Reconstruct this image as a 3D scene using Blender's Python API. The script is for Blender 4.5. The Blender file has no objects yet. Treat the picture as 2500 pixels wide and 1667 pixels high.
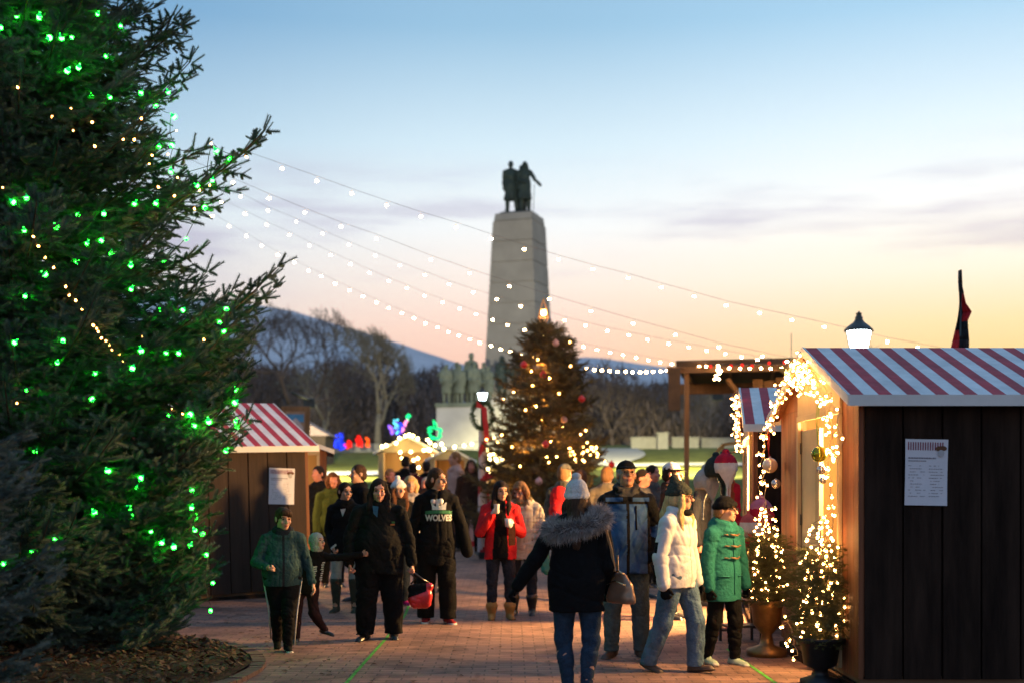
import bpy, math, random
import numpy as np
from mathutils import Vector, Matrix
PI = math.pi
R = math.radians
SC = bpy.context.scene
COL = SC.collection
FPX, HZ, CZ = 3000.0, 1185.0, 1.6          # focal length in photo pixels, eye-level row, eye height


def P(px, py, Y):
    "world point at distance Y that shows at photo pixel (px, py)"
    return np.array([(px - 1250.0) / FPX * Y, Y, CZ + (HZ - py) / FPX * Y])


def lin(c):
    return tuple(((v / 255.0) / 12.92 if v <= 10.3 else ((v / 255.0 + .055) / 1.055) ** 2.4) for v in c)


# ------------------------------------------------------------------ materials
MATS = {}


def mat(name, col, rough=.8, var=.18, vscale=6.0, bump=0.0, bscale=60.0, metal=0.0, spec=.35, stretch=None,
        var2=None, sheen=0.0, coat=0.0, trans=0.0):
    if name in MATS:
        return MATS[name]
    m = bpy.data.materials.new(name)
    m.use_nodes = True
    nt = m.node_tree
    b = nt.nodes['Principled BSDF']
    b.inputs['Roughness'].default_value = rough
    b.inputs['Metallic'].default_value = metal
    b.inputs['Specular IOR Level'].default_value = spec
    if sheen:
        b.inputs['Sheen Weight'].default_value = sheen
    if coat:
        b.inputs['Coat Weight'].default_value = coat
    tc = nt.nodes.new('ShaderNodeTexCoord')
    src = tc.outputs['Object']
    if stretch:
        mp = nt.nodes.new('ShaderNodeMapping')
        mp.inputs['Scale'].default_value = stretch
        nt.links.new(src, mp.inputs['Vector'])
        src = mp.outputs['Vector']
    n = nt.nodes.new('ShaderNodeTexNoise')
    n.inputs['Scale'].default_value = vscale
    n.inputs['Detail'].default_value = 5
    n.inputs['Roughness'].default_value = .65
    nt.links.new(src, n.inputs['Vector'])
    rp = nt.nodes.new('ShaderNodeValToRGB')
    c = np.array(col[:3], float)
    lo, hi = c * (1 - var), np.minimum(c * (1 + var), 1)
    if var2 is not None:
        hi = np.array(var2[:3], float)
    rp.color_ramp.elements[0].position = .32
    rp.color_ramp.elements[1].position = .68
    rp.color_ramp.elements[0].color = (*lo, 1)
    rp.color_ramp.elements[1].color = (*hi, 1)
    nt.links.new(n.outputs['Fac'], rp.inputs['Fac'])
    nt.links.new(rp.outputs['Color'], b.inputs['Base Color'])
    if bump:
        n2 = nt.nodes.new('ShaderNodeTexNoise')
        n2.inputs['Scale'].default_value = bscale
        n2.inputs['Detail'].default_value = 4
        nt.links.new(src, n2.inputs['Vector'])
        bp = nt.nodes.new('ShaderNodeBump')
        bp.inputs['Strength'].default_value = bump
        bp.inputs['Distance'].default_value = .02
        nt.links.new(n2.outputs['Fac'], bp.inputs['Height'])
        nt.links.new(bp.outputs['Normal'], b.inputs['Normal'])
    MATS[name] = m
    return m


def emis(name, col, strength, sample=True):
    if name in MATS:
        return MATS[name]
    m = bpy.data.materials.new(name)
    m.use_nodes = True
    nt = m.node_tree
    nt.nodes.clear()
    e = nt.nodes.new('ShaderNodeEmission')
    e.inputs['Color'].default_value = (*col, 1)
    e.inputs['Strength'].default_value = strength
    o = nt.nodes.new('ShaderNodeOutputMaterial')
    nt.links.new(e.outputs[0], o.inputs[0])
    m.cycles.emission_sampling = 'AUTO' if sample else 'NONE'
    MATS[name] = m
    return m


# ------------------------------------------------------------------ objects
def tag(o, label=None, cat=None, group=None, kind=None):
    if label: o['label'] = label
    if cat: o['category'] = cat
    if group: o['group'] = group
    if kind: o['kind'] = kind
    return o


def thing(name, label, cat, loc=(0, 0, 0), rotz=0.0, group=None):
    o = bpy.data.objects.new(name, None)
    o.empty_display_size = .1
    COL.objects.link(o)
    o.location = tuple(float(v) for v in loc)
    o.rotation_euler = (0, 0, rotz)
    return tag(o, label, cat, group)


def mesh_np(name, V, faces, mats=(), midx=None, smooth=True):
    "faces: int array (n,3) or (n,4), or list of index tuples"
    me = bpy.data.meshes.new(name)
    V = np.asarray(V, np.float32)
    me.vertices.add(len(V))
    me.vertices.foreach_set('co', V.ravel())
    if isinstance(faces, np.ndarray):
        k = faces.shape[1]
        nf = len(faces)
        me.loops.add(nf * k)
        me.loops.foreach_set('vertex_index', faces.astype(np.int32).ravel())
        me.polygons.add(nf)
        me.polygons.foreach_set('loop_start', np.arange(nf, dtype=np.int32) * k)
    else:
        nf = len(faces)
        ls = [len(f) for f in faces]
        me.loops.add(sum(ls))
        me.loops.foreach_set('vertex_index', np.array([i for f in faces for i in f], np.int32))
        me.polygons.add(nf)
        st = np.concatenate([[0], np.cumsum(ls)[:-1]]).astype(np.int32) if nf else np.zeros(0, np.int32)
        me.polygons.foreach_set('loop_start', st)
    for m in mats:
        me.materials.append(m)
    if midx is not None:
        me.polygons.foreach_set('material_index', np.asarray(midx, np.int32))
    me.polygons.foreach_set('use_smooth', np.full(nf, bool(smooth)))
    me.update(calc_edges=True)
    return me


def link(name, me, parent=None, loc=None, rotz=None):
    o = bpy.data.objects.new(name, me)
    COL.objects.link(o)
    if parent is not None:
        o.parent = parent
    if loc is not None:
        o.location = tuple(float(v) for v in loc)
    if rotz is not None:
        o.rotation_euler = (0, 0, rotz)
    return o


def frame(d):
    d = np.asarray(d, float)
    d = d / (np.linalg.norm(d) + 1e-9)
    a = np.array([0, 0, 1.]) if abs(d[2]) < .9 else np.array([1., 0, 0])
    u = np.cross(a, d)
    u /= np.linalg.norm(u)
    return d, u, np.cross(d, u)


class MB:
    "collects closed shapes into one mesh"

    def __init__(s):
        s.v, s.f, s.m, s.cur = [], [], [], 0

    def add(s, vs, fs):
        n = len(s.v)
        s.v += [tuple(float(c) for c in p) for p in vs]
        s.f += [tuple(i + n for i in f) for f in fs]
        s.m += [s.cur] * len(fs)
        return s

    def box(s, lo, hi, rot=None, piv=None):
        x0, y0, z0 = lo
        x1, y1, z1 = hi
        vs = np.array([(x0, y0, z0), (x1, y0, z0), (x1, y1, z0), (x0, y1, z0), (x0, y0, z1), (x1, y0, z1), (x1, y1, z1), (x0, y1, z1)], float)
        if rot is not None:
            pv = np.array(piv if piv is not None else vs.mean(0))
            vs = (vs - pv) @ np.array(rot).T + pv
        return s.add(vs, [(0, 3, 2, 1), (4, 5, 6, 7), (0, 1, 5, 4), (1, 2, 6, 5), (2, 3, 7, 6), (3, 0, 4, 7)])

    def bar(s, a, b, w, h):
        a, b = np.array(a, float), np.array(b, float)
        d, u, v = frame(b - a)
        vs = [p + u * i * w / 2 + v * j * h / 2 for p in (a, b) for i, j in ((-1, -1), (1, -1), (1, 1), (-1, 1))]
        return s.add(vs, [(0, 3, 2, 1), (4, 5, 6, 7), (0, 1, 5, 4), (1, 2, 6, 5), (2, 3, 7, 6), (3, 0, 4, 7)])

    def tube(s, pts, rad, n=8):
        pts = [np.array(p, float) for p in pts]
        if np.isscalar(rad): rad = [rad] * len(pts)
        vs, fs = [], []
        d, u, v = frame(pts[1] - pts[0])
        for i, p in enumerate(pts):
            t = pts[min(i + 1, len(pts) - 1)] - pts[max(i - 1, 0)]
            t = t / (np.linalg.norm(t) + 1e-9)
            u = u - t * u.dot(t)
            u /= np.linalg.norm(u) + 1e-9
            v = np.cross(t, u)
            for k in range(n):
                a = 2 * PI * k / n
                vs.append(p + (u * math.cos(a) + v * math.sin(a)) * rad[i])
        for i in range(len(pts) - 1):
            for k in range(n):
                k2 = (k + 1) % n
                fs.append((i * n + k, i * n + k2, (i + 1) * n + k2, (i + 1) * n + k))
        fs.append(tuple(range(n - 1, -1, -1)))
        L = (len(pts) - 1) * n
        fs.append(tuple(L + k for k in range(n)))
        return s.add(vs, fs)

    def lathe(s, prof, c=(0, 0, 0), n=16):
        vs, fs = [], []
        for r, z in prof:
            for k in range(n):
                a = 2 * PI * k / n
                vs.append((c[0] + r * math.cos(a), c[1] + r * math.sin(a), c[2] + z))
        for i in range(len(prof) - 1):
            for k in range(n):
                k2 = (k + 1) % n
                fs.append((i * n + k, i * n + k2, (i + 1) * n + k2, (i + 1) * n + k))
        fs.append(tuple(range(n - 1, -1, -1)))
        L = (len(prof) - 1) * n
        fs.append(tuple(L + k for k in range(n)))
        return s.add(vs, fs)

    def ball(s, c, r, nu=12, nv=8):
        r = (r, r, r) if np.isscalar(r) else r
        prof = []
        vs, fs = [], []
        for j in range(nv + 1):
            t = PI * (j / nv)
            q = max(math.sin(t), .02)
            for k in range(nu):
                a = 2 * PI * k / nu
                vs.append((c[0] + r[0] * q * math.cos(a), c[1] + r[1] * q * math.sin(a), c[2] - r[2] * math.cos(t)))
        for j in range(nv):
            for k in range(nu):
                k2 = (k + 1) % nu
                fs.append((j * nu + k, j * nu + k2, (j + 1) * nu + k2, (j + 1) * nu + k))
        fs.append(tuple(range(nu - 1, -1, -1)))
        fs.append(tuple(nv * nu + k for k in range(nu)))
        return s.add(vs, fs)

    def prism(s, pts, d0, d1):
        "closed polygon of 3-D points extruded from offset d0 to d1"
        pts = [np.array(p, float) for p in pts]
        n = len(pts)
        vs = [p + np.array(d0, float) for p in pts] + [p + np.array(d1, float) for p in pts]
        fs = [tuple(range(n - 1, -1, -1)), tuple(range(n, 2 * n))] + [(i, (i + 1) % n, n + (i + 1) % n, n + i) for i in range(n)]
        return s.add(vs, fs)

    def build(s, name, mats, parent=None, smooth=False, bevel=0.0):
        mats = mats if isinstance(mats, (list, tuple)) else [mats]
        me = mesh_np(name, np.array(s.v), s.f, mats, s.m, smooth)
        o = link(name, me, parent)
        if bevel:
            b = o.modifiers.new('Bevel', 'BEVEL')
            b.width = bevel
            b.segments = 2
            b.limit_method = 'ANGLE'
        return o


# ------------------------------------------------------------------ implicit surfaces, meshed by surface nets
RNG = np.random.default_rng(5)


class Field:
    def __init__(s, lo, hi, h):
        s.h = h
        s.lo = np.array(lo, float) - 3 * h
        n = np.ceil((np.array(hi, float) - s.lo) / h).astype(int) + 4
        s.g = np.full(n, 9.0, np.float32)
        s.lab = np.zeros(n, np.int8)

    def _win(s, lo, hi, m):
        i0 = np.maximum(np.floor((np.array(lo) - m - s.lo) / s.h).astype(int), 0)
        i1 = np.minimum(np.ceil((np.array(hi) + m - s.lo) / s.h).astype(int) + 1, s.g.shape)
        if np.any(i1 <= i0): return None, None
        ax = [(s.lo[k] + s.h * np.arange(i0[k], i1[k])).astype(np.float32) for k in range(3)]
        sl = tuple(slice(i0[k], i1[k]) for k in range(3))
        return sl, (ax[0][:, None, None], ax[1][None, :, None], ax[2][None, None, :])

    def _put(s, sl, d, k, label, cut=False):
        a = s.g[sl]
        if cut:
            hh = np.maximum(k - np.abs(a + d), 0) / k
            s.g[sl] = np.maximum(a, -d) + hh * hh * k * .25
            return
        if label is not None:
            l = s.lab[sl]
            l[d < a] = label
        hh = np.maximum(k - np.abs(a - d), 0) / k
        s.g[sl] = np.minimum(a, d) - hh * hh * k * .25

    def cone(s, a, b, ra, rb, k=.02, flat=None, label=None, cut=False):
        a, b = np.array(a, float), np.array(b, float)
        rm = max(ra, rb)
        sl, X = s._win(np.minimum(a, b) - rm, np.maximum(a, b) + rm, k + 3 * s.h)
        if sl is None: return s
        ab = b - a
        q = [X[i] - a[i] for i in range(3)]
        t = np.clip((q[0] * ab[0] + q[1] * ab[1] + q[2] * ab[2]) / (ab.dot(ab) + 1e-12), 0, 1)
        q = [q[i] - t * ab[i] for i in range(3)]
        sc = 1.0
        if flat is not None:
            n, f = np.array(flat[0], float), flat[1]
            n = n / np.linalg.norm(n)
            c = (q[0] * n[0] + q[1] * n[1] + q[2] * n[2]) * (1 / f - 1)
            q = [q[i] + n[i] * c for i in range(3)]
            sc = .5 + .5 * f
        d = (np.sqrt(q[0] ** 2 + q[1] ** 2 + q[2] ** 2) - (ra + (rb - ra) * t)) * sc
        s._put(sl, d.astype(np.float32), k, label, cut)
        return s

    def ell(s, c, r, M=None, k=.02, label=None, cut=False):
        c, r = np.array(c, float), np.array(r, float)
        M = np.eye(3) if M is None else np.array(M)
        e = np.abs(M) @ r
        sl, X = s._win(c - e, c + e, k + 3 * s.h)
        if sl is None: return s
        q = [X[i] - c[i] for i in range(3)]
        p = [(q[0] * M[0, i] + q[1] * M[1, i] + q[2] * M[2, i]) / r[i] for i in range(3)]
        k0 = np.sqrt(p[0] ** 2 + p[1] ** 2 + p[2] ** 2)
        k1 = np.sqrt((p[0] / r[0]) ** 2 + (p[1] / r[1]) ** 2 + (p[2] / r[2]) ** 2) + 1e-6
        s._put(sl, (k0 * (k0 - 1) / k1).astype(np.float32), k, label, cut)
        return s

    def chain(s, pts, rads, k=.02, flat=None, label=None):
        for i in range(len(pts) - 1):
            s.cone(pts[i], pts[i + 1], rads[i], rads[i + 1], k, flat, label)
        return s

    def below(s, p, n):
        "keep only the side n points to"
        sl, X = s._win(s.lo, s.lo + s.h * np.array(s.g.shape), 0)
        d = sum((X[i] - p[i]) * n[i] for i in range(3))
        s.g = np.maximum(s.g, -d.astype(np.float32))
        return s

    def wrinkle(s, amp, freq, seed=0, aniso=(1, 1, 1)):
        r = np.random.default_rng(seed)
        sl, X = s._win(s.lo, s.lo + s.h * np.array(s.g.shape), 0)
        tot = 0
        for i in range(5):
            w = r.normal(size=3) * np.array(aniso)
            w *= freq * (.6 + .35 * i) / np.linalg.norm(w)
            w2 = r.normal(size=3)
            w2 *= freq * .7 / np.linalg.norm(w2)
            ph = r.uniform(0, 6.3, 2)
            tot = tot + np.sin(X[0] * w[0] + X[1] * w[1] + X[2] * w[2] + ph[0] + 1.6 * np.sin(X[0] * w2[0] + X[1] * w2[1] + X[2] * w2[2] + ph[1])) / (1 + .4 * i)
        cr = 0
        for i in range(6):
            w = r.normal(size=3) * np.array(aniso)
            w *= freq * r.uniform(.7, 1.7) / np.linalg.norm(w)
            w2 = r.normal(size=3); w2 *= freq * .8 / np.linalg.norm(w2)
            w3 = r.normal(size=3); w3 *= freq * .45 / np.linalg.norm(w3)
            ph = r.uniform(0, 6.3, 3)
            q = np.sin(X[0] * w[0] + X[1] * w[1] + X[2] * w[2] + ph[0] + 1.8 * np.sin(X[0] * w2[0] + X[1] * w2[1] + X[2] * w2[2] + ph[1]))
            gate = np.clip(np.sin(X[0] * w3[0] + X[1] * w3[1] + X[2] * w3[2] + ph[2]) * 1.6, 0, 1)
            cr = cr + np.exp(-(q / .34) ** 2) * gate
        s.g += (amp / 3.2 * tot + amp * .95 * (cr - .6)).astype(np.float32)
        return s

    def front(s, x, z):
        "y of the first surface met going +y at (x, z)"
        i = int(round((x - s.lo[0]) / s.h)); j = int(round((z - s.lo[2]) / s.h))
        col = s.g[min(max(i, 0), s.g.shape[0] - 1), :, min(max(j, 0), s.g.shape[2] - 1)]
        w = np.where(col < 0)[0]
        if not len(w): return None
        q = w[0]
        t = col[q - 1] / (col[q - 1] - col[q]) if q > 0 else 0
        return s.lo[1] + s.h * (q - 1 + t)

    def mesh(s):
        g = s.g
        sg = g < 0
        nx, ny, nz = g.shape
        cnt = np.zeros((nx - 1, ny - 1, nz - 1), np.int8)
        cor = [(i, j, k) for i in (0, 1) for j in (0, 1) for k in (0, 1)]
        for i, j, k in cor:
            cnt += sg[i:nx - 1 + i, j:ny - 1 + j, k:nz - 1 + k]
        act = (cnt > 0) & (cnt < 8)
        C = np.argwhere(act)
        idx = np.full(act.shape, -1, np.int32)
        idx[act] = np.arange(len(C))
        pos = np.zeros((len(C), 3))
        num = np.zeros(len(C))
        lab = np.zeros(len(C), np.int32)
        val = {c: g[C[:, 0] + c[0], C[:, 1] + c[1], C[:, 2] + c[2]] for c in cor}
        for c in cor:
            ins = val[c] < 0
            lab[ins] = s.lab[C[ins, 0] + c[0], C[ins, 1] + c[1], C[ins, 2] + c[2]]
            for ax in range(3):
                if c[ax] == 0:
                    e = list(c); e[ax] = 1; e = tuple(e)
                    a, b = val[c], val[e]
                    x = (a < 0) != (b < 0)
                    t = a[x] / (a[x] - b[x])
                    p = np.array(c, float)[None, :].repeat(x.sum(), 0)
                    p[:, ax] += t
                    pos[x] += p
                    num[x] += 1
        V = s.lo + s.h * (C + pos / num[:, None])
        quads = []
        for ax in range(3):
            o = [a for a in range(3) if a != ax]
            lo = [0, 0, 0]; hi = [nx, ny, nz]
            hi[ax] -= 1
            lo[o[0]] = 1; lo[o[1]] = 1
            hi[o[0]] -= 1; hi[o[1]] -= 1
            A = sg[lo[0]:hi[0], lo[1]:hi[1], lo[2]:hi[2]]
            sh = [0, 0, 0]; sh[ax] = 1
            B = sg[lo[0] + sh[0]:hi[0] + sh[0], lo[1] + sh[1]:hi[1] + sh[1], lo[2] + sh[2]:hi[2] + sh[2]]
            E = np.argwhere(A != B)
            if not len(E): continue
            fl = A[E[:, 0], E[:, 1], E[:, 2]]
            E = E + np.array(lo)
            u, v = np.zeros(3, int), np.zeros(3, int)
            u[o[0]] = 1; v[o[1]] = 1
            q = [E - u - v, E - v, E, E - u]
            Q = np.stack([idx[c[:, 0], c[:, 1], c[:, 2]] for c in q], 1)
            if ax == 1: fl = ~fl
            Q[~fl] = Q[~fl][:, ::-1]
            quads.append(Q)
        F = np.concatenate(quads) if quads else np.zeros((0, 4), np.int32)
        F = F[(F >= 0).all(1)]
        return V, F, lab

    def build(s, name, mats, parent=None, paint=None, loc=None, rotz=None):
        V, F, lab = s.mesh()
        mats = mats if isinstance(mats, (list, tuple)) else [mats]
        mi = None
        if len(F):
            if paint is not None:
                mi = paint(V[F].mean(1), lab[F[:, 0]])
            elif len(mats) > 1:
                mi = lab[F[:, 0]]
        return link(name, mesh_np(name, V, F, mats, mi, True), parent, loc, rotz)


def rotm(yaw=0, pitch=0, roll=0):
    "head frame: yaw turns the face (-y) towards +x, pitch lifts it"
    return np.array(Matrix.Rotation(yaw, 3, 'Z') @ Matrix.Rotation(-pitch, 3, 'X') @ Matrix.Rotation(roll, 3, 'Y'))


def unit(v):
    v = np.array(v, float)
    return v / np.linalg.norm(v)


def text_mesh(body, size, thick=.0, bold=0.0, align='CENTER'):
    cu = bpy.data.curves.new('lettering', 'FONT')
    cu.body = body
    cu.size = size
    cu.align_x = align
    cu.offset = bold
    cu.extrude = thick
    cu.resolution_u = 3
    o = bpy.data.objects.new('lettering', cu)
    COL.objects.link(o)
    dg = bpy.context.evaluated_depsgraph_get()
    me = o.evaluated_get(dg).to_mesh()
    V = np.array([v.co[:] for v in me.vertices])
    F = [tuple(p.vertices) for p in me.polygons]
    bpy.data.objects.remove(o)
    bpy.data.curves.remove(cu)
    return V, F
# ------------------------------------------------------------------ people
SKIN = mat('skin', (.50, .27, .18), .55, .1, 14, spec=.4)
SKIN_PINK = mat('skin_flushed', (.55, .26, .19), .55, .12, 12, spec=.4)
LIPS = mat('lips', (.33, .11, .09), .5, .1)
EYE = mat('eye_dark', (.035, .022, .016), .25, .1, spec=.6)
H_BROWN = mat('hair_brown', (.050, .026, .014), .75, .5, 60, stretch=(1, 1, .08), bump=.4, bscale=120, spec=.15)
H_DARK = mat('hair_dark', (.016, .010, .008), .75, .5, 60, stretch=(1, 1, .08), bump=.4, bscale=120, spec=.15)
H_CHEST = mat('hair_chestnut', (.10, .040, .018), .75, .5, 60, stretch=(1, 1, .08), bump=.4, bscale=120, spec=.15)
H_BLOND = mat('hair_blond', (.52, .36, .16), .75, .35, 60, stretch=(1, 1, .08), bump=.4, bscale=120, spec=.15)
H_SAND = mat('hair_sandy', (.24, .125, .055), .75, .4, 60, stretch=(1, 1, .08), bump=.4, bscale=120, spec=.15)
H_GREY = mat('hair_grey', (.28, .26, .24), .75, .3, 60, stretch=(1, 1, .1), bump=.4, bscale=120, spec=.15)


def cloth(name, col, rough=.9, bump=.25, bscale=90, var=.14, sheen=.0):
    return mat(name, col, rough, var + .06, 9, bump + .25, bscale * .35, sheen=sheen, spec=.12)


def person(label, px, footpy, H, heading=0, pose=None, bw=1.0, thick=1.0, belly=0.0, kid=1.0,
           top=None, legs=None, shoes=None, hair=None, hat=None, gloves=None, skin=None, vox=.009,
           head=(0, 0, 0), lean=(0, 0), curl=(.5, .5), group=None, paint=None, extras=None, lipped=True,
           X=None, Y=None, hands=True, boots=None, z0=0.0, bare_head=False, cat='person', parent=None, name='person'):
    """A standing or walking figure in its own frame: it faces -y, 'a' is its -x side and 'b' its +x side.
    top = dict(mat, o, hem, flare, collar, cuff, k, wr) ; legs = dict(mat, o, oa, wr)"""
    pose = dict(pose or {})
    if Y is None:
        Y = (CZ - z0) * FPX / (footpy - HZ)
    if X is None:
        X = (px - 1250) / FPX * Y
    s = H / 1.72
    T = thick * s
    skin = skin or SKIN
    D = lambda k, d: unit(pose.get(k, d))
    up = unit((lean[0], lean[1], 1))
    J = {}
    pel = np.zeros(3)
    J['pel'] = pel
    hw = .052 * H * (.6 + .4 * bw)
    sw = .101 * H * (.5 + .5 * bw)
    nb = pel + up * .300 * H
    J['neck'] = nb
    J['chest'] = pel + up * .19 * H
    J['waist'] = pel + up * .075 * H
    for sd, sx in (('a', -1), ('b', 1)):
        J['hip' + sd] = pel + np.array([sx * hw, 0, -.01 * H])
        J['knee' + sd] = J['hip' + sd] + D('ul' + sd, (sx * .03, -.02, -1)) * .245 * H
        J['ank' + sd] = J['knee' + sd] + D('ll' + sd, (sx * .01, .03, -1)) * .235 * H
        J['sh' + sd] = pel + up * .262 * H + np.array([sx * sw, .0, 0])
        J['elb' + sd] = J['sh' + sd] + D('ua' + sd, (sx * .16, .06, -1)) * .172 * H
        J['wri' + sd] = J['elb' + sd] + D('fa' + sd, (sx * .05, -.22, -1)) * .150 * H
    hs = s * kid
    Rh = rotm(R(head[0]), R(head[1]), R(head[2]))
    hc = nb + np.array([0, -.012 * s, .0]) + unit(up + Rh @ np.array([0, -.10, .95])) * (.062 * H + .062 * hs)
    J['head'] = hc
    lift = -min(J['anka'][2], J['ankb'][2]) + .048 * s
    for k in J: J[k] = J[k] + np.array([0, 0, lift])
    J['Rh'], J['hs'], J['s'], J['up'] = Rh, hs, s, up
    hp = lambda p: J['head'] + Rh @ (np.array(p) * hs)
    J['hp'] = hp
    pts = np.array([J[k] for k in ('pel', 'neck', 'head', 'kneea', 'kneeb', 'anka', 'ankb', 'elba', 'elbb', 'wria', 'wrib')])
    m = .30 * s
    lo, hi = pts.min(0) - m, pts.max(0) + m
    lo[2] = -.02

    def torso(F, o, hem=None, flare=1.0, k=.05):
        fl = ((0, 1, 0), .68 + .1 * min(belly * 4, 1))
        rp, rw, rc = (.152 * s * bw + o), (.132 * s * bw + belly * .35 + o), (.146 * s * (.55 + .45 * bw) + o)
        c = J['chest']
        F.cone(J['pel'] + np.array([0, 0, .03 * s]), J['waist'], rp, rw, k, fl)
        F.cone(J['waist'], c, rw, rc, k, fl)
        if belly:
            F.ell(J['waist'] + np.array([0, -.05 * s - belly * .35, .02 * s]), (rw * .90, .085 * s + belly * .7 + o, .14 * s + o), None, .07)
        F.cone(c + J['up'] * .02 * s, (J['sha'] + J['shb']) / 2 - J['up'] * .055 * s, rc, rc * .84, k, ((0, 1, 0), .6))
        F.cone(J['sha'], J['neck'] + J['up'] * .004 * s, .046 * T + o * .75, .052 * s + o * .8, k)
        F.cone(J['shb'], J['neck'] + J['up'] * .004 * s, .046 * T + o * .75, .052 * s + o * .8, k)
        if hem is not None:
            h = J['pel'] + np.array([0, 0, hem])
            F.cone(J['pel'] + np.array([0, 0, .04 * s]), h, rp, rp * flare, k, fl)

    def arm(F, sd, o, oc, k=.03, end=1.0):
        w = J['elb' + sd] + (J['wri' + sd] - J['elb' + sd]) * end
        F.cone(J['sh' + sd], J['elb' + sd], .047 * T + o * .8, .040 * T + o * .75, .014)
        F.cone(J['elb' + sd], w, .040 * T + o * .75, .029 * T + oc, .014)

    def leg(F, sd, o, oa, k=.03):
        th = (.060 + .028 * bw) * T
        F.cone(J['hip' + sd], J['knee' + sd], th + o, .056 * T + (o + oa) / 2, k)
        F.cone(J['knee' + sd], J['ank' + sd] + np.array([0, 0, .02 * s]), .056 * T + (o + oa) / 2, .040 * T + oa, k)
        F.cone(J['knee' + sd] + (J['ank' + sd] - J['knee' + sd]) * .3 + np.array([0, .014 * s, 0]), J['knee' + sd] + (J['ank' + sd] - J['knee' + sd]) * .45, .05 * T + oa * .6, .05 * T + oa * .6, k)

    def hand(F, sd, o=0.0, cu=.5, lab=0):
        w = J['wri' + sd]
        f = unit(w - J['elb' + sd])
        th = np.array(pose.get('thumb' + sd, (0, -1, 0)), float)
        th = unit(th - f * th.dot(f))
        n = np.cross(f, th) * (-1 if sd == 'a' else 1)   # palm faces the body
        n = n if pose.get('palm' + sd) is None else unit(np.array(pose['palm' + sd], float))
        q = s * (1.0 if kid == 1 else 1.04)
        F.cone(w - f * .02 * q, w + f * .02 * q, .026 * q + o, .027 * q + o, .015, (n, .75), lab)
        F.cone(w + f * .02 * q, w + f * .075 * q, .030 * q + o, .041 * q + o, .012, (n, .42), lab)
        for i, (off, ln) in enumerate(((.030, .072), (.010, .080), (-.011, .074), (-.030, .058))):
            a = w + f * (.085 - .006 * abs(i - 1)) * q + th * off * q
            ang, p = 0.0, a
            dirn = unit(f + th * off * 2.5)
            for j, (seg, r) in enumerate(((.45, .0092), (.31, .0084), (.24, .0074))):
                ang += cu * (1.25, 1.35, .9)[j] * (.85 + .1 * i)
                d = dirn * math.cos(ang) + n * math.sin(ang)
                p2 = p + d * ln * seg * q
                F.cone(p, p2, r * q + o * .6, r * .92 * q + o * .6, .005, None, lab)
                p = p2
        a = w + f * .028 * q + th * .026 * q
        d1 = unit(f * .65 + th * .75 + n * .25)
        b = a + d1 * .042 * q
        d2 = unit(f * .95 + th * .15 + n * (.15 + cu * .8))
        F.cone(a, b, .014 * q + o * .6, .011 * q + o * .6, .012, None, lab)
        F.cone(b, b + d2 * .034 * q, .0105 * q + o * .6, .0085 * q + o * .6, .006, None, lab)
        J['palm' + sd] = w + f * .08 * q + n * .03 * q

    # ---- body, one continuous surface
    F = Field(lo, hi, vox)
    torso(F, 0)
    for sd in 'ab':
        arm(F, sd, 0, 0)
        leg(F, sd, 0, 0)
        if hands: hand(F, sd, 0, curl[0 if sd == 'a' else 1])
        ft = J['ank' + sd]
        fd = unit(pose.get('ft' + sd, (.12 if sd == 'b' else -.12, -1, -.12)))
        F.cone(ft, ft + fd * .11 * s - np.array([0, 0, .016 * s]), .026 * s, .018 * s, .02)
    F.cone(J['neck'] - J['up'] * .03 * s, hp((0, .018, -.06)), .060 * s * (.8 + .2 * thick), .053 * hs * (.85 + .15 * thick), .03)
    kk = .022
    F.ell(hp((0, .012, .03)), np.array((.074, .092, .085)) * hs, Rh, kk)
    jw = .9 + .1 * thick
    F.ell(hp((0, -.026, -.047)), np.array((.057 * jw, .066, .066)) * hs, Rh, kk)
    F.ell(hp((0, -.068, -.092)), np.array((.022 * jw, .020, .018)) * hs, Rh, .02)
    F.ell(hp((0, -.072, .034)), np.array((.052, .018, .014)) * hs, Rh, .014)
    for sx in (-1, 1):
        F.ell(hp((sx * .034, -.107, .008)), np.array((.020, .018, .012)) * hs, Rh, .012, cut=True)
        F.ell(hp((sx * .040, -.070, -.026)), np.array((.022, .020, .020)) * hs, Rh, .014)
        F.ell(hp((sx * .077, .012, -.006)), np.array((.011, .020, .033)) * hs, Rh, .008)
    F.cone(hp((0, -.088, .012)), hp((0, -.113, -.026)), .0095 * hs, .0145 * hs, .012)
    F.ell(hp((0, -.100, -.030)), np.array((.019, .012, .010)) * hs, Rh, .008)
    if lipped:
        F.ell(hp((0, -.091, -.059)), np.array((.024, .011, .0065)) * hs, Rh, .005, label=1)
        F.ell(hp((0, -.088, -.070)), np.array((.020, .010, .0065)) * hs, Rh, .005, label=1)
    loc = (X, Y, z0)
    o = F.build(name, [skin, LIPS], parent, loc=None if parent else loc, rotz=None if parent else R(heading))
    if parent is None:
        tag(o, label, cat, group)
    J['obj'], J['loc'], J['heading'] = o, np.array(loc), heading
    c_, s_ = math.cos(R(heading)), math.sin(R(heading))
    J['world'] = lambda p: np.array([X + c_ * p[0] - s_ * p[1], Y + s_ * p[0] + c_ * p[1], z0 + p[2]])
    if vox < .012 and lipped:
        for sx in (-1, 1):
            e = MB().ball((0, 0, 0), .0105 * hs, 8, 6)
            eo = e.build('eye', EYE, o, True)
            eo.location = tuple(hp((sx * .033, -.0835, .008)))
            b = MB().tube([hp((sx * .016, -.094, .030)), hp((sx * .036, -.093, .035)), hp((sx * .054, -.080, .029))], [.0025 * hs, .0035 * hs, .002 * hs], 5)
            b.build('eyebrow', hair[1] if hair else H_BROWN, o, True)

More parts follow.
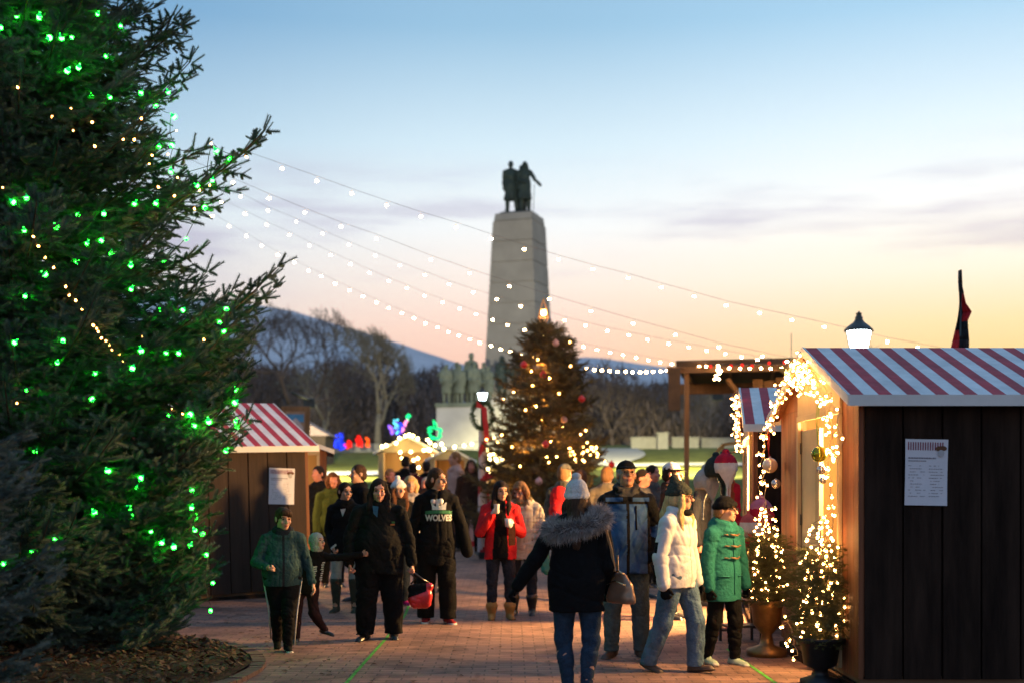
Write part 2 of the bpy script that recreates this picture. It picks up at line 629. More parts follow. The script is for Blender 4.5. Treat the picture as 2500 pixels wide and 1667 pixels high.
    # ---- trousers
    if legs:
        L = dict(dict(o=.012, oa=.014, wr=.004, fr=26), **legs)
        F = Field(lo, hi, vox)
        fl = ((0, 1, 0), .68 + .1 * min(belly * 4, 1))
        F.cone(J['pel'] + np.array([0, 0, .03 * s]), J['waist'], .158 * s * bw + L['o'], .14 * s * bw + belly * .3 + L['o'], .05, fl)
        for sd in 'ab': leg(F, sd, L['o'], L['oa'])
        F.wrinkle(L['wr'], L['fr'], int(px) + 3, (1, 1, 1.4))
        F.below((0, 0, .055 * s + L.get('up', (boots or .02) - .02)), (0, 0, 1))
        F.build(L.get('name', 'trousers'), L['mat'], o, L.get('paint') and (lambda c, l: L['paint'](c, J)))
    # ---- shoes
    if shoes:
        for sd in 'ab':
            ft = J['ank' + sd]
            fd = unit(pose.get('ft' + sd, (.12 if sd == 'b' else -.12, -1, -.10)))
            ext = .03 * s + (boots or 0)
            F = Field(ft - .36 * s, ft + np.array([.36 * s, .36 * s, .3 * s + ext]), min(vox, .008))
            nz = unit(np.cross(np.cross(fd, (0, 0, 1)), fd))
            so = ft - nz * .030 * s
            F.cone(so - fd * .045 * s, so + fd * .150 * s, .040 * s, .040 * s, .02, (nz, .38), 1)
            F.cone(ft - fd * .035 * s - nz * .008 * s, ft + fd * .135 * s - nz * .020 * s, .043 * s, .036 * s, .015, (nz, .8), 0)
            d = unit(J['knee' + sd] - ft)
            F.cone(ft - fd * .01 * s, ft + d * (.05 * s + (boots or 0)), .042 * s, (.046 if not boots else .060) * s + (.016 if boots else 0), .03, None, 0)
            F.build('boot' if boots else 'shoe', [shoes, MATS.get('sole_' + shoes.name) or SOLE], o)
    # ---- jacket
    if top:
        t = dict(dict(o=.018, oc=.018, hem=-.10 * s, flare=1.0, k=.05, wr=.005, fr=24, collar=.0, end=.97), **top)
        F = Field(lo, hi, vox)
        torso(F, t['o'], t['hem'], t['flare'], t['k'])
        F.below((0, 0, J['pel'][2] + t['hem']), (0, 0, 1))
        for sd in 'ab': arm(F, sd, t['o'], t['oc'], .035, t['end'])
        if t['collar']:
            nn = J['neck'] + J['up'] * (.012 * s)
            r = .074 * s + t['o'] * .6
            ring = [nn + np.array([r * math.cos(a), r * math.sin(a) * .95 - .008 * s, (.030 * math.sin(a)) * s]) for a in np.linspace(-PI / 2 + t.get('gap', .25), 1.5 * PI - t.get('gap', .25), 15)]
            for i in range(14):
                F.cone(ring[i] - J['up'] * .02, ring[i + 1] - J['up'] * .02, .024, .024, .03)
                F.cone(ring[i] + J['up'] * t['collar'], ring[i + 1] + J['up'] * t['collar'], .015, .015, .03)
        if t.get('hood'):
            F.ell(J['neck'] + np.array([0, .085 * s, .0]), np.array((.13, .075, .10)) * s, None, .04)
        if t.get('more'): t['more'](F, J)
        if t.get('quilt'):
            sl_, X_ = F._win(F.lo, F.lo + F.h * np.array(F.g.shape), 0)
            F.g += (.010 * np.abs(np.sin(X_[2] * PI / t['quilt'])) ** .5 * -1 + .006).astype(np.float32)
        F.wrinkle(t['wr'], t['fr'], int(px), (1, 1, 1.3))
        if t.get('vneck'):
            F.cone(J['neck'] + np.array([0, -.16 * s, .06 * s]), J['neck'] + np.array([0, -.17 * s, -t['vneck']]), .062 * s, .004, .01, cut=True)
        J['topF'] = F
        J['top'] = F.build(t.get('name', 'jacket'), t['mat'], o, (lambda c, l: t['paint'](c, J)) if t.get('paint') else None)
        if t.get('under'):
            U = Field(J['chest'] - .25 * s, J['neck'] + np.array([.25 * s, .2 * s, .06 * s]), vox)
            torso(U, t['o'] * .35 + .004)
            U.cone(J['neck'] - J['up'] * .03 * s, J['neck'] + J['up'] * .04 * s, .066 * s, .062 * s, .03)
            U.below(J['chest'] - np.array([0, 0, .12 * s]), (0, 0, 1))
            U.build('undershirt', t['under'], o)
    if gloves:
        for i, sd in enumerate('ab'):
            w = J['wri' + sd]
            F = Field(w - .22 * s, w + .22 * s, min(vox, .008))
            hand(F, sd, .005, curl[i])
            d = unit(w - J['elb' + sd])
            F.cone(w - d * .05 * s, w, .036 * T, .034 * T, .01)
            F.build('glove', gloves, o)
    # ---- hair
    if hair:
        st, hm = hair[0], hair[1]
        F = Field(J['head'] - .45 * hs - np.array([0, 0, .25 * hs]), J['head'] + .24 * hs, min(vox, .009) if vox < .012 else vox)
        F.ell(hp((0, .020, .038)), np.array((.083, .096, .089)) * hs, Rh, .02)
        if st in ('short', 'crop'):
            F.ell(hp((0, .05, -.02)), np.array((.076, .066, .07)) * hs, Rh, .02)
        if st == 'fringe':
            F.ell(hp((0, .045, -.01)), np.array((.082, .072, .07)) * hs, Rh, .02)
            F.ell(hp((.0, -.060, .078)), np.array((.066, .048, .036)) * hs, Rh, .02)
        if st in ('long', 'tied', 'bob'):
            F.ell(hp((0, .045, -.02)), np.array((.084, .078, .09)) * hs, Rh, .02)
        F.ell(hp((0, -.115, -.040)), np.array((.062, .085, .100)) * hs, Rh, .012, cut=True)
        if st == 'fringe':
            F.ell(hp((.006, -.082, .070)), np.array((.056, .022, .028)) * hs, Rh, .012); F.ell(hp((.034, -.082, .052)), np.array((.030, .018, .024)) * hs, Rh, .012)
        if st == 'bob':
            for sx in (-1, 1):
                F.chain([hp((sx * .072, -.01, .05)), hp((sx * .088, -.018, -.03)), hp((sx * .078, -.022, -.11))], [.026 * hs, .034 * hs, .022 * hs], .02)
            F.ell(hp((0, .06, -.06)), np.array((.085, .05, .075)) * hs, Rh, .03)
            F.ell(hp((.01, -.080, .070)), np.array((.060, .024, .026)) * hs, Rh, .012)
        if st == 'long':
            dn = np.array([0, 0, -1.])
            for sx in (-1, 1):
                a = hp((sx * .066, -.015, .055))
                b = hp((sx * .086, -.012, -.06))
                c = J['neck'] + np.array([sx * .080 * s, -.070 * s, -.02 * s])
                F.chain([a, b, c, c + dn * .10 * s + np.array([0, -.02 * s, 0])], [.024 * hs, .036 * hs, .044 * hs, .020 * hs], .03, ((sx * .5, 1, 0), .7))
            a = hp((0, .07, -.03))
            F.chain([a, J['neck'] + np.array([0, .10 * s, 0]), J['neck'] + np.array([0, .12 * s, -.2 * s])], [.07 * hs, .07 * hs, .035 * hs], .03)
        if st == 'tied':
            F.chain([hp((0, .10, .02)), hp((0, .125, -.05)), hp((0, .115, -.14))], [.034 * hs, .036 * hs, .018 * hs], .02)
        F.wrinkle(.004 * hs, 90, int(px), (1, 1, .15))
        F.build('hair', hm, o)
    # ---- hats
    if hat:
        st, hm = hat[0], hat[1]
        F = Field(J['head'] - .30 * hs, J['head'] + .36 * hs, min(vox, .007) if vox < .012 else vox)
        hm = hm if isinstance(hm, (list, tuple)) else [hm]
        if st in ('beanie', 'pompom', 'peak', 'slouch'):
            F.ell(hp((0, .014, .052)), np.array((.088, .103, .088)) * hs, Rh, .02)
            if st == 'slouch': F.ell(hp((0, .022, .080)), np.array((.093, .106, .100)) * hs, Rh, .02)
            if st == 'peak':
                F.cone(hp((0, .03, .085)), hp((0, .056, .170)), .078 * hs, .034 * hs, .03)
            if st == 'slouch':
                F.ell(hp((0, .040, .194)), np.array((.040, .040, .032)) * hs, Rh, .012)
            F.below(hp((0, 0, .022)), Rh @ unit((0, -.10, 1)))
            ring = [hp((.079 * math.cos(a), .013 + .094 * math.sin(a), .036 - .012 * math.sin(a))) for a in np.linspace(0, 2 * PI, 25)]
            for i in range(24): F.cone(ring[i] + Rh @ np.array([0, 0, .012 * hs]), ring[i + 1] + Rh @ np.array([0, 0, .012 * hs]), .0165 * hs, .0165 * hs, .02, None, 1); F.cone(ring[i], ring[i + 1], .0165 * hs, .0165 * hs, .02, None, 1)
            F.wrinkle(.003 * hs, 70, int(px), (1, 1, .35))
            if st == 'pompom':
                F.ell(hp((0, .04, .160)), np.array((.040, .040, .036)) * hs, Rh, .015)
        elif st == 'cap':
            F.ell(hp((0, .014, .050)), np.array((.084, .100, .080)) * hs, Rh, .02)
            F.below(hp((0, 0, .040)), Rh @ unit((0, .06, 1)))
            F.cone(hp((-.030, -.080, .046)), hp((.030, -.080, .046)), .055 * hs, .055 * hs, .01, (Rh @ unit((0, -.25, 1)), .14), 1 if len(hm) > 1 else 0)
            F.cone(hp((-.022, -.115, .040)), hp((.022, -.115, .040)), .048 * hs, .048 * hs, .01, (Rh @ unit((0, -.3, 1)), .14), 1 if len(hm) > 1 else 0)
            F.ell(hp((0, .014, .132)), np.array((.010, .010, .006)) * hs, Rh, .004)
        elif st == 'hood':
            F.ell(hp((0, .022, .028)), np.array((.098, .112, .112)) * hs, Rh, .03)
            F.ell(hp((0, .02, -.09)), np.array((.080, .085, .06)) * hs, Rh, .04)
            F.ell(hp((0, -.125, -.025)), np.array((.060, .075, .082)) * hs, Rh, .015, cut=True)
            F.wrinkle(.003, 50, 4)
        F.build('cap' if st == 'cap' else 'hood' if st == 'hood' else 'knit_hat', hm if len(hm) > 1 else hm[0], o)
    if extras: extras(o, J)
    return o, J


def glasses(o, J, m):
    b = MB()
    hp, hs = J['hp'], J['hs']
    for sx in (-1, 1):
        c = np.array((sx * .034, -.108, .006))
        b.tube([hp(c + np.array((.022 * math.cos(a), 0, .017 * math.sin(a)))) for a in np.linspace(0, 2 * PI, 13)], .0032 * hs, 5)
        b.tube([hp(c + np.array((sx * .022, 0, .004))), hp((sx * .078, -.06, .008)), hp((sx * .082, .01, .006))], .003 * hs, 5)
    b.tube([hp((-.012, -.110, .008)), hp((.012, -.110, .008))], .003 * hs, 5)
    b.build('glasses', m, o, True)


def lettering(o, J, name, V, F, x, z, m, lift=.003, rot=0.0):
    "lays flat lettering (x right, y up) on the front of the garment, in the person's own frame"
    c, s = math.cos(rot), math.sin(rot)
    out = []
    y_last = J['chest'][1] - .15
    for p in V:
        qx, qz = x + c * p[0] - s * p[1], z + s * p[0] + c * p[1]
        y = J['topF'].front(qx, qz)
        if y is None: y = y_last
        y_last = y
        out.append((qx, y - lift, qz))
    link(name, mesh_np(name, out, F, [m], None, False), o)


SOLE = mat('shoe_sole', (.55, .53, .50), .8)
# ------------------------------------------------------------------ camera
cam = bpy.data.cameras.new('camera')
cam.sensor_width = 36
cam.lens = 36 * FPX / 2500
cam.shift_y = (HZ - 833.5) / 2500
cam.clip_start, cam.clip_end = .1, 20000
cam.dof.use_dof = True
cam.dof.focus_distance = 11.2
cam.dof.aperture_fstop = 1.25
co = bpy.data.objects.new('camera', cam)
COL.objects.link(co)
co.location = (0, 0, CZ)
co.rotation_euler = (R(90), 0, 0)
SC.camera = co
SC.view_settings.view_transform = 'Standard'
SC.view_settings.look = 'None'
SC.view_settings.exposure = 0
SC.view_settings.gamma = 1
SC.render.film_transparent = False
SC.cycles.max_bounces = 5
SC.cycles.diffuse_bounces = 3
SC.cycles.transparent_max_bounces = 6
SC.cycles.caustics_reflective = False
SC.cycles.caustics_refractive = False
SC.cycles.sample_clamp_indirect = 4
SC.cycles.use_denoising = True

# ------------------------------------------------------------------ dusk sky
SUN_AZ = R(38)          # to the right of straight ahead, just under the horizon
w = bpy.data.worlds.new('World')
SC.world = w
w.use_nodes = True
nt = w.node_tree
nt.nodes.clear()
N, Lk = nt.nodes.new, nt.links.new
tc = N('ShaderNodeTexCoord')
sep = N('ShaderNodeSeparateXYZ')
Lk(tc.outputs['Generated'], sep.inputs[0])


def math_(op, a, b=None, clamp=False):
    n = N('ShaderNodeMath')
    n.operation = op
    n.use_clamp = clamp
    for i, v in enumerate((a, b)):
        if v is None: continue
        if isinstance(v, (int, float)): n.inputs[i].default_value = v
        else: Lk(v, n.inputs[i])
    return n.outputs[0]


def ramp(fac, stops):
    n = N('ShaderNodeValToRGB')
    e = n.color_ramp.elements
    while len(e) < len(stops): e.new(.5)
    for el, (p, c) in zip(e, stops):
        el.position = p
        el.color = (*lin(c), 1)
    Lk(fac, n.inputs['Fac'])
    return n.outputs['Color']


def mix(f, a, b, mode='MIX'):
    n = N('ShaderNodeMix')
    n.data_type = 'RGBA'
    n.blend_type = mode
    for sck, v in ((n.inputs[0], f), (n.inputs[6], a), (n.inputs[7], b)):
        if isinstance(v, (int, float)): sck.default_value = v
        elif isinstance(v, tuple): sck.default_value = v
        else: Lk(v, sck)
    return n.outputs[2]


zz = math_('MAXIMUM', sep.outputs['Z'], 0.0)
hor = math_('SQRT', math_('ADD', math_('MULTIPLY', sep.outputs['X'], sep.outputs['X']), math_('ADD', math_('MULTIPLY', sep.outputs['Y'], sep.outputs['Y']), 1e-5)))
ca = math_('DIVIDE', math_('ADD', math_('MULTIPLY', sep.outputs['X'], math.sin(SUN_AZ)), math_('MULTIPLY', sep.outputs['Y'], math.cos(SUN_AZ))), hor)
sunside = ramp(zz, [(.0, (250, 186, 108)), (.095, (255, 212, 132)), (.125, (255, 226, 164)), (.165, (254, 240, 214)), (.215, (246, 245, 240)), (.27, (218, 233, 240)), (.35, (160, 199, 224)), (.5, (122, 166, 205)), (1, (110, 150, 194))])
midside = ramp(zz, [(.0, (220, 168, 148)), (.09, (244, 192, 165)), (.125, (250, 211, 188)), (.16, (247, 229, 214)), (.205, (236, 238, 237)), (.265, (202, 222, 232)), (.35, (141, 181, 208)), (.5, (112, 154, 194)), (1, (106, 146, 190))])
offside = ramp(zz, [(.0, (180, 165, 170)), (.10, (214, 192, 184)), (.13, (222, 208, 200)), (.165, (214, 214, 214)), (.21, (200, 213, 221)), (.27, (164, 193, 212)), (.35, (108, 153, 190)), (.5, (100, 143, 186)), (1, (102, 142, 186))])


def sstep(v, a, b):
    n = N('ShaderNodeMapRange')
    n.interpolation_type = 'SMOOTHSTEP'
    n.inputs['From Min'].default_value = a
    n.inputs['From Max'].default_value = b
    Lk(v, n.inputs['Value'])
    return n.outputs['Result']


col = mix(sstep(ca, .52, .80), offside, midside)
col = mix(sstep(ca, .78, .975), col, sunside)
# thin mauve cloud streaks
mp = N('ShaderNodeMapping')
mp.inputs['Scale'].default_value = (2.2, 2.2, 17)
mp.inputs['Location'].default_value = (.4, 0, .9)
mp.inputs['Rotation'].default_value = (0, R(4.5), 0)
Lk(tc.outputs['Generated'], mp.inputs['Vector'])
nz = N('ShaderNodeTexNoise')
nz.inputs['Scale'].default_value = 1.7
nz.inputs['Detail'].default_value = 5
nz.inputs['Roughness'].default_value = .55
Lk(mp.outputs['Vector'], nz.inputs['Vector'])
band = math_('MULTIPLY', sstep(zz, .135, .19), math_('SUBTRACT', 1.0, sstep(zz, .215, .27)))
cf = math_('MULTIPLY', math_('MULTIPLY', sstep(nz.outputs['Fac'], .47, .68), band), math_('SUBTRACT', .62, math_('MULTIPLY', sstep(ca, .6, .97), .16)))
col = mix(cf, col, (*lin((168, 160, 186)), 1))
# behind the camera the sky is far darker
back = sstep(ca, -.75, .35)
col = mix(back, mix(1.0, col, (.80, .80, .86, 1), 'MULTIPLY'), col)
sky = N('ShaderNodeTexSky')
sky.sky_type = 'NISHITA'
sky.sun_disc = False
sky.sun_elevation = R(.5)
sky.sun_rotation = SUN_AZ
col = mix(1.0, col, mix(1.0, sky.outputs['Color'], (.01, .01, .01, 1), 'MULTIPLY'), 'ADD')
bg = N('ShaderNodeBackground')
bg.inputs['Strength'].default_value = 1.30
Lk(col, bg.inputs['Color'])
wo = N('ShaderNodeOutputWorld')
Lk(bg.outputs[0], wo.inputs['Surface'])


def lamp(name, kind, loc, energy, col, size=.05, to=None, spot=None, angle=None):
    l = bpy.data.lights.new(name, kind)
    l.energy = energy
    l.color = col
    if kind in ('POINT', 'SPOT'): l.shadow_soft_size = size
    if kind == 'SPOT':
        l.spot_size = spot
        l.spot_blend = .4
    if kind == 'SUN': l.angle = angle
    o = bpy.data.objects.new(name, l)
    COL.objects.link(o)
    o.location = tuple(float(v) for v in loc)
    if to is not None:
        o.rotation_euler = (Vector(to) - Vector(loc)).to_track_quat('-Z', 'Y').to_euler()
    return o


lamp('low_sun', 'SUN', (40, 50, 8), .22, (1, .62, .38), to=(0, 0, 2), angle=R(12))

# ------------------------------------------------------------------ ground
GY = [-60, 33, 38, 44, 50, 60, 75, 90, 120, 160, 500, 9000]
GZ = [-.02, -.02, .45, 1.15, 1.75, 2.5, 3.6, 4.5, 5.0, 5.4, 6, 6]


def gz(y):
    return np.interp(y, GY, GZ)


def sheet(name, xs, ys, zf, m, kind='structure', wob=0.0):
    V = np.array([(x, y, zf(x, y)) for y in ys for x in xs])
    n = len(xs)
    F = np.array([(j * n + i, j * n + i + 1, (j + 1) * n + i + 1, (j + 1) * n + i) for j in range(len(ys) - 1) for i in range(n - 1)])
    return tag(link(name, mesh_np(name, V, F, [m])), kind=kind)


def brick_mat():
    m = bpy.data.materials.new('brick_pavers')
    m.use_nodes = True
    nt = m.node_tree
    b = nt.nodes['Principled BSDF']
    N, L = nt.nodes.new, nt.links.new
    tc = N('ShaderNodeTexCoord')
    br = N('ShaderNodeTexBrick')
    br.inputs['Scale'].default_value = 1
    br.inputs['Brick Width'].default_value = .225
    br.inputs['Row Height'].default_value = .115
    br.inputs['Mortar Size'].default_value = .008
    br.inputs['Mortar Smooth'].default_value = .3
    br.inputs['Color1'].default_value = (.325, .190, .138, 1)
    br.inputs['Color2'].default_value = (.215, .125, .095, 1)
    br.inputs['Mortar'].default_value = (.135, .082, .062, 1)
    nw = N('ShaderNodeTexNoise')
    nw.inputs['Scale'].default_value = 3
    vm = N('ShaderNodeMix'); vm.data_type = 'VECTOR'
    vm.inputs[0].default_value = .012
    L(tc.outputs['Object'], vm.inputs[4]); L(nw.outputs['Color'], vm.inputs[5])
    L(tc.outputs['Object'], nw.inputs['Vector'])
    L(vm.outputs[1], br.inputs['Vector'])
    n = N('ShaderNodeTexNoise')
    n.inputs['Scale'].default_value = .9
    n.inputs['Detail'].default_value = 8
    n.inputs['Roughness'].default_value = .7
    L(tc.outputs['Object'], n.inputs['Vector'])
    rp = N('ShaderNodeValToRGB')
    rp.color_ramp.elements[0].position = .34
    rp.color_ramp.elements[0].color = (.55, .54, .54, 1)
    rp.color_ramp.elements[1].position = .7
    rp.color_ramp.elements[1].color = (1.25, 1.2, 1.15, 1)
    L(n.outputs['Fac'], rp.inputs['Fac'])
    mx = N('ShaderNodeMix'); mx.data_type = 'RGBA'; mx.blend_type = 'MULTIPLY'
    mx.inputs[0].default_value = 1
    L(br.outputs['Color'], mx.inputs[6]); L(rp.outputs['Color'], mx.inputs[7])
    n4 = N('ShaderNodeTexNoise'); n4.inputs['Scale'].default_value = 2.6; n4.inputs['Detail'].default_value = 6; n4.inputs['Distortion'].default_value = .8
    L(tc.outputs['Object'], n4.inputs['Vector'])
    r4 = N('ShaderNodeValToRGB')
    r4.color_ramp.elements[0].position = .36; r4.color_ramp.elements[0].color = (.62, .61, .60, 1)
    r4.color_ramp.elements[1].position = .47; r4.color_ramp.elements[1].color = (1, 1, 1, 1)
    L(n4.outputs['Fac'], r4.inputs['Fac'])
    m4 = N('ShaderNodeMix'); m4.data_type = 'RGBA'; m4.blend_type = 'MULTIPLY'; m4.inputs[0].default_value = 1
    L(mx.outputs[2], m4.inputs[6]); L(r4.outputs['Color'], m4.inputs[7])
    L(m4.outputs[2], b.inputs['Base Color'])
    n3 = N('ShaderNodeTexNoise'); n3.inputs['Scale'].default_value = 90; n3.inputs['Detail'].default_value = 3
    L(tc.outputs['Object'], n3.inputs['Vector'])
    h = N('ShaderNodeMath'); h.operation = 'MULTIPLY_ADD'
    L(n3.outputs['Fac'], h.inputs[0]); h.inputs[1].default_value = .5
    inv = N('ShaderNodeMath'); inv.operation = 'SUBTRACT'; inv.inputs[0].default_value = 1
    L(br.outputs['Fac'], inv.inputs[1]); L(inv.outputs[0], h.inputs[2])
    bp = N('ShaderNodeBump'); bp.inputs['Strength'].default_value = .55; bp.inputs['Distance'].default_value = .008
    L(h.outputs[0], bp.inputs['Height'])
    L(bp.outputs['Normal'], b.inputs['Normal'])
    b.inputs['Roughness'].default_value = .72
    b.inputs['Specular IOR Level'].default_value = .3
    return m


GRASS = mat('lawn_grass', (.125, .128, .024), .95, .35, 1.2, bump=.5, bscale=60, spec=.1)
CONC = mat('path_concrete', (.30, .28, .26), .9, .12, .8, bump=.2, bscale=30)
xs = np.concatenate([np.linspace(-3300, -150, 8), np.linspace(-120, 120, 61), np.linspace(150, 3300, 8)])
ys = np.concatenate([np.linspace(-60, 30, 6), np.linspace(33, 120, 59), [160, 300, 500, 2000, 3400]])
rg = np.random.default_rng(2)
sheet('ground', xs, ys, lambda x, y: gz(y) + (.06 * math.sin(x * .31 + y * .2) + .05 * math.sin(x * .13 - y * .4) if 36 < y < 140 else 0), GRASS)
sheet('plaza', np.linspace(-45, 45, 2), np.linspace(-20, 34.5, 2), lambda x, y: 0.0, brick_mat())


def ribbon(name, pts, width, m, lift=.05, kind='structure', flat=False):
    V, F = [], []
    pts = [np.array(p, float) for p in pts]
    # resample
    out = []
    for i in range(len(pts) - 1):
        for t in np.linspace(0, 1, 12, endpoint=False): out.append(pts[i] * (1 - t) + pts[i + 1] * t)
    out.append(pts[-1])
    k = np.ones(9) / 9
    A = np.array(out)
    for c in range(2):
        A[:, c] = np.convolve(np.pad(A[:, c], 4, mode='edge'), k, 'valid')
    for i, p in enumerate(A):
        t = A[min(i + 1, len(A) - 1)] - A[max(i - 1, 0)]
        nrm = np.array([-t[1], t[0]]) / (np.linalg.norm(t) + 1e-9)
        for s_ in (-1, -.33, .33, 1):
            q = p + nrm * width / 2 * s_
            V.append((q[0], q[1], 0 if flat else gz(q[1]) + lift + .03 * 0))
    V = np.array(V)
    if flat: V[:, 2] = lift
    for i in range(len(A) - 1):
        for j in range(3): F.append((i * 4 + j, i * 4 + j + 1, (i + 1) * 4 + j + 1, (i + 1) * 4 + j))
    return tag(link(name, mesh_np(name, V, np.array(F), [m])), kind=kind)


ribbon('path', [(-60, 53), (-20, 52.5), (-4, 54), (4, 60), (6.6, 70), (7.0, 82)], 2.4, CONC, .13)
ribbon('path', [(4, 59), (9, 60.5), (20, 60), (45, 58)], 2.4, CONC, .16)
LASER_PAINT = mat('laser_green_paint', (.06, .30, .03), .8, .5, 9)  # projected laser light, painted as flat green strips on the paving


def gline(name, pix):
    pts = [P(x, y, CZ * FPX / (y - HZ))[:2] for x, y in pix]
    return ribbon(name, pts, .032, LASER_PAINT, .005, flat=True)


tag(gline('painted_laser_line', [(826, 1690), (880, 1628), (940, 1562), (992, 1500), (1004, 1452)]))
tag(gline('painted_laser_line', [(1905, 1675), (1835, 1627), (1770, 1580)]))
tag(gline('painted_laser_line', [(1635, 1462), (1590, 1418), (1560, 1392)]))

# mountains far off
RIDGE = [(-1500, 640), (-700, 690), (0, 715), (300, 706), (430, 722), (560, 738), (640, 748), (720, 762), (800, 786), (900, 816), (1000, 846), (1100, 880), (1190, 908), (1300, 905), (1360, 880), (1420, 870), (1480, 874), (1550, 886), (1640, 900), (1750, 915), (2000, 925), (2600, 915), (4200, 900)]
MTN = mat('mountain', (.68, .62, .60), .95, .16, .004, spec=.05)
YM = 3200.
mx = np.linspace(-1500, 4200, 240)
my = np.interp(mx, [p[0] for p in RIDGE], [p[1] for p in RIDGE])
r_ = np.random.default_rng(8)
my = my + np.convolve(r_.normal(0, 2.5, len(mx)), np.ones(5) / 5, 'same')
V, F = [], []
rows = 26
for j in range(rows):
    t = j / (rows - 1)
    for i, x in enumerate(mx):
        top = P(x, my[i], YM)
        y = YM + (1 - t) * -1500 if False else YM - 1300 * t
        rel = (1 - t) ** 1.25
        rid = 22 * math.sin(i * .55 + 2.2 * math.sin(j * .35)) * math.sin(PI * t)
        V.append((top[0], y, (top[2] + 2) * rel + rid * .8 - 2))
n_ = len(mx)
F = np.array([(j * n_ + i, j * n_ + i + 1, (j + 1) * n_ + i + 1, (j + 1) * n_ + i) for j in range(rows - 1) for i in range(n_ - 1)])
tag(link('mountain', mesh_np('mountain', V, F, [MTN])), kind='structure')

# low pale garden walls up the slope
STONE = mat('pale_stone', (.21, .20, .18), .85, .14, 2.5, bump=.3, bscale=14)


def low_wall(label, pxa, pxb, Y, ptop, group=None, ybot=None):
    a, b = P(pxa, ptop, Y), P(pxb, ptop, Y)
    g = float(gz(Y)) - .25
    t = thing('garden_wall', label, 'wall', ((a[0] + b[0]) / 2, Y, g), group=group)
    L, H = b[0] - a[0], a[2] - g
    MB().box((-L / 2, -.2, 0), (L / 2, .2, H - .12)).build('masonry', STONE, t, bevel=.02)
    MB().box((-L / 2 - .05, -.27, H - .12), (L / 2 + .05, .27, H)).build('coping', STONE, t, bevel=.02)


low_wall('long pale stone garden wall below the coloured light figures, left of the booths', 560, 1010, 78, 1083)
low_wall('short pale stone wall on the lawn right of the lit tree, nearest the tree', 1540, 1628, 84, 1066, 'garden walls on the right lawn')
low_wall('pale stone wall section between the pavilion post and the tree', 1640, 1705, 86, 1066, 'garden walls on the right lawn')
low_wall('pale stone wall section directly behind the floodlight pole', 1712, 1840, 88, 1068, 'garden walls on the right lawn')
b = MB().box((-.35, -.35, 0), (.35, .35, 1.1)).box((-.42, -.42, 1.1), (.42, .42, 1.22))
o = b.build('pillar_block', STONE, None, bevel=.02)
p_ = P(1617, 1100, 83)
o.location = (p_[0], 83, float(gz(83)) - .1)
tag(o, 'white square stone block ending the garden wall on the right lawn', 'stone block')

# ------------------------------------------------------------------ mulch bed under the big spruce
BC = np.array([-5.0, 10.5])
MULCH = mat('mulch', (.060, .032, .018), .95, .6, 9, bump=1.0, bscale=30, spec=.1)
rgb_ = np.random.default_rng(11)
V, F = [], []
nr, na = 22, 72
for i in range(nr):
    r = 2.72 * i / (nr - 1)
    for k in range(na):
        a = 2 * PI * k / na
        h = .10 * (1 - (r / 2.72) ** 2) + .018 * math.sin(7 * a + 3 * r) + rgb_.uniform(-.012, .012) + .03
        V.append((BC[0] + r * math.cos(a), BC[1] + r * math.sin(a), h))
F = np.array([(i * na + k, i * na + (k + 1) % na, (i + 1) * na + (k + 1) % na, (i + 1) * na + k) for i in range(nr - 1) for k in range(na)])
tag(link('planting_bed', mesh_np('planting_bed', V, F, [MULCH])), kind='structure')
# edging kerb of bricks
KERB = mat('edging_brick', (.13, .075, .055), .85, .3, 5, bump=.4, bscale=40)
mb = MB()
for k in range(150):
    a = 2 * PI * k / 150
    a2 = a + 2 * PI / 150 * .93
    q = []
    for rr in (2.72, 2.84):
        for aa in (a, a2): q.append((BC[0] + rr * math.cos(aa), BC[1] + rr * math.sin(aa)))
    z = .034 + rgb_.uniform(-.005, .005)
    base = [(q[0][0], q[0][1], 0), (q[2][0], q[2][1], 0), (q[3][0], q[3][1], 0), (q[1][0], q[1][1], 0)]
    mb.prism(base, (0, 0, -.02), (0, 0, z))
tag(mb.build('kerb', KERB), kind='structure')
# fallen leaves and bark chips
nl = 7000
LV = np.zeros((nl, 4, 3))
rad = 2.68 * np.sqrt(rgb_.uniform(0, 1, nl)); aa = rgb_.uniform(0, 2 * PI, nl)
cx, cy = BC[0] + rad * np.cos(aa), BC[1] + rad * np.sin(aa)
cz = .055 + .10 * (1 - (rad / 2.72) ** 2) + rgb_.uniform(0, .022, nl)
sz = rgb_.uniform(.010, .032, nl)
an = rgb_.uniform(0, 2 * PI, nl)
tl = rgb_.normal(0, .4, (nl, 2))
for j, (u, v) in enumerate(((-1, -.55), (1, -.4), (.9, .5), (-.8, .6))):
    x = (u * np.cos(an) - v * np.sin(an)) * sz
    y = (u * np.sin(an) + v * np.cos(an)) * sz
    LV[:, j, 0], LV[:, j, 1], LV[:, j, 2] = cx + x, cy + y, cz + x * tl[:, 0] + y * tl[:, 1]
nx_ = 170
ra_ = 2.95 + np.abs(rgb_.normal(0, 1.1, nx_)); ab_ = rgb_.uniform(-1.6, 1.3, nx_)
XV = np.zeros((nx_, 4, 3))
sx_ = rgb_.uniform(.015, .035, nx_); ax_ = rgb_.uniform(0, 6.28, nx_)
for j, (u, v) in enumerate(((-1, -.55), (1, -.4), (.9, .5), (-.8, .6))):
    XV[:, j, 0] = BC[0] + ra_ * np.cos(ab_) + (u * np.cos(ax_) - v * np.sin(ax_)) * sx_
    XV[:, j, 1] = BC[1] + ra_ * np.sin(ab_) + (u * np.sin(ax_) + v * np.cos(ax_)) * sx_
    XV[:, j, 2] = .008 + .006 * (j % 2)
LV = np.concatenate([LV, XV]); nl += nx_
LEAFM = mat('dead_leaves', (.075, .036, .018), .9, .3, 14, var2=(.17, .092, .046))
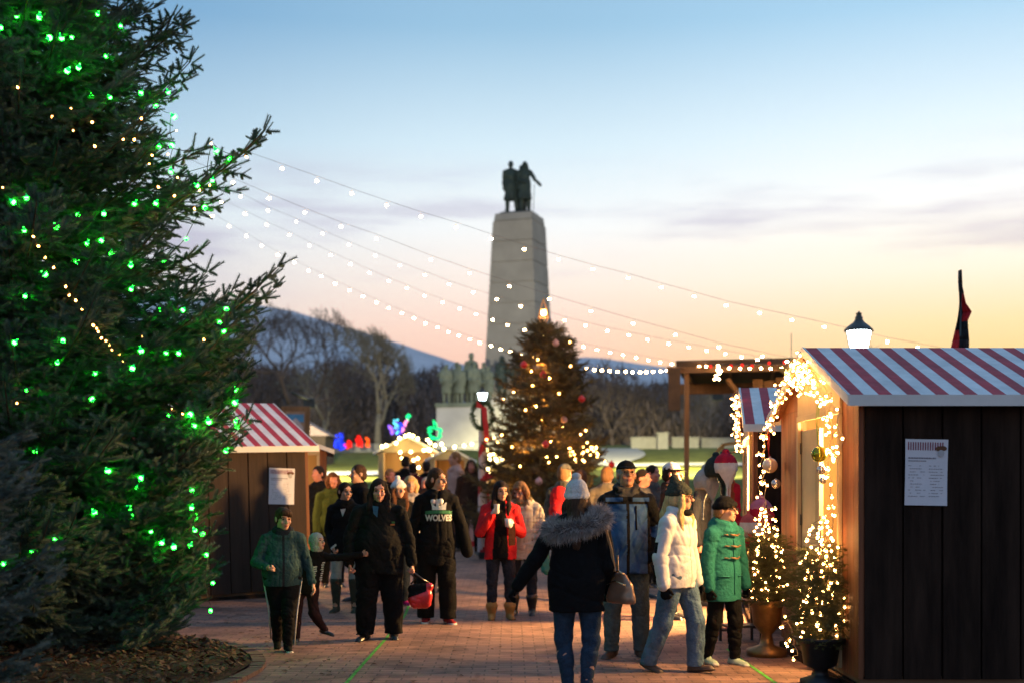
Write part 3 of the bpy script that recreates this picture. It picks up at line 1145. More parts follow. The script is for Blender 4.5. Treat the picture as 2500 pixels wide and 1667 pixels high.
tag(link('fallen_leaves', mesh_np('fallen_leaves', LV.reshape(-1, 3), np.arange(nl * 4).reshape(-1, 4), [LEAFM], None, False)), kind='stuff')

# ------------------------------------------------------------------ evening air
HAZE = bpy.data.materials.new('evening_air')
HAZE.use_nodes = True
hn = HAZE.node_tree
hn.nodes.clear()
hv = hn.nodes.new('ShaderNodeVolumePrincipled')
hv.inputs['Color'].default_value = (.86, .89, .96, 1)
hv.inputs['Density'].default_value = .00007
hv.inputs['Anisotropy'].default_value = .2
ho = hn.nodes.new('ShaderNodeOutputMaterial')
hn.links.new(hv.outputs[0], ho.inputs['Volume'])
hz_ = MB().box((-3500, -80, -4), (3500, 3500, 520)).build('haze', HAZE)
tag(hz_, kind='stuff')
# ------------------------------------------------------------------ conifers built from needle twigs
def twig_template(nn, L, nl, wd, rng):
    T = []
    for i in range(nn):
        t = (i + .5) / nn
        a = i * 2.399 + rng.uniform(-.3, .3)
        rad = np.array([0, math.cos(a), math.sin(a) * .8 + .22])
        d = np.array([.48, 0, 0]) + rad * .88
        d = d / np.linalg.norm(d) * nl * (1.05 - .35 * t) * rng.uniform(.85, 1.15)
        p = np.array([t * L, 0, 0])
        side = np.cross(d, rad)
        side = side / (np.linalg.norm(side) + 1e-9) * wd
        T.append([p - side, p + side, p + d])
    for k in range(2):
        s_ = np.array([0, .0035, 0]) if k else np.array([0, 0, .0035])
        T.append([-s_, s_, np.array([L, 0, 0])])
    T.append([np.array([L * .8, -wd, 0]), np.array([L * .8, wd, 0]), np.array([L * 1.12, 0, nl * .2])])
    return np.array(T)


def spread(tmpl, pos, dirs, ups, scale):
    "copy a triangle template to many places"
    d = dirs / np.linalg.norm(dirs, axis=1, keepdims=True)
    v = np.cross(ups, d)
    v /= np.linalg.norm(v, axis=1, keepdims=True) + 1e-9
    u = np.cross(d, v)
    t = tmpl.reshape(-1, 3)
    out = (t[None, :, 0:1] * d[:, None, :] + t[None, :, 1:2] * v[:, None, :] + t[None, :, 2:3] * u[:, None, :]) * scale[:, None, None] + pos[:, None, :]
    return out.reshape(-1, 3)


def foliage_mat(name, ca, cb, cc, scale=1.6):
    m = bpy.data.materials.new(name)
    m.use_nodes = True
    nt = m.node_tree
    b = nt.nodes['Principled BSDF']
    N, L = nt.nodes.new, nt.links.new
    tc = N('ShaderNodeTexCoord')
    n = N('ShaderNodeTexNoise'); n.inputs['Scale'].default_value = scale; n.inputs['Detail'].default_value = 6; n.inputs['Roughness'].default_value = .75
    L(tc.outputs['Object'], n.inputs['Vector'])
    r = N('ShaderNodeValToRGB')
    e = r.color_ramp.elements
    e.new(.5)
    for el, p, c in zip(e, (.34, .5, .66), (ca, cb, cc)):
        el.position = p; el.color = (*c, 1)
    L(n.outputs['Fac'], r.inputs['Fac'])
    L(r.outputs['Color'], b.inputs['Base Color'])
    b.inputs['Roughness'].default_value = .7
    b.inputs['Specular IOR Level'].default_value = .2
    return m


def conifer(seed, zlo, zhi, zstep, per, radf, keep=None, twig=.17, spacing=.15, latstep=.10, droop=.10, tipup=.18, extra=(), limb=.03, latlen=.42, twigdens=1.0):
    """returns twig placements (pos, dir, up, scale) and limb polylines, tree axis at x=y=0"""
    rng = np.random.default_rng(seed)
    Pn, Dn, Un, Sn, limbs = [], [], [], [], []

    def branch(z, az, L, rise, fine=1.0):
        n = max(4, int(L / latstep))
        ts = np.linspace(0, 1, n + 1)
        dirh = np.array([math.cos(az), math.sin(az), 0])
        sidev = np.array([-math.sin(az), math.cos(az), 0])
        wob = rng.normal(0, .05) * L
        pts = np.array([dirh * L * t + sidev * wob * t * t + np.array([0, 0, z + L * (rise * t - droop * 4 * t * (1 - t) + tipup * t ** 3)]) for t in ts])
        limbs.append((pts, limb * (.35 + .65 * min(L / 2.2, 1))))
        for i in range(1, n + 1):
            t = ts[i]
            if t < .16: continue
            fw = unit(pts[i] - pts[i - 1])
            up = unit(np.cross(fw, np.cross((0, 0, 1), fw)))
            if t > .3:
                Pn.append(pts[i]); Dn.append(fw + rng.normal(0, .12, 3) + up * .25); Un.append(up); Sn.append(rng.uniform(.85, 1.15))
            for sd in (-1, 1):
                if rng.uniform() < .08: continue
                ll = (latlen * (1 - t) * min(L, 2.2) * .62 + .13 + .08 * (t < .9)) * rng.uniform(.7, 1.2)
                if t < .35: ll *= .4 + 1.7 * t
                ld = unit(fw * rng.uniform(.55, .85) + sidev * sd * rng.uniform(.6, 1.0) + np.array([0, 0, rng.uniform(-.30, .22)]))
                m = max(1, int(ll / spacing + .5))
                for q in range(m):
                    f = (q + .3) / m
                    p = pts[i] + ld * ll * f + np.array([0, 0, -.10 * ll * f * f])
                    Pn.append(p); Dn.append(ld + rng.normal(0, .26, 3)); Un.append(up); Sn.append(rng.uniform(.8, 1.15))
                    if rng.uniform() < .85 * twigdens:
                        for s2 in (-1, 1):
                            if rng.uniform() < .2: continue
                            d2 = unit(ld * .7 + np.cross(up, ld) * s2 * .75 + up * rng.uniform(-.25, .2))
                            Pn.append(p); Dn.append(d2); Un.append(up); Sn.append(rng.uniform(.6, 1.0))
    z = zlo
    k = 0
    while z < zhi:
        for j in range(per):
            az = 2 * PI * (j + rng.uniform(-.35, .35)) / per + k * 1.13
            zz = z + rng.uniform(-.5, .5) * zstep
            L = radf(zz) * rng.uniform(.70, 1.10)
            if L < .08: continue
            if keep is not None and rng.uniform() > keep(az, zz): continue
            branch(zz, az, L, rng.uniform(-.12, .10))
        z += zstep * rng.uniform(.85, 1.15)
        k += 1
    for (z, az, L, rise) in extra: branch(z, az, L, rise)
    return np.array(Pn), np.array(Dn), np.array(Un), np.array(Sn), limbs


def crown_mesh(name, tw, tmpl_list, m, parent, jitter=0):
    pos, d, up, sc = tw[:4]
    idx = np.arange(len(pos))
    vs = []
    for i, t in enumerate(tmpl_list):
        k = idx % len(tmpl_list) == i
        vs.append(spread(t, pos[k], d[k], up[k], sc[k]))
    V = np.concatenate(vs)
    me = mesh_np(name, V, np.arange(len(V), dtype=np.int32).reshape(-1, 3), [m], None, False)
    return link(name, me, parent)


def limb_mesh(name, trunk, limbs, m, parent, n=5):
    mb = MB()
    if trunk: mb.tube([p for p, r in trunk], [r for p, r in trunk], 12)
    for pts, r in limbs:
        k = len(pts)
        sel = list(range(0, k, max(1, k // 7)))
        if sel[-1] != k - 1: sel.append(k - 1)
        mb.tube([pts[i] for i in sel], [r * (1 - .85 * i / (k - 1)) for i in sel], n)
    return mb.build(name, m, parent, True)


BARK = mat('spruce_bark', (.075, .052, .038), .95, .4, 12, bump=.8, bscale=30, stretch=(1, 1, .3))
rt = np.random.default_rng(3)
T_BIG = [twig_template(54, .130, .030, .0046, rt) for _ in range(3)]
NEEDLE = foliage_mat('spruce_needles', (.026, .046, .028), (.062, .098, .066), (.135, .172, .140), 1.7)

# ---- the big spruce on the left
TX, TY = -4.75, 11.8
ZR = [0, .35, .8, 1.4, 1.9, 2.3, 3.1, 3.6, 4.06, 4.6, 5.0, 5.5, 6.5, 8.5, 13.2]
RR = [0, 1.75, 1.85, 1.9, 1.85, 2.1, 2.15, 1.85, 1.52, 1.70, 1.70, 1.55, 1.45, 1.25, 0]


def big_keep(az, z):
    d = np.array([math.cos(az), math.sin(az)])
    k = 1.0
    if d[1] > .35: k *= .45        # far side
    if d[0] < -.7: k *= .6        # left, outside the picture
    if z > 7.6: k *= .5
    return k


def toward(px, py, Y):
    "branch (z0, az, L, rise) whose tip lands at the given photo point"
    p = P(px, py, Y)
    dx, dy = p[0] - TX, p[1] - TY
    L = math.hypot(dx, dy) - .16
    return (p[2] - .42 * L, math.atan2(dy, dx), L, .42 - .18)


ext = [toward(722, 612, 11.3), toward(660, 268, 11.2), toward(700, 660, 11.6), toward(640, 300, 11.6), toward(500, 125, 11.5), toward(468, 30, 11.4),
       toward(640, 990, 11.4), toward(630, 860, 11.0), toward(560, 640, 11.3)]
re_ = np.random.default_rng(77)
for yy in np.linspace(700, 1500, 34):
    xx = np.interp(yy, [700, 800, 950, 1020, 1100, 1200, 1300, 1400, 1500], [600, 630, 640, 560, 520, 560, 545, 520, 500]) + re_.uniform(-40, 12)
    ext.append(toward(xx, yy - 25, re_.uniform(10.9, 12.3)))
big = conifer(21, .40, 12.9, .185, 12, lambda z: np.interp(z, ZR, RR), big_keep, extra=ext, latlen=.52, droop=.10, tipup=.12, spacing=.125)
print('twigs', len(big[0]))
inner = conifer(22, .3, 9.5, .23, 8, lambda z: .55 * np.interp(z, ZR, RR), big_keep, latlen=.7, droop=.05, tipup=.0, spacing=.14)
big = tuple(np.concatenate([big[i], inner[i]]) for i in range(4)) + (big[4] + inner[4],)
spruce = thing('spruce_tree', 'huge blue-green spruce wound with green bulbs, filling the left of the picture', 'tree', (TX, TY, 0))
BIGTW = (big[0], big[1], big[2], big[3] * 1.22)
crown_mesh('crown', BIGTW, T_BIG, NEEDLE, spruce)
limb_mesh('trunk', [((0, 0, -.1), .26), ((0, 0, 1), .22), ((.02, 0, 4), .17), ((0, .02, 8), .11), ((0, 0, 13.3), .02)], big[4], BARK, spruce)

# ---- pale spruce boughs at the left edge, nearer the lens
PALE = foliage_mat('pale_needles', (.055, .080, .070), (.10, .135, .118), (.165, .205, .18), 2.2)
T_PALE = [twig_template(64, .11, .027, .0036, rt) for _ in range(2)]
PX_, PY_ = -4.05, 7.7
pal = conifer(5, .35, 2.05, .2, 9, lambda z: np.interp(z, [0, .4, 1.0, 1.6, 2.3], [1.0, 1.12, 1.15, 1.0, .35]), None, spacing=.11, latstep=.085, droop=.02, tipup=.2, latlen=.5)
psp = thing('spruce_shrub', 'small pale silvery-blue spruce cut off by the left edge, in front of the huge spruce', 'shrub', (PX_, PY_, 0))
crown_mesh('crown', pal, T_PALE, PALE, psp)
limb_mesh('trunk', [((0, 0, -.05), .07), ((0, 0, 1), .055), ((0, 0, 2.25), .01)], pal[4], BARK, psp)

# ---- the decorated tree in the middle of the plaza
CTX, CTY = (1328 - 1250) / FPX * 27, 27.0
CZR = [0, .3, .8, 1.3, 1.9, 2.6, 3.3, 4.0, 4.6, 5.15]
CRR = [1.3, 1.7, 1.75, 1.65, 1.36, 1.06, .95, .80, .54, .10]
cen = conifer(14, .35, 5.05, .19, 11, lambda z: np.interp(z, CZR, CRR), lambda az, z: .55 if math.sin(az) > .4 else 1, spacing=.14, latstep=.12, droop=-.02, tipup=.22, latlen=.5, limb=.02)
OLIVE = foliage_mat('juniper_foliage', (.06, .050, .022), (.13, .098, .040), (.24, .14, .055), 2.5)  # orange lamplight is tinted into these foliage colours
T_CEN = [twig_template(20, .17, .045, .007, rt) for _ in range(2)]
ctree = thing('christmas_tree', 'tall decorated conifer with red baubles standing in the middle of the plaza', 'tree', (CTX, CTY, 0))
crown_mesh('crown', (cen[0], cen[1], cen[2], cen[3] * 1.3), T_CEN, OLIVE, ctree)
limb_mesh('trunk', [((0, 0, -.05), .12), ((0, 0, 2), .09), ((0, 0, 5.3), .02)], cen[4], BARK, ctree)
# second leader right of the tip
cen2 = conifer(15, 3.7, 4.95, .16, 8, lambda z: np.interp(z, [3.6, 4.2, 5.0], [.5, .36, .06]), None, spacing=.14, latstep=.12, droop=-.05, tipup=.3, limb=.015)
c2 = crown_mesh('side_crown', cen2, T_CEN, OLIVE, ctree)
c2.location = (.38, .1, -.08)


# ------------------------------------------------------------------ bare winter trees
def bare_tree(seed, H, spread_, lean=0, depth=6, r0=.22, start=.22, fork=3):
    rng = np.random.default_rng(seed)
    segs = []

    def grow(p, d, L, r, lv):
        k = 3
        pts = [p]
        q, dd = p, d
        for i in range(k):
            dd = unit(dd + rng.normal(0, .12, 3) + np.array([0, 0, .04]))
            q = q + dd * L / k
            pts.append(q)
        segs.append((pts, [r * (1 - .35 * i / k) for i in range(k + 1)]))
        if lv == 0: return
        nb = fork if lv > 1 else fork + 1
        for j in range(nb):
            a = 2 * PI * j / nb + rng.uniform(0, 1.5)
            perp = unit(np.cross(dd, [math.cos(a), math.sin(a), .3]))
            nd = unit(dd * rng.uniform(.55, 1.0) + perp * spread_ * rng.uniform(.5, 1.0) + np.array([0, 0, .12]))
            b = pts[-1] if j < 2 else pts[2]
            grow(b, nd, L * rng.uniform(.60, .82), r * .58, lv - 1)
    grow(np.array([0, 0, -.3]), unit((lean, 0, 1)), H * start, r0, depth)
    mx = max(max(p[2] for p in s_[0]) for s_ in segs)
    f = H / mx
    trunk, twigs = MB(), []
    for i, (pts, rs) in enumerate(segs):
        pts = [p * f for p in pts]
        if rs[0] > .02:
            trunk.tube(pts, rs, 6 if rs[0] > .05 else 4)
        else: twigs.append((pts, rs))
    tw = MB()
    for pts, rs in twigs: tw.tube(pts, [max(r, .016) for r in rs], 3)
    return trunk, tw


def put_bare(label, px, ptop, Y, m, seed, spread_=.75, lean=0, depth=6, group=None, r0=.24, start=.22, fork=3):
    H = P(px, ptop, Y)[2] - float(gz(Y))
    t = thing('bare_tree', label, 'tree', (P(px, 0, Y)[0], Y, float(gz(Y))), group=group)
    a, b_ = bare_tree(seed, H, spread_, lean, depth, r0, start, fork)
    a.build('trunk', m, t, True)
    b_.build('crown', m, t, True)


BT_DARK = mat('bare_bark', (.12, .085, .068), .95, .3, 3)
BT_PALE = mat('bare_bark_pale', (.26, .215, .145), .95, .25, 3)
G = 'bare trees behind the market'
put_bare('spreading bare tree against the mountain, just right of the huge spruce', 705, 740, 102, BT_DARK, 4, .95, .1, 7, G, .34, .17)
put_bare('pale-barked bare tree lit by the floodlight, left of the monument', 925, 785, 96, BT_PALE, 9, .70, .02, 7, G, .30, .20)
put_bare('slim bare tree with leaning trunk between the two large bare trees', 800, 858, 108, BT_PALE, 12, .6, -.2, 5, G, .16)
put_bare('dark bare tree at the left among the brown thicket, beside the huge spruce', 600, 850, 106, BT_DARK, 17, .8, 0, 5, G, .2)
put_bare('dark bare tree right of the decorated conifer, below the string lights', 1560, 888, 108, BT_DARK, 23, .8, .1, 6, G, .24)
put_bare('forked bare tree standing behind the right garden wall', 1500, 925, 104, BT_DARK, 31, .7, -.1, 5, G, .22)
put_bare('bare tree behind the floodlight at the pavilion', 1700, 905, 110, BT_DARK, 37, .8, 0, 5, G, .22)

# the wood behind reads as one brown mass
rw = np.random.default_rng(44)
PT, TR = [], []
clumps = []
for px0, px1, top, n in ((380, 1120, 918, 120), (1340, 2000, 952, 110), (2000, 2700, 940, 40), (-700, 400, 900, 60)):
    for i in range(n):
        Y = rw.uniform(112, 165)
        px = rw.uniform(px0, px1)
        tp = top + rw.normal(0, 22) + 10 * math.sin(px * .02)
        clumps.append((P(px, tp, Y), float(gz(Y))))
for tp, g0 in clumps:
    H = tp[2] - g0
    n = 360
    hh = rw.uniform(0, 1, n) ** .75
    wv = rw.normal(0, 1, (n, 2)) * (1.9 * (.45 + .8 * np.sin(PI * np.clip(hh, .05, .95))))[:, None]
    c = np.stack([tp[0] + wv[:, 0], tp[1] + wv[:, 1], g0 + hh * H * (1 - .05 * np.abs(wv[:, 0]))], 1)
    d = rw.normal(0, .5, (n, 3)) + np.array([0, 0, .9])
    d /= np.linalg.norm(d, axis=1, keepdims=True)
    L = rw.uniform(.5, 1.5, n)[:, None]
    sdv = np.cross(d, rw.normal(0, 1, (n, 3)))
    sdv /= np.linalg.norm(sdv, axis=1, keepdims=True)
    wd = rw.uniform(.03, .14, n)[:, None]
    TR.append(np.stack([c - sdv * wd, c + sdv * wd, c + d * L], 1))
TR = np.concatenate(TR).reshape(-1, 3)
THICK = mat('thicket', (.12, .086, .076), .95, .35, .25, var2=(.26, .19, .16))
tag(link('woods', mesh_np('woods', TR, np.arange(len(TR), dtype=np.int32).reshape(-1, 3), [THICK], None, False)), kind='stuff')
# ------------------------------------------------------------------ market huts
WOOD_DARK = mat('dark_boards', (.022, .013, .009), .8, spec=.1, var=.6, vscale=7, bump=.35, bscale=18, stretch=(1, 1, .12))
WOOD_BROWN = mat('brown_boards', (.034, .020, .013), .8, .35, 5, bump=.35, bscale=18, stretch=(1, 1, .12))
WOOD_RED = mat('stained_posts', (.17, .055, .018), .6, .45, 9, bump=.5, bscale=30, stretch=(1, 1, .07))
CREAM = mat('cream_paint', (.46, .35, .19), .6, .10, 3, bump=.1, bscale=40)
LINING = mat('lining_boards', (.19, .125, .055), .7, .15, 4, bump=.2, bscale=20, stretch=(1, 1, .15))
TRIM = mat('white_trim', (.68, .66, .62), .6, .08, 3)
ROOF_RED = mat('roof_red', (.44, .026, .036), .62, .3, 4, bump=.5, bscale=7)
ROOF_WHITE = mat('roof_white', (.74, .70, .66), .62, .16, 4, bump=.5, bscale=7)
FLOOR_W = mat('floor_boards', (.16, .10, .06), .8, .3, 6, stretch=(.2, 1, 1))
IRON = mat('dark_iron', (.012, .012, .013), .5, .2, 8, spec=.5)
PAPER = mat('paper', (.66, .66, .70), .9, .04, 5)
INK = mat('ink_grey', (.20, .19, .22), .9, .1)
RED_INK = mat('ink_red', (.22, .02, .045), .9, .15)


def hut(label, loc, rotz, L=3.4, D=2.7, eave=2.29, ridge=2.77, door=(.5, 1.2), half=(1.2, 1.85), dh=2.1, period=.216, wood=None, ov=.12, gov=.09, tilt=0.0, group='striped-roof market huts', front=None, base=.14):
    wood = wood or WOOD_DARK
    t = thing('market_hut', label, 'hut', loc, rotz, group)
    if tilt: t.rotation_euler = (0, tilt, rotz)
    d0, d1 = door
    h1 = half[1] if half else d1
    # long walls of upright boards
    for y0, sgn in ((0, 1), (D, -1)):
        b = MB()
        x = .05
        i = 0
        while x < L - .01:
            x2 = min(x + .292, L)
            dz = .004 * math.sin(i * 2.3)
            ya, yb = y0 + sgn * (.0 + dz), y0 + sgn * .034
            b.box((x, min(ya, yb), base - .02), (x2 - .008, max(ya, yb), eave))
            x += .3; i += 1
        ya, yb = y0 + sgn * .036, y0 + sgn * .05
        b.box((.05, min(ya, yb), base), (L, max(ya, yb), eave - .002))
        b.build('side_wall', wood, t)
        ya, yb = y0 + sgn * .052, y0 + sgn * .064
        MB().box((.06, min(ya, yb), base + .02), (L - .07, max(ya, yb), eave - .004)).build('lining', LINING, t)
    MB().box((L - .05, .066, base), (L, D - .066, eave)).prism([(L - .04, .02, eave + .002), (L - .04, D - .02, eave + .002), (L - .04, D / 2, ridge - .02)], (0, 0, 0), (.035, 0, 0)).build('back_wall', wood, t)
    MB().box((L - .066, .068, base + .02), (L - .052, D - .068, eave)).build('lining', LINING, t)
    # front: boards either side of the opening
    fm = front or WOOD_RED
    for a, c in ((0.0, d0), (h1, D)):
        b = MB()
        y = a
        while y < c - .02:
            y2 = min(y + .15, c)
            b.box((0, y, base - .02), (.034, y2 - .006, eave))
            y = y2
        b.box((.033, a + .01, base), (.048, c - .01, eave - .002))
        b.build('front_panel', fm, t)
    b = MB()
    for y in (d0 - .05, h1):
        b.box((-.035, y, base), (-.002, y + .05, dh + .08))
    b.box((-.035, d0 - .05, dh + .082), (-.002, h1 + .05, dh + .13))
    b.build('door_frame', CREAM, t, bevel=.004)
    k = (ridge - eave) / (D / 2)
    zr = lambda y: eave + k * min(y, D - y)
    MB().prism([(0, .03, eave + .003), (0, D - .03, eave + .003), (0, D / 2, ridge - .03)], (0, 0, 0), (.03, 0, 0)).build('gable', fm, t)
    MB().prism([(-.002, d0 - .05, dh + .133), (-.002, h1 + .05, dh + .133), (-.002, h1 + .05, zr(h1 + .05) - .05), (-.002, D / 2, ridge - .06), (-.002, d0 - .05, zr(d0 - .05) - .05)], (0, 0, 0), (-.022, 0, 0)).build('gable_panel', CREAM, t)
    if half:
        o = MB().box((0, half[0] + .004, base + .02), (.036, half[1] - .004, dh)).box((-.006, half[0] + .10, base + .2), (-.001, half[1] - .10, base + .85)).box((-.006, half[0] + .10, base + 1.0), (-.001, half[1] - .10, dh - .15)).build('door', CREAM, t, bevel=.003)
        hg = MB()
        for z in (.45, 1.1, 1.75): hg.box((-.014, half[1] - .03, base + z), (-.007, half[1] + .02, base + z + .10))
        hg.build('hinge', IRON, o)
    MB().box((.02, .04, base - .06), (L - .06, D - .04, base + .015)).build('floor', FLOOR_W, t)
    MB().box((-.01, .0, 0), (L, .06, base - .065)).box((-.01, D - .06, 0), (L, D, base - .065)).box((-.03, .062, 0), (.02, D - .062, base - .065)).build('skid', WOOD_DARK, t)
    # striped roof
    rb = MB()
    sl = math.hypot(D / 2 + ov, k * (D / 2 + ov))
    zo = eave - k * ov
    x = -gov
    i = 0
    th = .035
    while x < L + gov - .01:
        w_ = period * (.48 if i % 2 == 0 else .52)
        x2 = min(x + w_, L + gov)
        for s_ in (0, 1):
            ye, yr = (-ov, D / 2) if s_ == 0 else (D + ov, D / 2)
            rb.cur = i % 2
            rb.prism([(x, ye, zo), (x, yr, ridge), (x, yr, ridge + th), (x, ye, zo + th)], (0, 0, 0), (x2 - x, 0, 0))
        x = x2; i += 1
    rb.build('roof', [ROOF_RED, ROOF_WHITE], t)
    sb_ = MB()
    for ye in (-ov, D + ov):
        sb_.prism([(-gov + .004, ye, zo - .012), (-gov + .004, D / 2, ridge - .012), (-gov + .004, D / 2, ridge - .003), (-gov + .004, ye, zo - .003)], (0, 0, 0), (gov - .006, 0, 0))
    sb_.build('soffit', fm, t)
    tb = MB()
    for ye, s_ in ((-ov, -1), (D + ov, 1)):
        a, c = ye + s_ * .003, ye + s_ * .025
        tb.box((-gov - .02, min(a, c), zo - .045), (L + gov, max(a, c), zo + th + .004))
    for xe in (-gov, L + gov):
        for ye in (-ov, D + ov):
            xa, xb = (xe - .024, xe - .003) if xe < 0 else (xe + .003, xe + .024)
            tb.prism([(xa, ye, zo - .04), (xa, D / 2, ridge - .04), (xa, D / 2, ridge + th + .005), (xa, ye, zo + th + .005)], (0, 0, 0), (xb - xa, 0, 0))
    tb.build('roof_trim', TRIM, t)
    t['_D'] = D
    return t


HX = 2.65
hut('large dark hut with striped roof at the right edge, door open and lit', (HX, 9.4, 0), 0)
hut('striped-roof hut behind the right-edge hut, knit hats hung at its front', (HX + .06, 13.8, 0), R(-8.5), door=(.35, 1.55), half=(1.55, 2.2))
hut('brown striped-roof hut on the left half hidden by the spruce, notice on its side', (-4.52, 20.17, 0), R(216), wood=WOOD_BROWN, eave=2.2, ridge=2.84, tilt=R(1.6), door=(.6, 1.4), half=(1.4, 2.0))
hut('lantern-lit hut peeking out right behind the left striped hut, its doorway orange', (-3.50, 23.2, 0), R(98.5), wood=WOOD_BROWN, door=(.18, 1.9), half=None, front=WOOD_RED)


def booth(label, px, Y, W, eave, ridge, depth, lampcol=None):
    g = float(gz(Y)) - .1
    x = P(px, 0, Y)[0]
    t = hut(label, (x + W / 2, Y, g), R(90), L=depth, D=W, eave=eave, ridge=ridge, door=(.2, W - .2), half=None, dh=eave - .12, period=.22, front=CREAM, group='striped-roof market huts')
    return t


booth('brightly lit cream-fronted booth in the middle distance, glowing yellow bulbs on its gable', 994, 41, 1.95, 2.05, 2.55, 2.2)
booth('dim booth with orange-lit counter between the bright booth and the candy-striped lamp post', 1098, 40, 1.35, 1.9, 2.25, 2.0)
booth('lit booth half hidden by the left side of the decorated conifer', 1232, 37, 1.2, 1.8, 2.15, 2.0)


# notices pinned to the hut walls
def notice(label, loc, rotz, W, H, detail=True, skew=0.0):
    t = thing('notice', label, 'notice', loc, rotz, 'paper notices on hut walls')
    t.rotation_euler = (0, R(skew), rotz)
    nx, nz_ = 7, 9
    V, F = [], []
    for s_ in (0, 1):
        for j in range(nz_):
            for i in range(nx):
                u, v = i / (nx - 1), j / (nz_ - 1)
                V.append((W * (u - .5), (.0015 if s_ else 0) - .005 * math.sin(3 * u + 4 * v) - .003, H * (v - .5)))
    n = nx * nz_
    for j in range(nz_ - 1):
        for i in range(nx - 1):
            a = j * nx + i
            F.append((a, a + 1, a + nx + 1, a + nx)); F.append((n + a + nx, n + a + nx + 1, n + a + 1, n + a))
    link('sheet', mesh_np('sheet', V, F, [PAPER]), t)
    yf = lambda x, z: -.005 * math.sin(3 * (x / W + .5) + 4 * (z / H + .5)) - .003 - .0025
    q = MB()
    m = 15
    for i in range(m):
        x0 = W * (-.44 + .86 * i / m)
        w_ = W * .86 / m * .42
        za, zb = H * .335, H * .455
        q.prism([(x0, yf(x0, za), za), (x0 + w_, yf(x0 + w_, za), za), (x0 + w_, yf(x0 + w_, zb), zb), (x0, yf(x0, zb), zb)], (0, 0, 0), (0, -.0008, 0))
    q.build('stripe_band', RED_INK, t)
    lg = MB()
    lg.cur = 0
    cx, cz = W * .335, H * .335
    for k in range(3):
        a = [2 * PI * j / 14 for j in range(14)]
        rr, oz, ox = ((.095, .025, -.035), (.095, .03, .04), (.072, -.045, 0))[k]
        lg.cur = 0 if k < 2 else 1
        lg.prism([(cx + W * ox + W * rr * math.cos(v), yf(cx, cz) - .001 * (k + 1) - .0012, cz + H * oz + W * rr * (.62 if k < 2 else 1.15) * math.sin(v)) for v in a], (0, 0, 0), (0, -.0006, 0))
    lg.build('emblem', [mat('emblem_brown', (.13, .06, .03), .9), mat('emblem_grey', (.42, .42, .44), .9)], t)
    if detail:
        ttl = MB()
        rr = np.random.default_rng(4)

        def row(x0, x1, z, h, dens=.8):
            x = x0
            while x < x1:
                w_ = rr.uniform(.006, .022) * W / .4
                if rr.uniform() < dens + .2:
                    ttl.prism([(x, yf(x, z), z), (min(x + w_, x1), yf(x + w_, z), z), (min(x + w_, x1), yf(x + w_, z), z + h), (x, yf(x, z), z + h)], (0, 0, 0), (0, -.0006, 0))
                x += w_ + .004
        row(-W * .43, W * .22, H * .205, H * .020)
        row(-W * .43, 0, H * .165, H * .014)
        for i in range(11):
            z = H * (.095 - .046 * i)
            row(-W * .43, W * rr.uniform(-.16, .02), z, H * .0075, .5)
            row(W * .06, W * rr.uniform(.30, .45), z, H * .0075, .5)
        ttl.build('print', INK, t)
    return t


pc = P(2264, 1152, 9.36)
notice('sharp white notice with a red bar header on the dark wall of the right-edge hut', (pc[0], 9.386, pc[2]), 0, .325, .505, skew=1.0)
# left hut notice: on the wall of the rotated hut
cL, sL = math.cos(R(216)), math.sin(R(216))
D_ = 2.7
xl = .48
lp = np.array([-4.52 + cL * xl - sL * (D_ + .006), 20.17 + sL * xl + cL * (D_ + .006)])
notice('blurred white notice on the brown wall of the left striped hut, above the boy', (lp[0], lp[1], P(0, 1186, lp[1])[2]), R(36), .40, .52, detail=True, skew=1.5)

# ------------------------------------------------------------------ monument
MARBLE = mat('granite', (.33, .295, .245), .85, .13, .5, bump=.12, bscale=8)
BRONZE = mat('dark_bronze', (.030, .045, .035), .55, .4, 1.2, metal=.35, spec=.4)
LIT_GR = mat('floodlit_granite', (.52, .49, .44), .85, .13, .5, bump=.12, bscale=8)  # same granite as the shaft, floodlight put into a paler colour
PATINA = mat('pale_bronze', (.17, .19, .135), .7, .35, 1.0, metal=.15)
mon = thing('monument', 'tall tapered granite monument with bronze figures on top, behind the market', 'monument', (.55, 90, 4.3), R(-20))


def frustum(mb, w0, d0, w1, d1, z0, z1, c=(0, 0)):
    vs = []
    for (w_, d_, z) in ((w0, d0, z0), (w1, d1, z1)):
        for sx, sy in ((-1, -1), (1, -1), (1, 1), (-1, 1)): vs.append((c[0] + sx * w_ / 2, c[1] + sy * d_ / 2, z))
    mb.add(vs, [(0, 3, 2, 1), (4, 5, 6, 7), (0, 1, 5, 4), (1, 2, 6, 5), (2, 3, 7, 6), (3, 0, 4, 7)])


b = MB()
hT = 16.45
for i in range(11):      # stone courses with fine joints
    za, zb = hT * i / 11 - (1.2 if i == 0 else 0), hT * (i + 1) / 11 - .055
    f0, f1 = max(za, 0) / hT, zb / hT
    frustum(b, 4.6 - 1.62 * f0, 3.9 - .75 * f0, 4.6 - 1.62 * f1, 3.9 - .75 * f1, za, zb)
frustum(b, 4.6 - .16, 3.9 - .16, 2.98 - .16, 3.15 - .16, .1, hT - .1)
o = b.build('shaft', MARBLE, mon)
b = MB()
frustum(b, 2.90, 3.05, 2.80, 2.75, hT, hT + .55)
b.build('cap', MARBLE, mon, bevel=.04)
b = MB()
frustum(b, 2.45, 2.0, 2.35, 1.9, hT + .552, hT + .74)
b.build('plinth', BRONZE, mon, bevel=.05)
zt = hT + .70


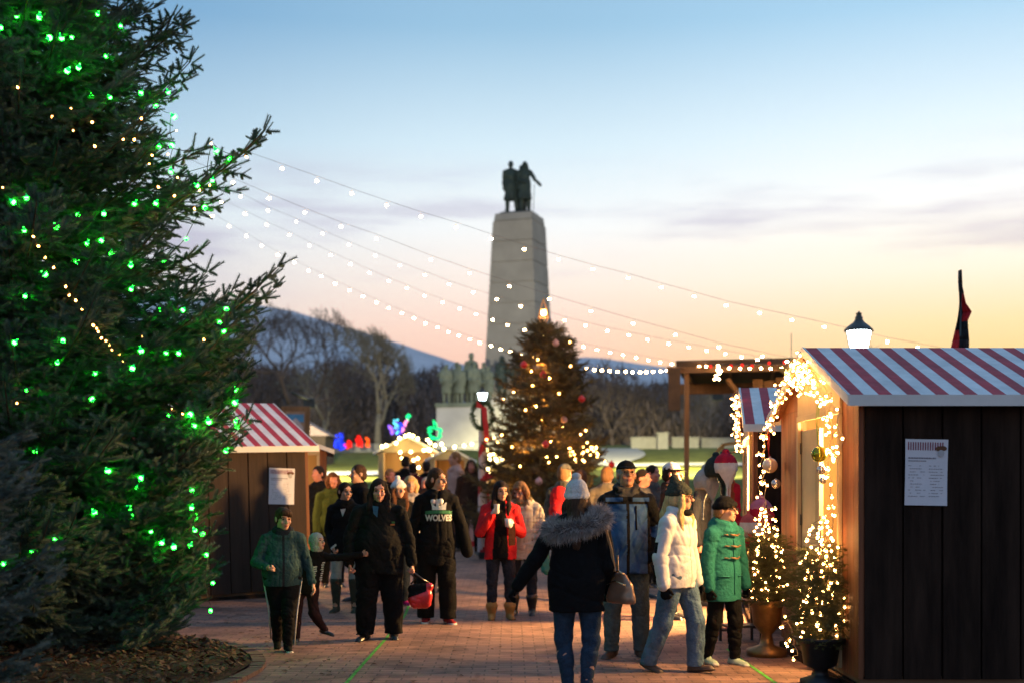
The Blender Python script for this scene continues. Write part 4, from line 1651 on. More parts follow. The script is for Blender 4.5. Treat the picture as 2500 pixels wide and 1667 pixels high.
def statue(par, loc, H, rz, m, coat=True, **kw):
    o, J = person('', 1250 + len(bpy.data.objects) % 97, 1600, H, 0, kw.get('pose'), top=dict(mat=m, o=.07, oc=.05, hem=-.26 * H if coat else -.06 * H, flare=1.12, wr=.03, fr=7, name='coat'),
                  legs=dict(mat=m, o=.03, oa=.04, wr=.012, fr=10), shoes=m, hair=(kw.get('hair', 'long'), m) if kw.get('hair') != 'none' else None, hat=(kw['hat'], m) if kw.get('hat') else None,
                  skin=m, vox=kw.get('vox', .042), lipped=False, parent=par, name='statue', X=0, Y=90, hands=False, bw=kw.get('bw', 1.1))
    o.location = loc
    o.rotation_euler = (0, 0, rz)
    return o, J


statue(mon, (-.62, -.15, zt), 3.95, R(20), BRONZE, hair='short', pose=dict(uaa=(-.12, .05, -1), faa=(.05, -.1, -1), ulb=(.15, -.12, -1), llb=(.1, .1, -1)))
statue(mon, (.0, .45, zt), 3.75, R(10), BRONZE, hair='short', pose=dict(uaa=(-.1, 0, -1)))
statue(mon, (.50, -.25, zt), 3.8, R(30), BRONZE, hair='long', pose=dict(uab=(.55, -.1, -.85), fab=(.65, -.2, -.75), uaa=(-.1, -.1, -1), faa=(.5, -.5, -.2), ulb=(.1, .0, -1)))
MB().tube([(1.34, -.55, zt + 1.95), (1.24, -.5, zt)], .025, 6).build('walking_stick', BRONZE, mon)
MB().tube([(-1.25, -.3, zt + .0), (-.72, -.2, zt + .85)], .03, 6).build('rifle', BRONZE, mon)
# side wing with its bronze company
wing = MB()
wl = Matrix.Rotation(R(20), 3, 'Z')
wing_o = thing('monument_wing', 'low granite pedestal wing carrying a crowd of pale bronze figures, left of the tall shaft', 'monument', (P(1145, 0, 84)[0], 84, 3.6), R(-16))
zw = P(0, 985, 84)[2] - 3.6
MB().box((-1.95, -1.2, -.8), (1.75, 1.3, zw - .28)).build('pedestal', LIT_GR, wing_o, bevel=.03)
MB().box((-2.03, -1.28, zw - .278), (1.83, 1.38, zw)).build('coping', PATINA, wing_o, bevel=.03)
MB().box((1.86, -1.0, -.8), (4.2, 1.5, zw + .3)).build('pedestal', LIT_GR, wing_o, bevel=.03)
rs = np.random.default_rng(6)
for i, (x, y, H) in enumerate(((-1.45, -.5, 2.75), (-.9, .1, 2.95), (-.45, -.6, 2.7), (.05, .1, 3.1), (.0, .5, 3.6), (.55, -.5, 2.8), (.95, .3, 2.9), (1.45, -.2, 2.6))):
    statue(wing_o, (x, y, zw - .02), H, R(rs.uniform(-50, 50)), PATINA, hat='cap' if i % 3 == 1 else None, hair='short', vox=.05, pose=dict(uaa=(-.2, -.1, -1), faa=(.2, -.6, -.4)))
for x, y, H in ((2.3, .2, 3.0), (3.4, .3, 2.8)):
    statue(wing_o, (x, y, zw + .28), H, R(25), BRONZE, hair='long', vox=.05, pose=dict(uab=(.4, -.1, -1)))


def horse(par, loc, rz, s, m):
    F = Field((-1.3 * s, -.45 * s, 0), (1.5 * s, .45 * s, 2.2 * s), .05)
    F.chain([(-.75 * s, 0, 1.15 * s), (0, 0, 1.1 * s), (.62 * s, 0, 1.18 * s)], [.30 * s, .28 * s, .31 * s], .08)
    F.chain([(.72 * s, 0, 1.3 * s), (1.0 * s, 0, 1.75 * s)], [.22 * s, .13 * s], .08)
    F.chain([(1.0 * s, 0, 1.8 * s), (1.35 * s, 0, 1.5 * s)], [.13 * s, .07 * s], .04)
    for sy in (-1, 1):
        F.chain([(.62 * s, sy * .16 * s, 1.0 * s), (.68 * s, sy * .16 * s, .55 * s), (.66 * s, sy * .16 * s, .04 * s)], [.13 * s, .075 * s, .06 * s], .04)
        F.chain([(-.72 * s, sy * .16 * s, 1.05 * s), (-.62 * s, sy * .16 * s, .72 * s), (-.86 * s, sy * .16 * s, .5 * s), (-.8 * s, sy * .16 * s, .04 * s)], [.19 * s, .11 * s, .075 * s, .06 * s], .04)
        F.cone((1.0 * s, sy * .06 * s, 1.9 * s), (1.0 * s, sy * .08 * s, 2.0 * s), .05 * s, .02 * s, .02)
    F.chain([(-1.0 * s, 0, 1.25 * s), (-1.15 * s, 0, .7 * s)], [.09 * s, .05 * s], .04)
    o = F.build('horse_statue', m, par)
    o.location = loc
    o.rotation_euler = (0, 0, rz)


horse(wing_o, (-.6, .75, zw - .02), R(195), 1.35, PATINA)

# ------------------------------------------------------------------ timber pavilion
TIMB = mat('pavilion_timber', (.20, .105, .045), .8, .35, 4, bump=.4, bscale=20, stretch=(1, 1, .15))
TIMB_D = mat('pavilion_dark', (.075, .045, .025), .85, .3, 4)
pav = thing('pavilion', 'open timber stage pavilion with flat roof behind the right huts', 'pavilion', (3.6, 27, 0))
dx, dy = 9.0, -2.2                     # roof edge runs right and a little nearer
zr_ = P(0, 880, 27)[2]


def pv(u, v, z): return (u * dx - v * dy * .6, u * dy + v * 7.0, z)


MB().prism([pv(0, 0, zr_ - .14), pv(1, 0, zr_ - .14), pv(1, 1, zr_ - .05), pv(0, 1, zr_ - .05)], (0, 0, 0), (0, 0, .14)).build('roof', TIMB_D, pav)
MB().bar(pv(-.02, -.012, zr_ - .22), pv(1.02, -.012, zr_ - .22), .10, .13).build('beam', TIMB, pav)
MB().bar(pv(-.02, .6, zr_ - .30), pv(1.02, .6, zr_ - .30), .10, .26).build('beam', TIMB, pav)
for k in range(10):
    u = .02 + k * .105
    MB().bar(pv(u, -.03, zr_ - .18), pv(u, 1, zr_ - .12), .06, .055).build('rafter', TIMB, pav)
for u, v in ((.025, 0.012), (.52, .012), (.98, .012), (.52, .6), (.98, .6)):
    p = pv(u, v, 0)
    MB().bar((p[0], p[1], 0), (p[0], p[1], zr_ - .29), .10, .10).build('post', TIMB, pav)
for u in (.12, .30, .62):
    MB().bar(pv(u - .0, .05, zr_ - .40), pv(u + .055, .10, zr_ - 1.05), .09, .09).build('brace', TIMB, pav)
b = MB()
u = .18
rb_ = np.random.default_rng(1)
while u < .98:
    p = np.array(pv(u, .10, 0)); q = np.array(pv(u + .026, .10, 0))
    c_ = rb_.uniform(0, .08)
    b.prism([(p[0], p[1], 1.2), (q[0] - .02, q[1], 1.2), (q[0] - .02, q[1], zr_ - .34 - c_), (p[0], p[1], zr_ - .34 - c_)], (0, 0, 0), (0, .03, 0))
    u += .027
b.build('back_wall', TIMB, pav)
MB().box((-.3, .2, 1.2), (6.8, 5.5, 1.35)).build('stage_deck', TIMB_D, pav) if False else None
pb = P(1646, 950, 26.6)
t = thing('banner', 'dark brown hanging banner at the pavilion corner post', 'banner', (pb[0], 26.6, pb[2]))
MB().box((-.13, -.02, -.46), (.13, .02, .46)).build('cloth', TIMB_D, t)
MB().tube([(-.16, 0, .47), (.16, 0, .47)], .02, 6).build('rod', TIMB, t)

# wooden handrail on the right lawn
hr = thing('handrail', 'pale wooden handrail climbing right of the pavilion post, lit yellow', 'handrail', (P(1712, 0, 30)[0], 30, 0))
RAILW = mat('rail_timber', (.42, .29, .12), .7, .2, 5)
pr = [P(1700, 1165, 30), P(1722, 1135, 30), P(1765, 1085, 30), P(1800, 1080, 30)]
orig = np.array([P(1712, 0, 30)[0], 30, 0])
pr = [p - orig for p in pr]
for i in range(3): MB().bar(pr[i], pr[i + 1], .05, .07).build('rail', RAILW, hr)
for p in pr[:3]: MB().bar((p[0], p[1] + .05, -.02), (p[0], p[1] + .05, p[2] + .03), .07, .07).build('post', RAILW, hr)

# ------------------------------------------------------------------ lamp posts
LAMPG = emis('lamp_glass', (.80, .95, 1.0), 22)
LANT = mat('lantern_metal', (.045, .055, .05), .5, .2, 6, spec=.5)


def lantern(label, px, ptop, pbot, Y, W, emat=None, pole=True, energy=60):
    c = P(px, 0, Y)
    zt_, zb_ = P(0, ptop, Y)[2], P(0, pbot, Y)[2]
    t = thing('street_lamp', label, 'street lamp', (c[0], Y, 0), group='lantern street lamps')
    h = zt_ - zb_
    MB().lathe([(W * .33, 0), (W * .5, h * .50)], (0, 0, zb_), 6).build('lamp_glass', emat or LAMPG, t)
    MB().lathe([(W * .62, h * .50), (W * .60, h * .54), (W * .46, h * .62), (W * .24, h * .72), (W * .15, h * .80), (W * .17, h * .84), (W * .13, h * .86), (W * .10, h * .93), (W * .14, h * .94), (W * .04, h * .97), (W * .03, h)], (0, 0, zb_), 8).build('cap', LANT, t, True)
    fr = MB()
    for k in range(6):
        a = 2 * PI * k / 6
        fr.tube([(W * .335 * math.cos(a), W * .335 * math.sin(a), zb_), (W * .51 * math.cos(a), W * .51 * math.sin(a), zb_ + h * .5)], .012, 4)
    fr.build('frame', LANT, t)
    MB().lathe([(.09, 0), (.09, .3), (.06, .36), (.05, .5), (.04, zb_ - .12), (.07, zb_ - .08), (W * .36, zb_ - .01)], (0, 0, 0), 10).build('pole', LANT, t, True)
    return t, zb_ + h * .25


lt, lz = lantern('tall lantern glowing white above the roof of the right-edge hut', 2097, 760, 858, 20, .40)
lamp('lantern_light', 'POINT', (P(2097, 0, 20)[0], 20, lz), 90, (.85, .95, 1), .2)
lt2, lz2 = lantern('lantern on the pole wrapped in red and white candy stripes, wreath under it', 1178, 942, 976, 27, .22, energy=20)
STR_W = mat('ribbon_white', (.62, .52, .50), .7, .1)
STR_R = mat('ribbon_red', (.50, .025, .03), .7, .15)
wb = MB()
n = 46
for k in range(n):
    z0_, z1_ = lz2 - .75 - (lz2 - .9) * k / n, lz2 - .75 - (lz2 - .9) * (k + 1) / n
    for j in range(12):
        wb.cur = 1 if ((j + k * .9) % 12) < 4 else 0
        a0, a1 = 2 * PI * j / 12, 2 * PI * (j + 1) / 12
        r_w = .085 + .025 * (k / n)
        wb.add([(r_w * math.cos(a0), r_w * math.sin(a0), z0_), (r_w * math.cos(a1), r_w * math.sin(a1), z0_), (r_w * math.cos(a1), r_w * math.sin(a1), z1_), (r_w * math.cos(a0), r_w * math.sin(a0), z1_)], [(0, 3, 2, 1)])
wb.build('wrap', [STR_W, STR_R], lt2)
wr = thing('wreath', 'green wreath with red ribbon under the lantern of the striped pole', 'wreath', (P(1178, 0, 27)[0], 26.78, lz2 - .42))
rr_ = np.random.default_rng(3)
q = 500
a_ = rr_.uniform(0, 2 * PI, q)
pos = np.stack([.20 * np.cos(a_), rr_.normal(0, .03, q), .26 * np.sin(a_)], 1)
dd = rr_.normal(0, 1, (q, 3)); dd[:, 0] += np.cos(a_); dd[:, 2] += np.sin(a_)
crown_mesh('greenery', (pos, dd, np.tile([0, 1., .1], (q, 1)), np.full(q, .55)), T_CEN, foliage_mat('wreath_green', (.02, .05, .02), (.04, .09, .03), (.06, .12, .05), 5), wr)
MB().prism([(-.02, -.06, .20), (.10, -.07, .16), (.16, -.07, -.55), (.06, -.07, -.62)], (0, 0, 0), (0, -.01, 0)).prism([(-.12, -.07, .30), (.0, -.07, .22), (-.02, -.07, .14), (-.14, -.07, .16)], (0, 0, 0), (0, -.02, 0)).build('ribbon', STR_R, wr)

FLOODM = emis('flood_lens', (1, 1, .82), 120)


def flood(label, px, py, Y, energy, aim):
    c = P(px, py, Y)
    g = float(gz(Y)) - .1
    t = thing('floodlight', label, 'floodlight', (c[0], Y, g), group='floodlights on poles')
    H = c[2] - g
    MB().tube([(0, .12, 0), (0, .12, H + .1)], .05, 8).build('pole', LANT, t, True)
    MB().box((-.22, -.02, H - .16), (.22, .14, H + .18)).build('housing', LANT, t, bevel=.02)
    MB().lathe([(.02, 0), (.15, .005)], (0, 0, 0), 16).build('lens', FLOODM, t)
    l = t.children[-1]
    l.rotation_euler = (R(90), 0, 0)
    l.location = (0, -.03, H)
    lamp('flood_beam', 'SPOT', (c[0], Y + .4, c[2] + .1), energy * 60, (1, .90, .42), .15, aim, R(40))


flood('floodlight flaring above the sign behind the left striped hut', 755, 983, 46, 330, (-8.8, 57, 2.0))
flood('floodlight flaring left of the second right hut, behind the pavilion post', 1753, 966, 48, 1500, (7.0, 62, 2.3))
lamp('flood_back', 'SPOT', (P(755, 983, 47)[0], 47.5, P(755, 983, 47)[2]), 20000, (1, .93, .72), .15, (-9, 96, 9), R(120))
lamp('flood_back', 'SPOT', (P(1753, 966, 49)[0], 49.5, P(1753, 966, 49)[2]), 14000, (1, .93, .8), .15, (14, 96, 8), R(120))

# painted board behind the left hut
sb = P(722, 1030, 40)
t = thing('signboard', 'brown framed sign with a blue and white picture behind the left striped hut', 'sign', (sb[0], 40, 0), R(8))
zc = sb[2]
MB().box((-.42, 0, .0), (-.32, .1, zc + .5)).box((.34, 0, 0), (.44, .1, zc + .5)).build('post', TIMB, t, bevel=.01)
MB().box((-.46, -.03, zc + .36), (.46, .0, zc + .52)).box((-.46, -.03, zc - .75), (-.34, .0, zc + .358)).box((.30, -.03, zc - .75), (.46, .0, zc + .358)).build('frame', TIMB, t, bevel=.01)
pm = MB()
pm.box((-.34, -.012, zc - .75), (.30, -.002, zc + .358))
pm.cur = 1
pm.prism([(-.30, -.014, zc + .05), (.26, -.014, zc - .0), (.26, -.014, zc + .26), (-.30, -.014, zc + .26)], (0, 0, 0), (0, -.004, 0))
pm.cur = 2
pm.prism([(-.32, -.020, zc - .25), (.10, -.020, zc - .55), (.26, -.020, zc - .2), (.12, -.020, zc + .02), (.0, -.020, zc + .14), (-.14, -.020, zc + .03)], (0, 0, 0), (0, -.004, 0))
pm.build('picture', [mat('sign_tan', (.30, .20, .13), .7), mat('sign_blue', (.07, .24, .42), .7), mat('sign_pale', (.50, .42, .40), .7)], t)
# small pitched shed roof behind it
t = thing('shed', 'low shed with a pinkish pitched roof far behind the left striped hut', 'shed', (P(748, 0, 62)[0], 62, float(gz(62)) - .1))
zs = P(0, 1062, 62)[2] - t.location.z
MB().box((-1.9, 0, 0), (.95, 3, zs)).build('wall', WOOD_BROWN, t)
MB().prism([(-2.2, -.2, zs - .02), (1.2, -.2, zs - .02), (-.5, -.2, zs + .95)], (0, 0, 0), (0, 3.5, 0)).build('roof', mat('shed_roof', (.24, .17, .16), .85), t)

# red framed stand
RED = mat('red_paint', (.42, .018, .025), .5, .15, 6)
PINK = mat('pink_panel', (.52, .34, .32), .8, .1, 3)
rp_ = P(1152, 1318, 33)
t = thing('photo_frame', 'red-painted timber frame with pale panels standing past the long-haired walker', 'frame stand', (rp_[0], 32.5, 0), R(4))
zt2 = P(0, 1152, 33)[2]
for x in (-.33, .42): MB().box((x - .06, -.06, 0), (x + .06, .06, zt2)).build('post', RED, t, bevel=.01)
MB().box((-.38, -.075, zt2 - .16), (.62, -.062, zt2 - .04)).build('rail', RED, t, bevel=.005)
MB().box((-.27, -.05, 0), (.36, .05, .14)).build('rail', RED, t, bevel=.005)
MB().box((-.27, -.03, .142), (.36, .03, .95)).build('panel', PINK, t)
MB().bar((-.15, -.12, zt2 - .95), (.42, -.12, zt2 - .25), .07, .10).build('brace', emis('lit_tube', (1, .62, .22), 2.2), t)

# flag behind the right hut
FLAGB = mat('flag_black', (.010, .009, .011), .8, .2)
FLAGR = mat('flag_red', (.50, .014, .018), .75, .15)
fl = P(2345, 858, 17)
t = thing('flag', 'tall narrow black and red flag rising above the right-edge hut roof', 'flag', (fl[0], 17, 0))
zt3 = P(0, 660, 17)[2]
MB().tube([(0, 0, 0), (0, 0, zt3)], [.03, .012], 8).build('pole', LANT, t, True)
cl = MB()
prof = [(660, -1, 1), (690, -2, 5), (715, -3, 9), (740, -4, 11), (762, -5, 20), (785, -6, 12), (805, -8, 14), (830, -12, 18), (858, -18, 19), (930, -26, 24)]
rows_ = []
for py, a, c in prof:
    rows_.append([P(2344 + 1.3 * (a + (c - a) * u), py, 17) - np.array([fl[0], 17, 0]) + np.array([0, .05 * math.sin(5 * u + py * .04), 0]) for u in np.linspace(0, 1, 7)])
for i in range(len(rows_) - 1):
    for j in range(6):
        red = (j >= 3 and 2 <= i <= 4) or (j <= 1 and i >= 6)
        cl.cur = 1 if red else 0
        A, B = rows_[i], rows_[i + 1]
        e = np.array([0, .006, 0])
        cl.add([A[j], A[j + 1], B[j + 1], B[j]], [(0, 1, 2, 3)])
me_o = cl.build('cloth', [FLAGB, FLAGR], t, True)
sm = me_o.modifiers.new('Solidify', 'SOLIDIFY'); sm.thickness = .004
# ------------------------------------------------------------------ strings of lights
K = 2500 / 2352.0
BULB_W = emis('bulb_warm', (1, .58, .24), 130)
CABLE = mat('cable', (.03, .03, .03), .6, .1)
CABLE_S = mat('cable_span', (.20, .18, .17), .6, .1)


def bulb_mesh(name, m, r, h, nu=8, shape='drop', rim=None):
    mb = MB()
    if shape == 'drop':
        mb.lathe([(r * .30, 0), (r * .45, -h * .15), (r * .95, -h * .42), (r, -h * .60), (r * .75, -h * .84), (r * .1, -h)], (0, 0, 0), nu)
    elif shape == 'cone':
        mb.lathe([(r * .45, 0), (r * .95, -h * .5), (r * 1.0, -h * .75), (r * .8, -h)], (0, 0, 0), nu)
    elif shape == 'ball':
        mb.ball((0, 0, 0), r, nu, 6)
    mi = None
    if rim is not None:  # dimmer coloured band paints a glow halo round the bright bulb core
        segs = (0, 1, 4) if shape == 'drop' else (0,)
        mi = [1 if (i // nu in segs) else 0 for i in range(len(mb.f))]
    return mesh_np(name, np.array(mb.v), mb.f, [m] + ([rim] if rim is not None else []), mi, True)


BM = bulb_mesh('bulb', BULB_W, .025, .068, rim=emis('bulb_halo', (1, .50, .16), 1.3, False))
SOCK = mat('socket', (.02, .02, .02), .6)


def strand(label, pts, Y0, Y1, scale=1.0, extend=True, sag=0.0):
    n = len(pts)
    Q = []
    for i, (x, y) in enumerate(pts):
        Yd = 1 / ((1 - i / (n - 1)) / Y0 + (i / (n - 1)) / Y1)
        Q.append(P(x * K, y * K, Yd))
    Q = np.array(Q)
    base = Q[0].copy()
    t = thing('string_lights', label, 'string lights', base, group='strings of warm bulbs over the plaza')
    up = np.array([0, 0, .075 * scale])
    line = [q - base + up for q in Q]
    if extend:
        line = [line[0] + (line[0] - line[1]) * 1.2] + line + [line[-1] + (line[-1] - line[-2]) * 1.2]
    MB().tube(line, .0028, 4).build('cable', CABLE_S, t, True)
    for q in Q:
        o = link('bulb', BM, t, q - base + np.array([0, 0, .04 * scale]))
        o.scale = (scale,) * 3


S1 = [(648, 388), (728, 416), (808, 445), (888, 472), (967, 498), (1048, 522), (1128, 549), (1204, 573), (1283, 597), (1361, 619), (1443, 639), (1519, 661), (1594, 681), (1668, 702), (1745, 719), (1819, 735), (1893, 751), (1967, 768), (2038, 785), (2108, 798), (2180, 812)]
S2 = [(535, 420), (618, 456), (700, 489), (783, 521), (865, 549), (989, 597), (1079, 628), (1170, 658), (1262, 687), (1357, 715), (1454, 743), (1551, 769), (1651, 797), (1751, 818), (1808, 830)]
S3 = [(553, 452), (615, 484), (680, 510), (741, 537), (801, 563), (862, 588), (918, 610), (976, 632), (1031, 653), (1087, 672), (1141, 688), (1196, 704), (1248, 720), (1297, 736), (1345, 748), (1395, 760), (1444, 770), (1487, 780), (1536, 789), (1582, 797), (1623, 805), (1666, 812), (1703, 820), (1740, 826)]
S4 = [(508, 465), (563, 492), (613, 517), (664, 540), (711, 564), (759, 586), (805, 607), (848, 627), (893, 646), (934, 662), (975, 680), (1016, 695), (1056, 709), (1093, 722), (1132, 735), (1166, 747), (1205, 758), (1240, 769), (1275, 779), (1308, 788), (1340, 796), (1371, 803), (1401, 809), (1431, 815), (1461, 821), (1489, 827), (1516, 832), (1543, 836)]
S5 = [(488, 497), (526, 520), (566, 543), (601, 565), (638, 586), (676, 603), (709, 622), (738, 635), (770, 652), (803, 667), (834, 681), (865, 695), (893, 708), (923, 720), (951, 731), (977, 743), (1005, 752), (1030, 763), (1054, 771), (1079, 779), (1102, 787), (1128, 794), (1150, 802), (1172, 807), (1195, 815), (1218, 821), (1241, 827), (1264, 832), (1287, 837), (1308, 841), (1328, 844)]
S6 = [(1346, 846), (1365, 849), (1382, 850), (1400, 851), (1418, 853), (1437, 853), (1453, 854), (1470, 854), (1484, 854), (1500, 853), (1518, 852), (1532, 850), (1545, 849), (1560, 847), (1575, 845), (1592, 843), (1606, 842)]
S7 = [(1622, 841), (1650, 843), (1675, 845), (1700, 846), (1722, 846), (1748, 845), (1770, 846), (1795, 845), (1820, 843), (1842, 840)]
strand('topmost string of bulbs, crossing the sky from the spruce to behind the white lantern', S1, 19, 20.5)
strand('second string of bulbs from the top, crossing the middle of the shaft of the monument', S2, 20, 21)
strand('third string of bulbs from the top, passing the tip of the decorated conifer', S3, 27, 25.5, 1.05)
strand('fourth string of bulbs from the top, passing behind the decorated conifer', S4, 31, 29.5, 1.15)
strand('lowest string of bulbs, sagging from the spruce down to the left side of the conifer', S5, 37, 31, 1.25)
strand('nearly level string of bulbs between the decorated conifer and the pavilion corner', S6, 31, 26.8, 1.2)
strand('string of bulbs hung along the front edge of the pavilion roof', S7, 26.4, 24.6, 1.0)
# pavilion icicle clusters
t = thing('light_cluster', 'small bunch of hanging yellow bulbs under the pavilion corner', 'light cluster', P(1752, 905, 25.5))
for i, (x, y) in enumerate(((1748, 912), (1756, 906), (1752, 898), (1760, 900), (1745, 920), (1755, 920), (1753, 888))):
    link('bulb', BM, t, P(x, y, 25.5) - np.array(t.location))
GOLD_ST = mat('star_gold', (.55, .30, .05), .5, .3, 4)
t = thing('star_lantern', 'golden star lantern hanging under the pavilion eave beside the lit gable', 'star lantern', P(1932, 910, 23.5))
pts = [(.30 * (1 if i % 2 == 0 else .42) * math.sin(2 * PI * i / 10), 0, .30 * (1 if i % 2 == 0 else .42) * math.cos(2 * PI * i / 10)) for i in range(10)]
MB().prism(pts, (0, -.05, 0), (0, .05, 0)).build('star', GOLD_ST, t)
MB().ball((0, -.07, 0), (.07, .02, .10), 8, 6).build('bulb', emis('star_glow', (1, .75, .3), 4), t)
MB().tube([(0, 0, .30), (0, 0, .75)], .006, 4).build('cord', CABLE, t)
RED_B = emis('bulb_red', (1, .03, .02), 1.5, sample=False)
t = thing('red_light_string', 'row of small red bulbs along the pavilion roof beam', 'light string', P(1800, 885, 25))
RBM = bulb_mesh('bulb', RED_B, .035, .08, 6, 'ball')
for x, y in ((1735, 894), (1785, 893), (1812, 891), (1836, 893), (1878, 886), (1915, 884), (1937, 886), (1965, 880)): link('bulb', RBM, t, P(x, y, 25) - np.array(t.location))
MB().tube([P(x, y - 4, 25) - np.array(t.location) for x, y in ((1735, 894), (1785, 893), (1836, 893), (1878, 886), (1965, 880))], .006, 4).build('cable', CABLE, t)

# ---- green and amber bulbs in the big spruce
GREEN = emis('bulb_green', (.010, 1.0, .014), 105)
AMBER = emis('bulb_amber', (1, .40, .09), 26)
GM = bulb_mesh('bulb', GREEN, .021, .066, 8, rim=emis('green_halo', (.01, .75, .20), 1.2, False))
AM = bulb_mesh('bulb', AMBER, .011, .026, 6)
z1 = [(90, 75), (255, 80), (630, 75), (770, 150), (335, 235), (380, 215), (470, 225), (445, 430), (510, 410), (690, 345), (905, 572), (690, 605), (600, 600), (990, 660), (1090, 725), (1065, 570), (1018, 915), (1110, 915), (1365, 940), (1455, 1010), (1090, 1070), (1360, 1130), (1240, 1170), (1300, 1315), (1005, 1275), (870, 1278), (665, 1340), (505, 1355), (165, 1235), (60, 1270), (345, 1425), (150, 1450), (565, 1535), (660, 1520), (1185, 1520), (5, 150)]
z2 = [(490, 210), (712, 153), (835, 238), (265, 295), (1050, 210), (848, 388), (165, 430), (1018, 530), (1180, 525), (1440, 523), (1400, 608), (1412, 655), (112, 728), (405, 718), (755, 710), (893, 770), (1075, 795), (1150, 793), (370, 860), (855, 885), (622, 930), (170, 1040), (575, 1088), (1495, 1028), (1520, 1110), (1098, 1195), (1243, 1248), (1325, 1222), (1510, 1233), (1502, 1268), (1230, 1188), (235, 1422), (675, 1545), (1455, 1420)]
z3 = [(608, 330), (725, 545), (745, 595), (860, 680), (942, 742), (992, 760), (1100, 757), (1105, 540), (1128, 600), (1108, 675), (1145, 692), (1197, 822), (530, 570), (312, 710), (187, 795), (35, 870), (1228, 980), (1215, 1140), (823, 370), (788, 428), (1090, 443)]
o1 = [(107, 550), (333, 735), (455, 688), (467, 828), (595, 778), (600, 925), (790, 885), (862, 885), (905, 750), (1130, 830), (1350, 910), (1068, 980), (957, 1045), (970, 985), (1565, 995), (1130, 1128), (1275, 1208), (1118, 1245), (1005, 1187), (15, 1195), (1240, 1325), (1340, 1175)]
o2 = [(205, 68), (243, 130), (292, 200), (347, 262), (420, 383), (445, 440), (482, 470), (515, 527), (590, 630), (615, 652), (630, 672), (652, 713), (675, 733), (697, 752), (712, 788), (735, 803), (760, 815), (778, 855), (1300, 720), (915, 700), (110, 1125), (1160, 1195), (1098, 1165)]
green_px = [(x / 2.613, y / 2.613) for x, y in z1] + [(x / 2.613, 550 + y / 2.613) for x, y in z2] + [(x / 2.351, 1000 + y / 2.351) for x, y in z3]
amber_px = [(x / 2.613, y / 2.613) for x, y in o1] + [(x / 2.613, 550 + y / 2.613) for x, y in o2]
tw = BIGTW[0] + np.array([TX, TY, 0])
tpx = 1250 + FPX * tw[:, 0] / tw[:, 1]
tpy = HZ - FPX * (tw[:, 2] - CZ) / tw[:, 1]


def on_tree(px, py, gap):
    d2 = (tpx - px) ** 2 + (tpy - py) ** 2
    near = np.where(d2 < 16 ** 2)[0]
    if len(near) < 3: near = np.argsort(d2)[:6]
    Y = np.min(tw[near, 1])
    return P(px, py, Y - gap)


def tree_string(name, label, pix, bm, parent_loc, gap, hang, link_d, group=None, cat='light string'):
    t = thing(name, label, cat, parent_loc, group=group)
    pos = [on_tree(x, y, gap) for x, y in pix]
    b0 = np.array(parent_loc, float)
    rr = np.random.default_rng(9)
    for p in pos:
        o = link('bulb', bm, t, p - b0)
        o.rotation_euler = (rr.uniform(-.9, .9), rr.uniform(-.9, .9), 0)
        o.scale = (rr.uniform(.72, 1.15),) * 3
    # wire between neighbouring bulbs
    left = list(range(1, len(pos)))
    order = [0]
    while left:
        j = min(left, key=lambda q: np.linalg.norm(pos[q] - pos[order[-1]]))
        left.remove(j); order.append(j)
    ln = []
    for a_, c_ in zip(order[:-1], order[1:]):
        a, c = pos[a_] - b0, pos[c_] - b0
        dist = np.linalg.norm(a - c)
        ln.append(a + np.array([0, .01, .004]))
        inn = np.array([TX, TY, 0]) - pos[a_]
        inn[2] = 0
        k_ = .05 if dist < link_d else .5
        for f in (.25, .5, .75):
            ln.append(a + (c - a) * f + inn * k_ * math.sin(PI * f) * min(dist, 1) + np.array([0, .02, -.08 * min(dist, .6) * math.sin(PI * f)]))
    ln.append(pos[order[-1]] - b0)
    MB().tube(ln, .0035, 4).build('cable', CABLE, t, True)


tree_string('green_light_string', 'string of large green bulbs wound round the huge spruce', green_px, GM, (TX, TY, 1), .012, .05, .62)
tree_string('amber_light_string', 'string of tiny amber lights wound through the huge spruce', amber_px, AM, (TX, TY, 1), .03, .02, .42)

# ---- garlands on the near hut
MINI = emis('bulb_mini', (1, .46, .13), 60)
MM = bulb_mesh('bulb', MINI, .0100, .030, 6, 'cone', rim=emis('mini_halo', (1, .36, .06), 1.2, False))
WIRE = mat('garland_wire', (.55, .38, .20), .6, .1)


def garland(label, runs, n_each, seed, x0=2.515, group='mini light garlands', spread_=.07, mesh=None, slope=0.0, yref=0.0):
    rg_ = np.random.default_rng(seed)
    first = np.array([x0 + slope * (runs[0][0][0] - yref), runs[0][0][0], runs[0][0][1]])
    t = thing('light_garland', label, 'light garland', first, group=group)
    wire = MB()
    for run, n in zip(runs, n_each):
        pts = np.array([(x0 + slope * (y - yref), y, z) for y, z in run])
        seg = np.linalg.norm(np.diff(pts, axis=0), axis=1)
        cum = np.concatenate([[0], np.cumsum(seg)]) / seg.sum()
        ln = []
        for f in np.linspace(0, 1, max(8, n)):
            p = np.array([np.interp(f, cum, pts[:, k]) for k in range(3)]) + rg_.normal(0, .018, 3) * np.array([.4, 1, 1])
            ln.append(p - first)
        wire.tube(ln, .0032, 4)
        for i in range(n):
            q = ln[i % len(ln)]
            e = q + np.array([rg_.uniform(-.06, .0), rg_.normal(0, spread_), rg_.normal(-.02, spread_ * .8)])
            wire.tube([q, (q + e) / 2 + rg_.normal(0, .01, 3), e], .0022, 3)
            o = link('bulb', mesh or MM, t, e)
            o.rotation_euler = (rg_.uniform(-.7, .7), rg_.uniform(-.7, .7), 0)
    wire.build('wire', WIRE, t, True)


def rake(y):      # roof line of the near hut
    return 2.27 + .356 * (1.35 - abs(y - 10.75)) - .06


